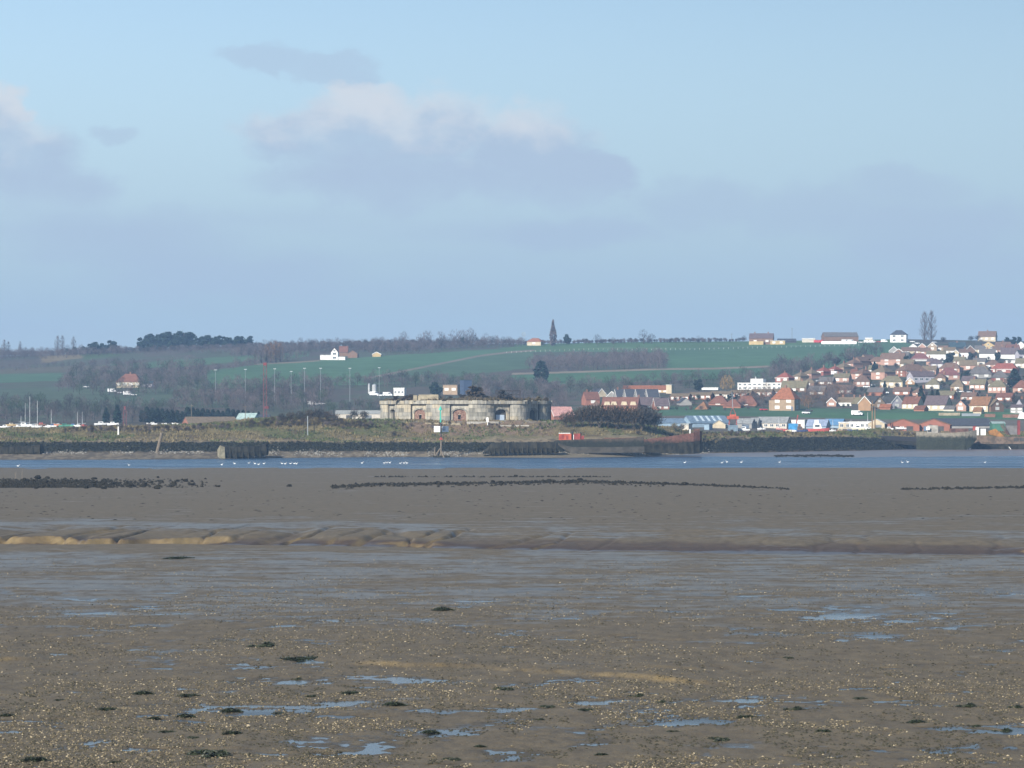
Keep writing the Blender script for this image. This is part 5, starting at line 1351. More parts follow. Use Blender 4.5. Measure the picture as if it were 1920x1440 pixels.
def lattice(name, label, px, row, top, w, m, cat, Y, step=2.2):
    z0, z1 = rz(row, Y), rz(top, Y); h = z1 - z0
    t = thing(name, label, cat, ((px - 960) / F * Y, Y, z0))
    mb = MB(); b = w * .055
    for sx in (-1, 1):
        for sy in (-1, 1): mb.beam((sx * w / 2, sy * w / 2, -2), (sx * w / 2 * .8, sy * w / 2 * .8, h), b)
    mb.obj('legs' if False else 'corner_leg', m, t)
    mb = MB(); z = 0; i = 0
    while z < h - step:
        for s in (-1, 1):
            a = (w / 2 * s, -w / 2, z) if i % 2 else (-w / 2 * s, -w / 2, z)
            mb.beam((-w / 2 * .95, s * w / 2 * .95, z), (w / 2 * .95, s * w / 2 * .95, z + step), b * .7); mb.beam((s * w / 2 * .95, -w / 2 * .95, z), (s * w / 2 * .95, w / 2 * .95, z + step), b * .7)
        z += step; i += 1
    mb.obj('bracing', m, t)
    return t, h
M_PINKRED = mat('faded_red_paint', (.17, .04, .045), rough=.6, var=.15)
t, h = lattice('lattice_mast', 'tall thin red lattice mast rising behind the brown shed', 497, 790, 682, 1.5, M_PINKRED, 'mast', 1200.0)
MB().box(-.75, .75, -.75, .75, h - .8, h + .5).obj('mast_head', M_PINKRED, t); MB().box(-.2, 1.5, -.5, .5, h * .22, h * .22 + 1.0).obj('equipment_box', M_PINKRED, t)
t, h = lattice('lattice_mast', 'short red lattice tower low behind the marina', 234, 795, 768, 1.5, M_PINKRED, 'mast', 1290.0)
MB().box(-.4, .4, -.4, .4, h, h + 1.5).obj('mast_head', M_PINKRED, t)
for i, (px, top, row, Y) in enumerate([(404, 694, 755, 1640), (460, 693, 760, 1600), (515, 692, 758, 1610), (546, 697, 757, 1610), (571, 691, 757, 1600), (601, 691, 757, 1620), (656, 691, 757, 1600), (711, 690, 745, 1640)]):
    z0, z1 = rz(row, Y), rz(top, Y)
    t = thing('lighting_column', ORD[i] + ' tall lighting column from the left across the green field', 'lamp post', ((px - 960) / F * Y, Y, z0), 0, 'tall lighting columns before the green field')
    MB().tube((0, 0, -4), (0, 0, z1 - z0), .14, .09, 6).obj('column', M_STEEL, t)
    MB().box(-.8, .8, -.25, .25, z1 - z0, z1 - z0 + .3).obj('lamp_head', mat('lamp_grey', (.5, .53, .54), rough=.4, var=.05), t)
for i, (px, top, row, Y) in enumerate([(359, 758, 795, 1320), (460, 760, 785, 1320), (198, 703, 726, 1900), (1485, 615, 642, 2430), (1372, 625, 642, 2430), (626, 648, 655, 2380)]):
    z0, z1 = rz(row, Y), rz(top, Y)
    t = thing('telegraph_pole', ['bare telegraph pole in front of the conifer screen', 'bare pole rising over the blue green shed', 'telegraph pole beside the cream farmhouse', 'mast like pole on the skyline past the brown house', 'thin pole on the skyline before the brown house', 'short pole behind the white gabled house'][i], 'pole', ((px - 960) / F * Y, Y, z0))
    MB().tube((0, 0, -3), (0, 0, z1 - z0), .17, .13, 6).obj('shaft', M_WOOD, t); MB().box(-.9, .9, -.08, .08, z1 - z0 - .8, z1 - z0 - .6).obj('crossarm', M_WOOD, t)
# wind pump on the skyline
p = on_hill(982, 648); h = hpx(p, 25)
t = thing('wind_pump', 'spindly wind pump on the skyline beside the orange roofed house', 'wind pump', p)
mb = MB()
for sx in (-1, 1):
    for sy in (-1, 1): mb.beam((sx * 1.2, sy * 1.2, -1), (sx * .2, sy * .2, h * .82), .12)
mb.obj('tower', M_STEEL, t)
mb = MB()
for k in range(10):
    a = k * math.pi / 5; mb.hexa([(.4 * math.cos(a), -.3, .4 * math.sin(a)), (2.1 * math.cos(a - .14), -.3, 2.1 * math.sin(a - .14)), (2.1 * math.cos(a - .14), -.2, 2.1 * math.sin(a - .14)), (.4 * math.cos(a), -.2, .4 * math.sin(a)),
                                  (.4 * math.cos(a + .2), -.25, .4 * math.sin(a + .2)), (2.1 * math.cos(a + .14), -.25, 2.1 * math.sin(a + .14)), (2.1 * math.cos(a + .14), -.15, 2.1 * math.sin(a + .14)), (.4 * math.cos(a + .2), -.15, .4 * math.sin(a + .2))])
mb.obj('wheel', M_STEEL, t, (0, 0, h * .85)); MB().hexa([(0, .2, -.1), (.08, .2, -.1), (.08, 2.8, -.6), (0, 2.8, -.6), (0, .2, .1), (.08, .2, .1), (.08, 2.8, .6), (0, 2.8, .6)]).obj('tail_vane', M_STEEL, t, (0, 0, h * .85))
# field fence on the upper field
p0 = on_hill(955, 660)
t = thing('field_fence', 'line of white fence posts across the top of the upper field', 'fence', p0)
us = np.linspace(950, 1610, 74); prev = None; wire = MB(); pm = MB().box(-.07, .07, -.06, .06, -.5, 1.3).mesh('fence_post', M_WHITE)
for u in us:
    q = on_hill(u, np.interp(u, [950, 1100, 1300, 1610], [662, 656, 656, 648])) - p0
    mesh_obj('fence_post', pm, t, q)
    if prev is not None: wire.beam(prev + Vector((0, 0, 1.5)), q + Vector((0, 0, 1.5)), .04)
    prev = q
wire.obj('wire', M_STEEL, t)
for px0, px1, row, h, lab, m in ((1540, 1606, 645, 5, 'long pale wall in front of the grey skyline barn', M_WHITE), (1760, 1800, 779, 5, 'pale garden wall along the green strip below the grey roof', M_CONC), (1803, 1838, 780, 5, 'bluish garden wall along the green strip below the gables', M_STEEL),
                              (1846, 1866, 782, 6, 'red brick garden wall by the tan side roof', M_BRICK), (1880, 1915, 783, 6, 'long red brick garden wall near the picture edge', M_BRICK), (1640, 1665, 741, 4, 'pale fence between the garden trees behind the masts', M_CONC), (1690, 1710, 740, 4, 'pale fence by the tall narrow conifer', M_CONC)):
    a, b = on_hill(px0, row), on_hill(px1, row); k = a.y / F
    v = b - a; L = v.length
    o = MB().box(0, L, -.12, .12, -1.2, h * k).obj('garden_wall' if row > 700 else 'yard_wall', m, None, a, (0, -math.asin(v.z / L), math.atan2(v.y, v.x)))
    tag(o, lab, 'wall')

# ------------------------------------------------------------------ hulks on the shore
def loft(L, B, sections, mb=None, m_low=0, m_top=1):
    """sections: (t, beam factor, keel z, waterline z, rail z); closed hull with a sunk deck"""
    mb = mb or MB()
    rings = []
    for t, b, zk, zw, zr in sections:
        x, h = t * L, b * B / 2
        rings.append([(x, 0, zk), (x, -h * .72, zk + .15), (x, -h * .97, zw), (x, -h, zr), (x, -h + min(.35, h * .4), zr), (x, -h + min(.35, h * .4), zr - 1.0),
                      (x, h - min(.35, h * .4), zr - 1.0), (x, h - min(.35, h * .4), zr), (x, h, zr), (x, h * .97, zw), (x, h * .72, zk + .15)])
    n = 11; mats = [m_low, m_low, m_top, m_top, m_top, m_low, m_top, m_top, m_top, m_low, m_low]
    o = len(mb.v)
    for r in rings: mb.v += r
    for i in range(len(rings) - 1):
        for j in range(n):
            a, b = o + i * n + j, o + i * n + (j + 1) % n
            mb.f.append((a, b, b + n, a + n)); mb.m.append(mats[j])
    mb.f += [tuple(o + j for j in range(n))[::-1], tuple(o + (len(rings) - 1) * n + j for j in range(n))]; mb.m += [m_low, m_low]
    return mb
M_HULLD = mat('weedy_hull', (.018, .019, .017), rough=.9, var=.4, scale=.7, spec=.15, c2=(.05, .047, .036), bump=.4, stretch=(1, 1, .5))
M_HULLR = mat('rusty_hull', (.10, .05, .042), rough=.85, var=.4, scale=.8, c2=(.17, .085, .06), bump=.3)
M_HULLG = mat('green_weed_hull', (.055, .06, .032), rough=.9, var=.35, scale=.6, c2=(.10, .095, .055), bump=.4)
M_CHULL = mat('concrete_hull', (.33, .29, .21), rough=.9, var=.25, scale=.5, bump=.3)
def tide_mat(name, low, high, z0, z1):
    """weed grown up to a ragged tide line, bare plating above it"""
    m = bpy.data.materials.new(name); m.use_nodes = True
    t = m.node_tree; b = t.nodes['Principled BSDF']; b.inputs['Roughness'].default_value = .88
    g = t.nodes.new('ShaderNodeNewGeometry'); sp = t.nodes.new('ShaderNodeSeparateXYZ'); t.links.new(g.outputs['Position'], sp.inputs[0])
    x, y, z = (S(t, sp.outputs[i]) for i in range(3))
    n = noise(t, xyz(t, x / 1.6, y / 1.6, z / 3.0), 1.0, 5.0, 0.65); n2 = noise(t, g.outputs['Position'], 1.3, 5.0, 0.7)
    f = (z + (n - 0.5) * (z1 - z0) * 2.2).step(z0, z1)
    lo = mixc(t, n2.step(.3, .7), tuple(c * .6 for c in low), tuple(c * 1.5 for c in low)); hi = mixc(t, n2.step(.3, .7), tuple(c * .62 for c in high), tuple(c * 1.2 for c in high))
    b.inputs['Specular IOR Level'].default_value = .2
    t.links.new(mixc(t, f, lo, hi), b.inputs['Base Color'])
    return m
M_MUDHULL = mat('muddy_plating', (.082, .074, .062), rough=.9, var=.3, scale=.5)
def hulk(name, px0, px1, row, Y, B, sec, mats, label, yaw=0.0, rib=0, rib_m=None, cat='hulk'):
    """sec: (fraction, beam, keel row, waterline row, rail row) in photo rows at distance Y"""
    x0 = (px0 - 960) / F * Y; L = (px1 - px0) / F * Y / math.cos(yaw)
    zb = rz(row, Y)
    t = thing(name, label, cat, (x0, Y, zb), yaw, None)
    S_ = [(f, b, rz(k, Y) - zb, rz(w, Y) - zb, rz(r, Y) - zb) for f, b, k, w, r in sec]
    loft(L, B, S_).obj('hull', mats, t)
    for k in range(rib):
        f = (k + .5) / rib
        q = [np.interp(f, [s[0] for s in S_], [s[j] for s in S_]) for j in range(1, 5)]
        h = q[0] * B / 2
        MB().box(-.16, .16, -h - .12, -h + .25, q[1] - .4, q[3] + rnd.uniform(-.9, .12)).obj('rib', rib_m or M_WEED, t, (f * L, 0, 0))
    return t, L, S_
hulk('timber_hulk', -70, 82, 860, 946, 6, [(0, .9, 861, 850, 839), (.5, 1, 861, 850, 838), (.88, .98, 860, 848, 836), (.96, .8, 859, 846, 833), (1, .35, 858, 845, 832)], [M_WEED, M_HULLD], 'dark timber hulk with bare ribs cut by the left picture edge', rib=13)
t, L, S_ = hulk('timber_barge', 412, 500, 860, 944, 6.5, [(0, .86, 860, 848, 834), (.06, .95, 860, 848, 835), (.3, 1, 859, 848, 838), (.7, 1, 857, 847, 837), (.93, .9, 855, 845, 834), (1, .6, 854, 844, 831)], [M_HULLD, M_HULLD], 'derelict dark barge with a pale torn stern beside the water', yaw=math.radians(14), rib=8)
MB().hexa([(-.3, -2.8, -.3), (.02, -2.8, -.3), (.02, 2.6, -.3), (-.3, 2.6, -.3), (-.5, -2.4, 4.2), (.0, -2.6, 4.6), (.0, 2.7, 3.6), (-.5, 2.4, 3.0)]).obj('transom', mat('pale_planking', (.26, .235, .16), rough=.9, var=.3, scale=1.2), t)
MB().hexa([(-.9, -3.6, -.3), (1.4, -3.45, -.3), (1.4, -3.28, -.3), (-.9, -3.2, -.3), (-.3, -3.6, 4.4), (1.2, -3.42, 4.0), (1.2, -3.3, 4.0), (-.3, -3.3, 4.4)]).obj('bare_planks', mat('pale_planking', (.26, .235, .16)), t)
hulk('timber_wharf', 905, 1046, 851, 972, 7, [(0, .5, 851, 850, 848), (.12, .95, 851, 840, 831), (.5, 1, 850, 840, 829.5), (.97, 1, 849, 840, 829), (1, .95, 849, 840, 829)], [M_WEED, M_HULLD], 'sunken timber lighter with upright planks under the fort bank', rib=16, cat='hulk')
t, L, S_ = hulk('steel_barge', 1041, 1207, 851, 984, 7, [(0, .55, 832, 829, 825.5), (.06, .85, 838, 832, 825), (.13, .97, 847, 836, 824.5), (.2, 1, 851, 838, 824), (.6, 1, 850, 838, 823), (.97, 1, 849, 837, 820.5), (1, .98, 849, 837, 820)], [M_MUDHULL, tide_mat('weedy_plating', (.016, .018, .014), (.07, .055, .042), 5.0, 6.6)], 'long sunk barge with bright red deckhouses on its stern')
k = 984 / F
def cabin(px0, px1, r0, r1, d, m, nm, par, Y, z0):
    k = Y / F
    return MB().box(0, (px1 - px0) * k, -d / 2, d / 2, 0, (r1 - r0) * k).obj(nm, m, par, ((px0) * k, 0, z0))
zb = 851
def cab(par, base_px, px0, px1, top, bot, d, m, nm, Y, zrow):
    k = Y / F
    return MB().box((px0 - base_px) * k, (px1 - base_px) * k, -d / 2, d / 2, (zrow - bot) * k, (zrow - top) * k).obj(nm, m, par)
ca = cab(t, 1041, 1048, 1071, 813, 827, 4.6, M_ORANGE, 'deckhouse', 984, 851)
cab(t, 1041, 1047.5, 1069, 811.8, 812.9, 4.8, M_WHITE, 'deckhouse_roof', 984, 851)
for q in (1050.5, 1055.5, 1063): 
    o = MB().box(-.4, .4, -.06, .02, -.7, .7).obj('opening', mat('red_shadow_paint', (.28, .05, .04)), t, ((q - 1041) * k, -2.32, (851 - 819.5) * k))
cab(t, 1041, 1076, 1088, 813, 827, 4.0, M_RED, 'wheelhouse', 984, 851); cab(t, 1041, 1088.5, 1095, 817, 826, 3, M_RED, 'locker', 984, 851)
MB().box((1074.5 - 1041) * k, (1075.6 - 1041) * k, -2.2, -2.0, (851 - 826) * k, (851 - 815) * k).obj('white_stanchion', M_WHITE, t)
MB().tube(((1073 - 1041) * k, 0, (851 - 826) * k), ((1073 - 1041) * k, 0, (851 - 809) * k), .35).tube(((1089 - 1041) * k, 1, (851 - 818) * k), ((1089 - 1041) * k, 1, (851 - 810) * k), .2).obj('funnel', mat('black_paint', (.03, .03, .03)), t)
MB().box(L * .55, L * .98, -3.46, -3.2, (851 - 822.6) * k, (851 - 820.8) * k).obj('rusty_rail', M_HULLR, t)
t, L, S_ = hulk('steel_hulk', 1206, 1316, 853, 1000, 7, [(0, 1, 849, 834, 824), (.3, 1, 850, 833, 820.5), (.6, 1, 851, 830, 816), (.85, .9, 851, 828, 811.5), (.96, .5, 850, 826, 808.5), (1, .12, 848, 825, 807.5)], [M_HULLD, tide_mat('rusty_plating', (.016, .018, .014), (.12, .058, .045), 4.4, 6.4)], 'rusty hulk with its red bow rising out of the stones')
k = 1000 / F
MB().tube((L * .8, 0, (853 - 815) * k), (L * .8, 0, (853 - 804.5) * k), .28).obj('bollard', M_WHITE, t)
MB().box(L * .86, L * .96, -1, 1, (853 - 812) * k, (853 - 804) * k).obj('windlass', M_HULLR, t); MB().beam((L * .66, -2.8, (853 - 815) * k), (L * .66, -2.8, (853 - 808) * k), .12).obj('stanchion', M_RUST, t)
hulk('dark_hulk', 1622, 1724, 836, 1172, 7, [(0, .5, 828, 823, 816), (.1, .9, 830, 824, 816.5), (.6, 1, 833, 826, 818), (.97, 1, 836, 828, 820), (1, .97, 836, 828, 820)], [M_HULLD, mat('black_planks', (.02, .02, .025), rough=.8)], 'low black hulk lying behind the pale concrete lighter', yaw=math.radians(-4))
M_LIGHTER = tide_mat('weedy_concrete', (.026, .029, .019), (.20, .18, .14), 4.9, 6.4)
t, L, S_ = hulk('concrete_lighter', 1718, 1829, 846, 1168, 8, [(0, .8, 843, 826, 809), (.06, .95, 845, 826, 810), (.3, 1, 846, 826, 811.5), (.6, 1, 846, 825, 811), (.8, .9, 845, 822, 809.5), (.9, .6, 838, 818, 808), (1, .12, 824, 814, 806)], [M_LIGHTER, M_LIGHTER], 'pale concrete lighter with a green weedy lower hull', yaw=math.radians(-7))
k = 1168 / F
MB().box(L * .18, L * .36, -1.5, 1.5, 6.5, (846 - 797.5) * k).obj('hut', mat('pale_concrete', (.3, .3, .3)), t); MB().box(L * .16, L * .22, -3.0, -2.9, (846 - 806) * k, (846 - 800) * k).obj('white_board', M_WHITE, t)
MB().box(L * .55, L * .86, -2, 2, 6.5, (846 - 803.5) * k).obj('deck_rubble', M_HULLR, t)
t, L, S_ = hulk('rusty_wreck', 1822, 1990, 847, 1180, 8, [(0, .3, 845, 832, 816), (.06, .8, 846, 832, 817), (.3, 1, 847, 832, 819), (.7, 1, 847, 832, 818), (1, .9, 847, 832, 818)], [M_HULLD, mat('brown_wreck', (.13, .10, .07), rough=.9, var=.4, scale=.6, c2=(.2, .14, .1))], 'cluttered rusty wreck cut by the right picture edge')
k = 1180 / F; P = lambda px, row: ((px - 1822) * k, (847 - row) * k)
for px in (1902, 1913):
    x, z = P(px, 824); MB().box(-1.0, 1.0, -.1, .05, -.7, .7).obj('opening', M_CORE, t, (x, -4.02, z))
(x0, z0), (x1, z1) = P(1838, 816), P(1847, 804); MB().box(x0, x1, -1.8, 1.2, z0, z1).obj('white_tank', M_WHITE, t)
(x0, z0), (x1, z1) = P(1829, 816), P(1834, 801); MB().box(x0, x1, -1.6, .6, z0, z1).obj('white_locker', M_WHITE, t)
(x0, z0), (x1, z1) = P(1825, 815), P(1831, 799); MB().box(x0, x1, .7, 1.6, z0, z1).obj('red_casing', M_RED, t)
mb = MB(); (x0, z0), (x1, z1), (x2, z2) = P(1854, 808), P(1866, 804), P(1882, 818)
mb.prism([(x0, z0), (x1, z1), (x2, z2), (x2 - 2, z2 - .5), (x0, z0 - 1.4)], -1.5, 1.5).obj('tipped_skip', mat('ochre_rust', (.32, .15, .04), rough=.8, var=.3), t)
mb = MB()
for y in (-.5, .5):
    (xa, za), (xb, zb2) = P(1876, 796), P(1888, 815); mb.beam((xa, y, za), (xb, y, zb2), .22)
    (xa, za), (xb, zb2) = P(1880, 795), P(1892, 815); mb.beam((xa, y, za), (xb, y, zb2), .22)
for f in np.linspace(0, 1, 8):
    (xa, za), (xb, zb2) = P(1876 + 12 * f, 796 + 19 * f), P(1880 + 12 * min(1, f + .12), 795 + 20 * min(1, f + .12)); mb.beam((xa, -.5, za), (xb, -.5, zb2), .14); mb.beam((xa, .5, za), (xb, .5, zb2), .14)
mb.obj('derrick', M_RUST, t)
(x0, z0), (x1, z1) = P(1888, 815), P(1912, 798); MB().box(x0, x1, 1.2, 2.4, z0, z1).obj('grey_housing', mat('grey_paint', (.16, .155, .15), var=.2), t)
(x0, z0), (x1, z1) = P(1908, 815), P(1912, 788); MB().box(x0, x1, -1, 1, z0, z1).obj('funnel', mat('dark_red_paint', (.22, .04, .035), rough=.7, var=.3), t)
mb = MB(); (x0, z0), (x1, z1) = P(1909, 785), P(1930, 776); mb.hexa([(x0, -1.6, z0), (x1, -1.6, z0), (x1, 1.6, z0), (x0, 1.6, z0), (x0 + 1, -1.4, z1 + .8), (x1, -1.4, z1), (x1, 1.4, z1), (x0 + 1, 1.4, z1 + .8)]).obj('white_bridge', M_WHITE, t)
(x0, z0), (x1, z1) = P(1888, 847), P(1894, 834); MB().beam((x0 + 2, -4.6, z0 - .2), (x0, -4.2, z0 + 2.2), .22).obj('loose_plank', M_WHITE, t)
for px, row in ((1806, 845), (1815, 846), (1822, 845)):
    p = at(px, 845, 1165.0); p.z = 0
    o = MB().beam((0, 0, -.6), (rnd.uniform(-1, 1), 0, 3.2), .22).obj('timber_pile', M_WEED, None, p)
    tag(o, {1806: 'short leaning timber pile before the bow of the concrete lighter', 1815: 'timber pile under the bow of the concrete lighter', 1822: 'weedy timber pile between the lighter and the rusty wreck'}[px], 'pile')

# ------------------------------------------------------------------ boatyard sheds
ROOF.update(mint=(.30, .40, .38), paleg=(.33, .34, .32), bluegrey=(.13, .19, .26), blue=(.10, .22, .38), lavblue=(.24, .29, .40), ash=(.26, .27, .27))
WALL.update(mint=(.40, .50, .48), green=(.06, .17, .115), bluew=(.25, .34, .42), redbrick=(.30, .12, .08))
y_ = 'boatyard sheds'
def shed(*a, **k):
    k.setdefault('name', 'boat_shed'); k.setdefault('cat', 'shed'); k.setdefault('group', y_)
    t = house(*a, **k); s = t.location.y / F; w, e = a[2] * s, a[3] * s
    if w > 7 and e > 2.2 and not (len(a) > 9 and a[9]):       # big sliding doors and a rooflight or two
        for f in ((-.2, .22) if w > 14 else (.12,)):
            MB().box(w * f - 1.6, w * f + 1.6, -.09, -.03, -.2, min(3.2, e * .8)).obj('sliding_door', rnd.choice((M_CORE, mat('door_grey', (.16, .17, .18)), mat('door_blue', (.1, .14, .2)))), t)
    return t
shed(400, 800, 88, 6, 12, 'g', 'tan', 'brick', -22, None, 'long brown roofed shed with a brick end before the conifer screen', depth=12)
shed(459, 798, 34, 12, 11, 'g', 'mint', 'mint', 16, None, 'pale blue green shed roof beside the long brown shed', depth=8)
shed(488, 797, 34, 11, 8, 'g', 'slate', 'dark', 0, None, 'dark slate shed roof between the pale green shed and the red mast', depth=9)
shed(672, 788, 86, 12, 6, 'g', 'paleg', 'pale', 0, None, 'very long pale shed half hidden behind the fort wall', depth=12)
shed(1058, 790, 38, 10, 17, 'g', 'pink', 'brick', -24, None, 'shed with a bright pink roof just beyond the fort', opt='b', depth=9)
for px0 in (0,):
    t = shed(1332, 801, 74, 8, 13, 'g', 'bluegrey', 'bluew', -20, None, 'blue grey shed with striped skylights in its roof', depth=12)
    k = t.location.y / F
    for i in range(5):
        x = (-26 + i * 12) * k; s = 13 * k / 6
        MB().hexa([(x, 1, 8 * k + s * 1 + .3), (x + 1.2, 1, 8 * k + s * 1 + .3), (x + 1.2, 5.4, 8 * k + s * 5.4 + .3), (x, 5.4, 8 * k + s * 5.4 + .3), (x, 1, 8 * k + s + .42), (x + 1.2, 1, 8 * k + s + .42), (x + 1.2, 5.4, 8 * k + s * 5.4 + .42), (x, 5.4, 8 * k + s * 5.4 + .42)]).obj('skylight', mat('skylight', (.45, .55, .62), rough=.4), t)
shed(1348, 803, 24, 7, 8, 'f', 'paleg', 'cream', 4, None, 'pale cream gable in front of the striped blue grey shed', depth=7)
shed(1268, 799, 70, 6, 8, 'g', 'bluegrey', 'bluew', 0, None, 'long dark blue shed roof beside the thorn thicket', depth=9)
shed(1284, 806, 14, 9, 3, 'flat', 'paleg', 'pale', 10, None, 'small pale shed with a white roof near the tan bush', depth=5)
shed(1325, 806, 9, 10, 0, 'flat', 'bluegrey', 'bluew', 10, None, 'narrow blue shed with a dark doorway below the striped roof', depth=5)
shed(1395, 803, 28, 9, 9, 'g', 'ash', 'grey', 5, None, 'small grey shed right of the orange crane', depth=8)
shed(1413, 802, 14, 9, 9, 'g', 'ash', 'pale', 3, None, 'narrow grey shed between its two grey neighbours', depth=8)
shed(1447, 803, 54, 10, 11, 'g', 'ash', 'pale', 4, (1, 5, 'd'), 'long grey shed with pale walls and rooflights by the boatyard', depth=10)
shed(1496, 802, 24, 14, 0, 'flat', 'white', 'white', 5, None, 'plain white box shed beside the blue roofs', depth=7)
shed(1530, 804, 36, 5, 12, 'g', 'lavblue', 'bluew', 5, None, 'lavender blue roofed shed nearer the white box shed', depth=9)
shed(1560, 802, 32, 5, 11, 'g', 'blue', 'bluew', 10, None, 'shed with the brightest blue roof of the yard', depth=9)
shed(1584, 804, 22, 11, 2, 'flat', 'white', 'cream', 4, (1, 2, 'd'), 'pale cabin shed between the bright blue roof and the white house', depth=6)
shed(1612, 806, 38, 15, 1, 'flat', 'white', 'white', 4, (1, 4, 'd'), 'white two tone clubhouse with dark upright windows', depth=7, name='clubhouse', cat='building')
shed(1643, 808, 30, 14, 8, 'f', 'white', 'cream', 6, None, 'cream gabled shed behind the tall brown masts', depth=8)
shed(1692, 808, 62, 11, 11, 'f', 'ginger', 'redbrick', 4, None, 'first red brick warehouse gable, with white boats before it', depth=14, name='warehouse', cat='warehouse')
shed(1750, 808, 60, 11, 11, 'f', 'ginger', 'redbrick', 4, None, 'second red brick warehouse gable, half hidden by the grey shed', depth=14, name='warehouse', cat='warehouse')
shed(1806, 803, 108, 5, 13, 'g', 'slate', 'grey', -6, None, 'long low grey roof with broken rooflights behind the wrecks', depth=12)
shed(1757, 808, 26, 9, 7, 'g', 'slate', 'grey', -10, None, 'small slate shed in front of the second warehouse', depth=6)
shed(1873, 808, 24, 14, 3, 'g', 'mint', 'green', 0, None, 'tall green clad shed beside the wreck derrick', depth=8)

# ------------------------------------------------------------------ boats
def boat(px, row, w, label, hull='white', cabin='white', mast=0, yaw=0.0, name=None, cabh=1.0, group='boats laid up along the shore', stripe=None):
    p = on_hill(px, row); k = p.y / F; L = max(w * k / max(.5, math.cos(yaw)), 3.0); B = min(L * .33, 3.6); D = max(L * .17, 1.1)
    t = thing(name or ('sailing_yacht' if mast else 'motor_boat'), label, 'boat', p + Vector((0, 0, .5)), yaw + (math.pi if rnd.random() < .5 else 0), group)
    mh = mat('boat_' + hull, dict(white=(.80, .80, .78), red=(.45, .09, .08), blue=(.05, .07, .16), dark=(.06, .06, .07), cream=(.66, .60, .42), green=(.1, .3, .2), pink=(.6, .3, .26), tan=(.5, .36, .18), brown=(.22, .12, .08), orange=(.6, .2, .08))[hull], rough=.35, var=.06)
    sec = [(0, .75, .25, .5, D), (.15, .92, .12, .45, D), (.5, 1, 0, .4, D * 1.02), (.8, .72, .05, .45, D * 1.12), (.94, .3, .35, .7, D * 1.22), (1, .04, .8, .95, D * 1.28)]
    hb = loft(L, B, sec).obj('hull', [mat('antifoul', (.12, .05, .05), rough=.7), mh], t, (-L / 2, 0, 0))
    mc = mat('boat_' + cabin, (.8, .8, .78)) if cabin in ('white',) else mat('cover_' + cabin, dict(brown=(.16, .09, .06), blue=(.06, .16, .4), green=(.05, .2, .13), grey=(.35, .35, .36), cream=(.6, .52, .36), red=(.5, .1, .08), dark=(.05, .05, .06))[cabin], rough=.7)
    ch = cabh * L * .12
    MB().hexa([(-L * .22, -B * .3, D - .95), (L * .2, -B * .26, D - .95), (L * .2, B * .26, D - .95), (-L * .22, B * .3, D - .95), (-L * .2, -B * .26, D + ch), (L * .1, -B * .22, D + ch), (L * .1, B * .22, D + ch), (-L * .2, B * .26, D + ch)]).obj('cabin', mc, t)
    for s in (-1, 1): MB().box(-L * .14, L * .06, -.03, .03, D + ch * .35, D + ch * .75).obj('window', M_GLASS, t, (0, s * (B * .275 + .02), 0))
    if mast:
        h = mast * k
        MB().tube((L * .05, 0, D - .9), (L * .05, 0, h), .11, .07, 6).obj('mast', mat('alloy_mast', (.62, .63, .64), rough=.4, metal=.3), t)
        MB().tube((L * .05, 0, D + ch + .5), (-L * .4, 0, D + ch + .4), .14, .12, 6).obj('boom', M_STEEL, t)
        MB().box(L * .05 - .03, L * .05 + .03, -.9, .9, h * .62, h * .62 + .08).obj('crosstree', M_STEEL, t)
    elif cabh > 1.2:
        MB().box(-L * .16, L * .02, -B * .2, B * .2, D + ch + .002, D + ch * 1.7).obj('wheelhouse', mc, t)
    return t
for a in [(8, 806, 24, 'low white motor boat at the left picture edge', 'white', 'white', 0), (22, 802, 22, 'tan covered boat near the left picture edge', 'tan', 'cream', 0), (38, 806, 26, 'white yacht with a short mast in the left marina', 'white', 'white', 24), (46, 804, 30, 'long white yacht with a medium mast in the left marina', 'white', 'white', 46),
          (55, 803, 18, 'yacht carrying the tallest mast of the left marina', 'white', 'grey', 58), (69, 805, 20, 'white yacht with the second tallest mast in the left marina', 'white', 'white', 52), (76, 801, 20, 'boat with a round red cover behind the tall masted yachts', 'brown', 'red', 0), (88, 806, 14, 'small white boat after the tall masted yachts', 'white', 'white', 0), (97, 804, 18, 'yacht with a lone thin mast past the tall masted group', 'white', 'blue', 34),
          (108, 802, 14, 'white and orange cabin boat beside the green covers', 'orange', 'white', 0), (122, 803, 24, 'green covered boat in the left marina', 'green', 'green', 0), (136, 803, 18, 'blue green covered boat next to the twin pale masts', 'green', 'blue', 0), (146, 804, 16, 'yacht with a pale thick mast, first of the twin masts', 'white', 'white', 30), (155, 804, 16, 'yacht with a red mast foot, second of the twin masts', 'red', 'red', 30),
          (190, 800, 26, 'long low white boat before the cypress pair', 'white', 'white', 0), (212, 800, 22, 'white boat right of the long low one by the cypress pair', 'white', 'white', 0), (285, 800, 20, 'white boat at the foot of the conifer screen', 'white', 'white', 0), (310, 801, 14, 'small white boat farther along the conifer screen', 'white', 'white', 0), (328, 800, 12, 'last small white boat before the long brown shed', 'white', 'cream', 0)]:
    boat(*a[:4], hull=a[4], cabin=a[5], mast=a[6], yaw=rnd.uniform(-.4, .4))
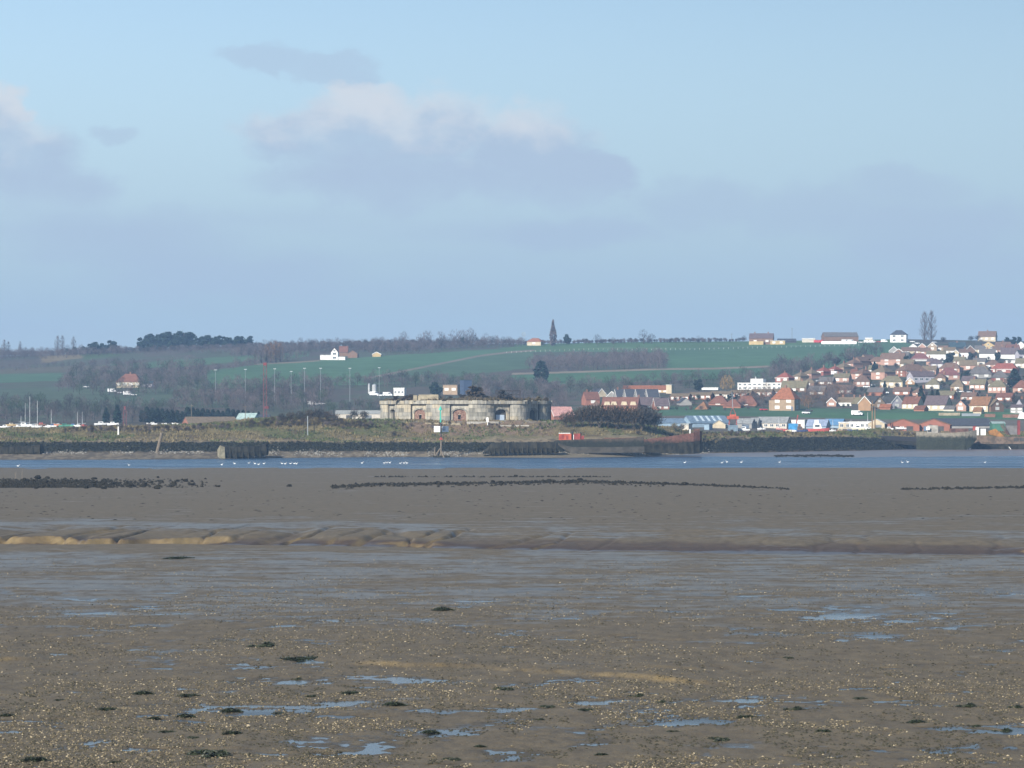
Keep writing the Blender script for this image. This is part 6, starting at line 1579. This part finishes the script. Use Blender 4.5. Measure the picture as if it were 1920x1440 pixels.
for a in [(1393, 811, 26, 'white cabin cruiser ashore beside the orange crane', 'white', 'white', 24, 1.5), (1461, 809, 12, 'pink topped white boat in front of the long grey shed', 'pink', 'white', 26, 1), (1474, 812, 10, 'little red boat beside the blue tarpaulin', 'red', 'red', 0, 1), (1479, 813, 9, 'small pale yellow dinghy beside the red boat', 'cream', 'cream', 0, .6), (1487, 813, 10, 'small white dinghy right of the yellow one', 'white', 'white', 0, .6),
          (1501, 813, 28, 'dark blue boat under a rounded brown cover', 'blue', 'brown', 0, 2.0), (1534, 813, 42, 'large red hulled boat with a white upper deck', 'red', 'white', 0, 1.9), (1561, 813, 12, 'white boat seen end on right of the large red hull', 'white', 'white', 24, 1.6), (1576, 813, 26, 'brown hulled boat with cream top before the pale cabin', 'brown', 'cream', 0, 1.0), (1594, 813, 30, 'dark blue boat with pointed bow before the clubhouse', 'blue', 'grey', 24, .7),
          (1607, 810, 30, 'cream and white motor cruiser in front of the clubhouse', 'cream', 'white', 0, 1.7), (1628, 809, 22, 'white motor boat low beside the brown masts', 'white', 'white', 34, .8), (1666, 809, 18, 'white boat before the first red warehouse', 'white', 'white', 0, 1.2), (1690, 808, 22, 'long white boat against the first red warehouse wall', 'white', 'white', 0, .8), (1428, 809, 16, 'pale blue grey boat by the door of the long grey shed', 'white', 'grey', 0, 1.0)]:
    boat(*a[:4], hull=a[4], cabin=a[5], mast=a[6], cabh=a[7], yaw=rnd.uniform(-.15, .15))
# tall brown masts in the yard
for px, top, lab in ((1635.5, 751, 'tall brown wooden mast, taller of the pair behind the clubhouse'), (1640.5, 758, 'tall brown wooden mast, shorter of the pair behind the clubhouse')):
    p = on_hill(px, 812); h = hpx(p, 812 - top)
    t = thing('wooden_mast', lab, 'mast', p); MB().tube((0, 0, -1), (0, 0, h), .36, .2, 8).obj('pole', mat('varnished_spar', (.24, .15, .075), rough=.6, var=.2), t)
    MB().box(-1.6, 1.6, -.08, .08, h * .8, h * .8 + .12).obj('crossarm', M_STEEL, t)
# orange jib crane
p = on_hill(1374, 811); k = p.y / F
t = thing('jib_crane', 'slim jib crane with a bright orange cab above the grey sheds', 'crane', p)
MB().box(-2.2, 2.2, -1.6, 1.6, -.5, 14 * k).obj('crane_base', mat('blue_grey_paint', (.16, .22, .27), var=.2), t)
MB().box(-2.6, 2.6, -1.8, 1.8, 25 * k, 31 * k).box(-1.4, 1.4, -1.2, 1.2, 31 * k + .01, 34 * k).obj('cab', M_ORANGE, t)
mb = MB()
for sx in (-1, 1):
    for sy in (-1, 1): mb.beam((sx * 1.8, sy * 1.2, 14 * k), (sx * 1.5, sy * 1, 25 * k), .22); mb.beam((sx * 1.3, sy * .9, 34 * k), (sx * .12, sy * .1, 46 * k), .2)
mb.obj('tower_frame', M_RED, t); MB().tube((0, 0, 44 * k), (-.4, 0, 76 * k), .18, .1, 6).obj('jib', M_STEEL, t)
p = on_hill(1487, 806); k = p.y / F
t = thing('lorry_crane', 'blue and red loader jib standing beside the white box shed', 'crane', p)
MB().box(-2.2, 2.2, -1, 1, 0, 12 * k).obj('body', mat('cover_bluec', (.05, .25, .5), rough=.6), t); MB().beam((1.5, 0, 10 * k), (2.3, 0, 28 * k), .5).obj('arm', M_RED, t)

# ------------------------------------------------------------------ vehicles
_car = {}
def car(px, row, label, colour='white', kind='car', yaw=0.0, land=on_hill, group=None):
    p = land(px, row)
    L, W, Hh = (4.2, 1.75, 1.45) if kind == 'car' else (5.6, 2.1, 2.5)
    key = (kind, colour)
    if key not in _car:
        m = mat('car_' + colour, dict(white=(.8, .8, .8), red=(.5, .05, .05), blue=(.06, .1, .3), silver=(.5, .52, .54), dark=(.05, .05, .06))[colour], rough=.3, var=.04)
        b = MB().prism([(-L / 2, .35), (L / 2, .35), (L / 2, .8), (L * .28, .95), (-L / 2, 1.0)] if kind == 'car' else [(-L / 2, .4), (L / 2, .4), (L / 2, 1.2), (L * .36, 1.5), (L * .25, Hh), (-L / 2, Hh)], -W / 2, W / 2)
        c = MB().prism([(-L * .42, .98), (L * .24, .93), (L * .08, Hh), (-L * .32, Hh)] if kind == 'car' else [(L * .2, 1.45), (L * .37, 1.45), (L * .27, 2.2), (L * .2, 2.2)], -W / 2 + .08, W / 2 - .08) if kind == 'car' else MB().box(L * .1, L * .33, -W / 2 - .01, W / 2 + .01, 1.45, 2.1)
        w = MB().tube((0, -.1, 0), (0, .1, 0), .33, n=10)
        _car[key] = (b.mesh('body', m), c.mesh('glasshouse', M_GLASS), w.mesh('wheel', mat('tyre', (.03, .03, .03))))
    b, c, w = _car[key]
    t = thing('van' if kind == 'van' else 'parked_car', label, kind, p, yaw, group)
    mesh_obj('body', b, t); mesh_obj('glasshouse', c, t)
    for sx in (-1, 1):
        for sy in (-1, 1): mesh_obj('wheel', w, t, (sx * L * .3, sy * (W / 2 - .06), .33))
for px, row, kind, col, lab in [(210, 736, 'van', 'white', 'white van below the cream farmhouse, parked farthest from its door'), (226, 738, 'car', 'silver', 'silver car between the white vans below the farmhouse'), (240, 741, 'van', 'white', 'white van nearest the foot of the cream farmhouse'), (250, 742, 'car', 'white', 'white car just past the vans below the farmhouse'), (162, 727, 'car', 'white', 'white car alone in the wood toward the marina'),
                                (1532, 643, 'van', 'red', 'red van on the skyline beside the pale low shed'), (1541, 643, 'van', 'red', 'second red van touching the first on the skyline'), (1584, 642, 'van', 'white', 'white van in front of the open skyline barn'), (1595, 642, 'van', 'white', 'white van at the end of the skyline barn'), (1614, 643, 'car', 'white', 'white car beside the small cream hut on the skyline'),
                                (1626, 643, 'van', 'white', 'white van past the cream hut on the skyline'), (1636, 643, 'van', 'white', 'white van in the gap before the red car on the skyline'), (1648, 642, 'car', 'red', 'red car on the skyline before the white square house'), (1658, 642, 'van', 'white', 'white van closest to the white square house'), (1711, 642, 'car', 'white', 'white car behind the white square house'), (1720, 645, 'car', 'white', 'white car under the twin poplars'),
                                (1752, 643, 'car', 'silver', 'silver car right of the twin poplars'), (1432, 770, 'car', 'red', 'red car beside the big orange roofed house'), (1517, 772, 'car', 'dark', 'dark car at the corner of the big orange roofed house'), (1566, 703, 'van', 'white', 'white van among the climbing row of houses'), (1536, 716, 'car', 'silver', 'silver car below the climbing row of houses'), (1625, 727, 'car', 'white', 'white car before the long white window band'),
                                (1635, 724, 'car', 'white', 'white car right of the long white window band'), (1660, 738, 'car', 'white', 'white car on the dark street behind the masts'), (1800, 736, 'car', 'white', 'white car at the foot of the plain tan house'), (1815, 737, 'car', 'silver', 'silver car right of the plain tan house'), (1708, 681, 'car', 'white', 'white car below the dusky red roof'), (1772, 680, 'car', 'silver', 'silver car beside the round topped evergreen'), (1851, 690, 'car', 'silver', 'silver car just above the wide red bungalow'),
                                (1860, 689, 'car', 'white', 'white car just above the wide red bungalow'), (1512, 776, 'car', 'white', 'white car out on the green strip'), (1607, 779, 'van', 'white', 'white van out on the green strip near the masts'), (1440, 728, 'car', 'silver', 'silver car at the end of the white school'), (702, 742, 'van', 'white', 'white van first in the road beyond the fort'), (714, 743, 'car', 'white', 'white car second in the road beyond the fort'), (727, 743, 'van', 'white', 'white van third in the road beyond the fort'), (586, 760, 'van', 'white', 'white van in the trees right of the red mast'), (603, 759, 'car', 'white', 'white car in the trees right of the red mast')]:
    car(px, row, lab, col, kind, rnd.uniform(-.5, .5))
for px, w, top, lab in ((692, 4, 720, 'thin white silo beyond the fort'), (702, 9, 721, 'fat white silo beyond the fort')):
    p = on_hill(px, 738); k = p.y / F
    t = thing('silo', lab, 'silo', p); MB().tube((0, 0, -1), (0, 0, (737 - top) * k), w * k / 2, n=12).obj('drum', mat('silo_grey', (.42, .43, .43), rough=.6, var=.15), t); MB().tube((0, 0, (737 - top) * k + .01), (0, 0, (737 - top) * k + .8), w * k / 2, .3, 12).obj('cap', M_STEEL, t)

# ------------------------------------------------------------------ swans
def swan_meshes():
    b = MB().ball((0, 0, .22), .55, .3, .26, n=10, k=6); b.hexa([(-.5, -.12, .25), (-.3, -.2, .25), (-.3, .2, .25), (-.5, .12, .25), (-.85, -.04, .42), (-.4, -.15, .5), (-.4, .15, .5), (-.85, .04, .42)])
    n = MB(); pts = [(.42, .28), (.55, .5), (.52, .75), (.58, .95), (.7, 1.0)]
    for (x0, z0), (x1, z1) in zip(pts, pts[1:]): n.tube((x0, 0, z0), (x1, 0, z1), .085, .07, 6)
    n.ball((.72, 0, .99), .13, .08, .085, n=6, k=4)
    k = MB().tube((.82, 0, .98), (1.0, 0, .93), .04, .015, 5)
    m = mat('white_plumage', (.82, .82, .80), rough=.7, var=.03)
    return b.mesh('body', m, True), n.mesh('neck', m, True), k.mesh('bill', mat('orange_bill', (.6, .22, .05), rough=.5))
SW = swan_meshes()
def swan(px, row, label, group, land=None):
    p = at(px, row, CH * F / (row - HZ)); p.z = 0.0
    t = thing('swan', label, 'swan', p, rnd.uniform(-.6, .6) + (math.pi if rnd.random() < .4 else 0), group)
    for nm, me in zip(('body', 'neck', 'bill'), SW): mesh_obj(nm, me, t)
    t.scale = (.55,) * 3
for g, (lst, lab) in {'swans off the derelict barge': ([(416, 872), (440, 870), (467, 869), (478, 870), (485, 871.5), (495, 870)], '%s swan from the left in the file off the derelict barge'),
                      'swans between barge and beacon': ([(529, 870), (535, 870.5), (545, 870), (552, 870), (556, 870.5)], '%s swan from the left in the tight file past the barge'),
                      'swans left of the beacon': ([(679, 869), (721, 869), (726, 868.5), (731, 868.5), (751, 869.5), (758, 869), (763, 869)], '%s swan from the left among those before the fort'),
                      'swans on the far reach': ([(1284, 868), (1354, 868.5), (1363, 867), (1390, 867.5), (1462, 867.5), (1692, 868), (1702, 867), (1847, 868)], '%s swan from the left strung along the wide reach')}.items():
    for i, (px, row) in enumerate(lst): swan(px, row, lab % ORD[i], g)
swan(242, 873, 'lone swan near the mud edge below the leaning post', None); swan(34, 874.5, 'lone swan close to the left picture edge', None)

# ------------------------------------------------------------------ rocks and weed on the mud
M_ROCK = mat('weedy_rock', (.012, .012, .009), rough=.9, var=.4, scale=2.5, spec=.15, c2=(.036, .032, .022), bump=.5, bscale=6)
ROCKS = []
for i in range(5):
    b = MB().ball((0, 0, .22), .55, .45, .4, n=8, k=5, jit=.3, r=rnd); ROCKS.append(b.mesh('weedy_rock', M_ROCK))
def rock(px, row, s, label, group):
    p = on_mud(px, row)
    o = mesh_obj('weedy_rock', ROCKS[rnd.randrange(5)], None, p, rnd.random() * 6.28); o.scale = (s * rnd.uniform(.8, 1.4), s, s * rnd.uniform(.6, 1))
    tag(o, label, 'rock', group)
LINE_R = [(600, 915), (700, 908.5), (800, 908), (950, 905.5), (1090, 903), (1200, 906), (1300, 909), (1400, 913), (1480, 917)]
for px, row, s, lab in [(360, 904, .9, 'solitary dark rock standing clear of the left rock field'), (409, 913, .8, 'last dark rock at the tip of the left rock field'), (542, 912.5, 1.0, 'solitary dark rock in the gap between the rock lines'), (296, 896, .7, 'small dark rock above the left rock field'), (1087, 901, 1.4, 'tallest dark lump on the long rock line'), (967, 893.5, .8, 'flat dark rock at the end of the short upper line')]:
    rock(px, row, s, lab, None)
lf = sorted((rnd.uniform(0, 250) if i < 34 else rnd.uniform(180, 400)) for i in range(46))
for i, px in enumerate(lf):
    rock(px, min(917, 896 + rnd.random() ** .8 * 20 + px * .01), rnd.uniform(.7, 1.5), ORD[i] + ' dark weedy rock from the left in the dense left rock field', 'dense dark rocks by the left edge')
for i, px in enumerate(sorted(rnd.uniform(700, 1300) for k in range(44))):
    rock(px, np.interp(px, *zip(*LINE_R)) + rnd.uniform(-1.2, 2), rnd.uniform(.6, 1.2), ORD[i] + ' dark weedy rock from the left along the long rock line', 'dark rocks of the long line')
def rubble(name, label, pts, m, smin, smax, flat=.6, pw=1.0):
    """small stones as one mesh of eight-sided lumps"""
    P = np.array(pts, float); n = len(P)
    base = np.array([(1, 0, 0), (0, 1, 0), (-1, 0, 0), (0, -1, 0), (0, 0, 1), (0, 0, -.6)], float)
    s = (smin + (smax - smin) * rng.random((n, 1, 1)) ** pw) * rng.uniform(.6, 1.3, (n, 6, 1))
    a = rng.random(n) * 6.283; c, sn = np.cos(a)[:, None], np.sin(a)[:, None]
    V = np.empty((n, 6, 3)); bx, by, bz = base.T
    V[:, :, 0] = bx * c - by * sn; V[:, :, 1] = bx * sn + by * c; V[:, :, 2] = bz * flat
    V = V * s + P[:, None, :]
    f = np.array([(0, 1, 4), (1, 2, 4), (2, 3, 4), (3, 0, 4), (1, 0, 5), (2, 1, 5), (3, 2, 5), (0, 3, 5)])
    Fc = (f[None] + 6 * np.arange(n)[:, None, None]).reshape(-1, 3)
    return V.reshape(-1, 3), Fc
def stuff(name, label, V, Fc, m, col=None):
    o = mesh_obj(name, np_mesh(name, V, Fc, m, col), kind='stuff'); o['label'] = label
    return o
pts = []
for i in range(4600):
    if i < 2100: px = abs(rnd.gauss(0, 150)); row = 898 + rnd.random() ** .6 * 17
    elif i < 4100:
        px = rnd.uniform(620, 1480) ; row = np.interp(px, *zip(*LINE_R)) + (abs(rnd.gauss(0, 2.6)) - 1 if rnd.random() < .55 else rnd.gauss(0, 1.0)) * (1 if px < 1250 else .5)
        if px > 1100 and rnd.random() < (px - 1100) / 500: continue
    elif i < 4400: px = rnd.uniform(1690, 1960); row = 918 - (px - 1690) * .017 + rnd.gauss(0, .8)
    else: px = rnd.uniform(700, 1150); row = 894.5 + rnd.gauss(0, .25)
    if px > 420 and i < 2100: continue
    pts.append((px, row))
pts = on_muds(*zip(*pts))
stuff('rubble', 'small dark weedy stones strewn along the old rock lines', *rubble('', '', pts, None, .2, .55, .75), M_ROCK)
# pale stones at the foot of the weedy wall, dark ones on it
n = 2600; u = rng.uniform(-60, 1330, n); Yk, Zk = shore_knots(u)
Y = Yk[2] + rng.normal(0, 1, n) * 3.2 - 4; X = px2x(u, Y); Z = shore_z(u, Y)
keep = (fbm(u / 60, u * 0, 2, 401) > .45) | ((u > 860) & (u < 960)) | (u > 1240)
stuff('beach_stones', 'pale stones tumbled along the foot of the dark shore wall', *rubble('', '', np.stack([X, Y, Z], 1)[keep], None, .15, .45, .7), mat('pale_stone', (.27, .255, .22), rough=.9, var=.4, scale=.8))
n = 7000; u = rng.uniform(-100, 2000, n); Yk, Zk = shore_knots(u); f = rng.random(n)
Y = Yk[2] + (Yk[3] - Yk[2]) * f; X = px2x(u, Y); Z = shore_z(u, Y)
stuff('wall_stones', 'dark weed hung stones facing the shore wall', *rubble('', '', np.stack([X, Y, Z], 1), None, .25, .7, .8), mat('weed_hung_stone', (.010, .012, .008), rough=.9, var=.5, scale=1.0, spec=.15, c2=(.036, .038, .024)))
# dark weedy patch lying bare in the shallows below the embankment
n = 700; px = rng.uniform(1452, 1600, n); row = 855.6 + rng.normal(0, .7, n) - 1.2 * np.exp(-((px - 1535) / 30) ** 2) * rng.random(n)
Y = CH * F / (row - HZ)
stuff('weed_patch', 'dark weedy patch lying bare in the shallows below the embankment', *rubble('', '', np.stack([px2x(px, Y), Y, np.full(n, .12)], 1), None, .3, .8, .45), M_ROCK)
# pebbles and shells of the near mud
n = 140000
row = 1046 + (1462 - 1046) * rng.random(n) ** .85; u = rng.uniform(-60, 1980, n)
Y = CH * F / (row - HZ); X = px2x(u, Y)
den = fbm(X / 3.2, Y / 6.5, 4, 411) * .55 + fbm(X / .7, Y / 1.4, 2, 417) * .35 + (fbm(X / 11, Y / 16, 3, 419) - .5) * .5 + .10
keep = (den > .535) & (mud_z(X, Y) > -.06)
keep &= ~((Y > 160) & (Y < 176) & (rng.random(n) < .7))
X, Y = X[keep], Y[keep]; Z = mud_z(X, Y)
V, Fc = rubble('', '', np.stack([X, Y, Z + .01], 1), None, .018, .085, .7, 2.2)
n = len(X); tone = rng.random((n, 1))
C = np.where(tone > .86, [[.36, .30, .20]], np.where(tone > .45, [[.19, .155, .095]], [[.07, .064, .042]])) * rng.uniform(.7, 1.25, (n, 1))
stuff('pebbles', 'straw coloured shells and pebbles scattered over the near mud', V, Fc, colmat('pebble', rough=.7, scale=8, var=.2, bump=0), np.repeat(C, 6, 0))
# low clods of mud with weed on them
n = 26000; row = 1120 + 340 * rng.random(n) ** .7; u = rng.uniform(-40, 1960, n); Y = CH * F / (row - HZ); X = px2x(u, Y)
keep = fbm(X / 2.2, Y / 5, 4, 421) > .545; X, Y = X[keep], Y[keep]; Z = mud_z(X, Y)
stuff('mud_clods', 'small dark clods of mud and weed among the pebbles', *rubble('', '', np.stack([X, Y, Z], 1), None, .035, .12, .55), mat('dark_clod', (.045, .042, .026), rough=.8, var=.4, scale=3))
# scattered dark specks on the far flat
pts = on_muds(rng.uniform(-20, 1940, 420), 918 + 58 * rng.random(420))
stuff('weed_scraps', 'dark scraps of weed dotted over the far mudflat', *rubble('', '', pts, None, .12, .5, .22), M_ROCK)

M_SEAW = colmat('seaweed', rough=.55, scale=3, var=.4, bump=0, spec=.5)
SEA = []
for i in range(5):
    n = 420; lob = [(rng.uniform(-.45, .45), rng.uniform(-.3, .3), rng.uniform(.12, .3)) for _ in range(6)]
    P = np.concatenate([rng.normal(size=(n // 6, 3)) * [r * .55, r * .5, 0] + [x, y, 0] for x, y, r in lob])
    P = P[(np.abs(P[:, 0]) < .75) & (np.abs(P[:, 1]) < .6)]; n = len(P)
    hz = sum(r * .55 * np.exp(-((P[:, 0] - x) ** 2 + (P[:, 1] - y) ** 2) / (r * r)) for x, y, r in lob)
    P[:, 2] = hz * rng.random(n) + .01
    V, Fc = tri_spray(P, rng.normal(size=(n, 3)) * [1, 1, .4], .1 + .16 * rng.random(n), .07)
    SEA.append(np_mesh('seaweed_clump', V, Fc, M_SEAW, np.repeat(np.array([[.018, .024, .010]]) * rng.uniform(.5, 2.4, (n, 1)), 3, 0)))
SPOT = [(388, 1416, 90, 'largest dark green seaweed clump, near the bottom edge'), (555, 1237, 110, 'tangled seaweed round the hole in the low scarp'), (942, 1293, 45, 'seaweed clump isolated just below the middle of the scarp'), (740, 1322, 50, 'seaweed clump beside the small pebble bank in the middle'), (830, 1144, 45, 'thin dark seaweed streak far up the near mud'), (495, 1213, 60, 'long thin seaweed streak above the hole in the scarp'), (330, 1047, 64, 'flat dark seaweed strip at the creek lip'),
        (1490, 1331, 42, 'dark seaweed clump alone among pebbles on the right'), (1882, 1373, 46, 'dark seaweed clump near the right picture edge'), (70, 1425, 60, 'seaweed clump in the bottom left corner'), (1815, 1325, 44, 'seaweed clump between the bright puddles on the right')]
REST = [(270, 1301, 45), (350, 1305, 45), (435, 1334, 50), (350, 1344, 45), (292, 1347, 30), (195, 1331, 45), (110, 1313, 24), (15, 1343, 40), (360, 1384, 30), (808, 1374, 42), (557, 1274, 24), (655, 1300, 44), (585, 1306, 28), (845, 1425, 40), (215, 1430, 34), (310, 1373, 34), (440, 1375, 44),
        (1400, 1345, 40), (1720, 1355, 44), (1545, 1371, 34), (1345, 1388, 50), (1025, 1326, 34), (1095, 1332, 40), (1195, 1306, 36), (1012, 1350, 22), (1240, 1317, 26), (1830, 1362, 30), (1477, 1234, 24), (1905, 1327, 34), (520, 1338, 30), (900, 1400, 26), (1130, 1415, 30), (1260, 1372, 28), (1610, 1310, 30)]
def weed(px, row, w, label, group):
    p = on_mud(px, row); s = w / F * p.y / 1.75
    o = mesh_obj('seaweed_clump', SEA[rnd.randrange(5)], None, p, rnd.uniform(-.25, .25)); o.scale = (s * 1.3, s * 1.6, min(s * .85, 1.0)); tag(o, label, 'seaweed', group)
for a in SPOT: weed(*a, None)
for i, (px, row, w) in enumerate(sorted(REST)): weed(px, row, w, ORD[i] + ' small seaweed clump from the left among the scattered near clumps', 'small seaweed clumps on the near mud')
# bare stakes at the far left of the mud
for px, top, lab in ((29, 884, 'thin leaning stake in the mud near the left edge'), (41, 881, 'taller twiggy stake in the mud near the left edge')):
    p = on_mud(px, 899); h = (899 - top) / F * p.y
    mb = MB().tube((0, 0, -.5), (.15, 0, h), .07, .04, 5); mb.tube((.05, 0, h * .5), (-.3, 0, h * .85), .04, .02, 4)
    tag(mb.obj('stake', M_WOOD, None, p), lab, 'stake')
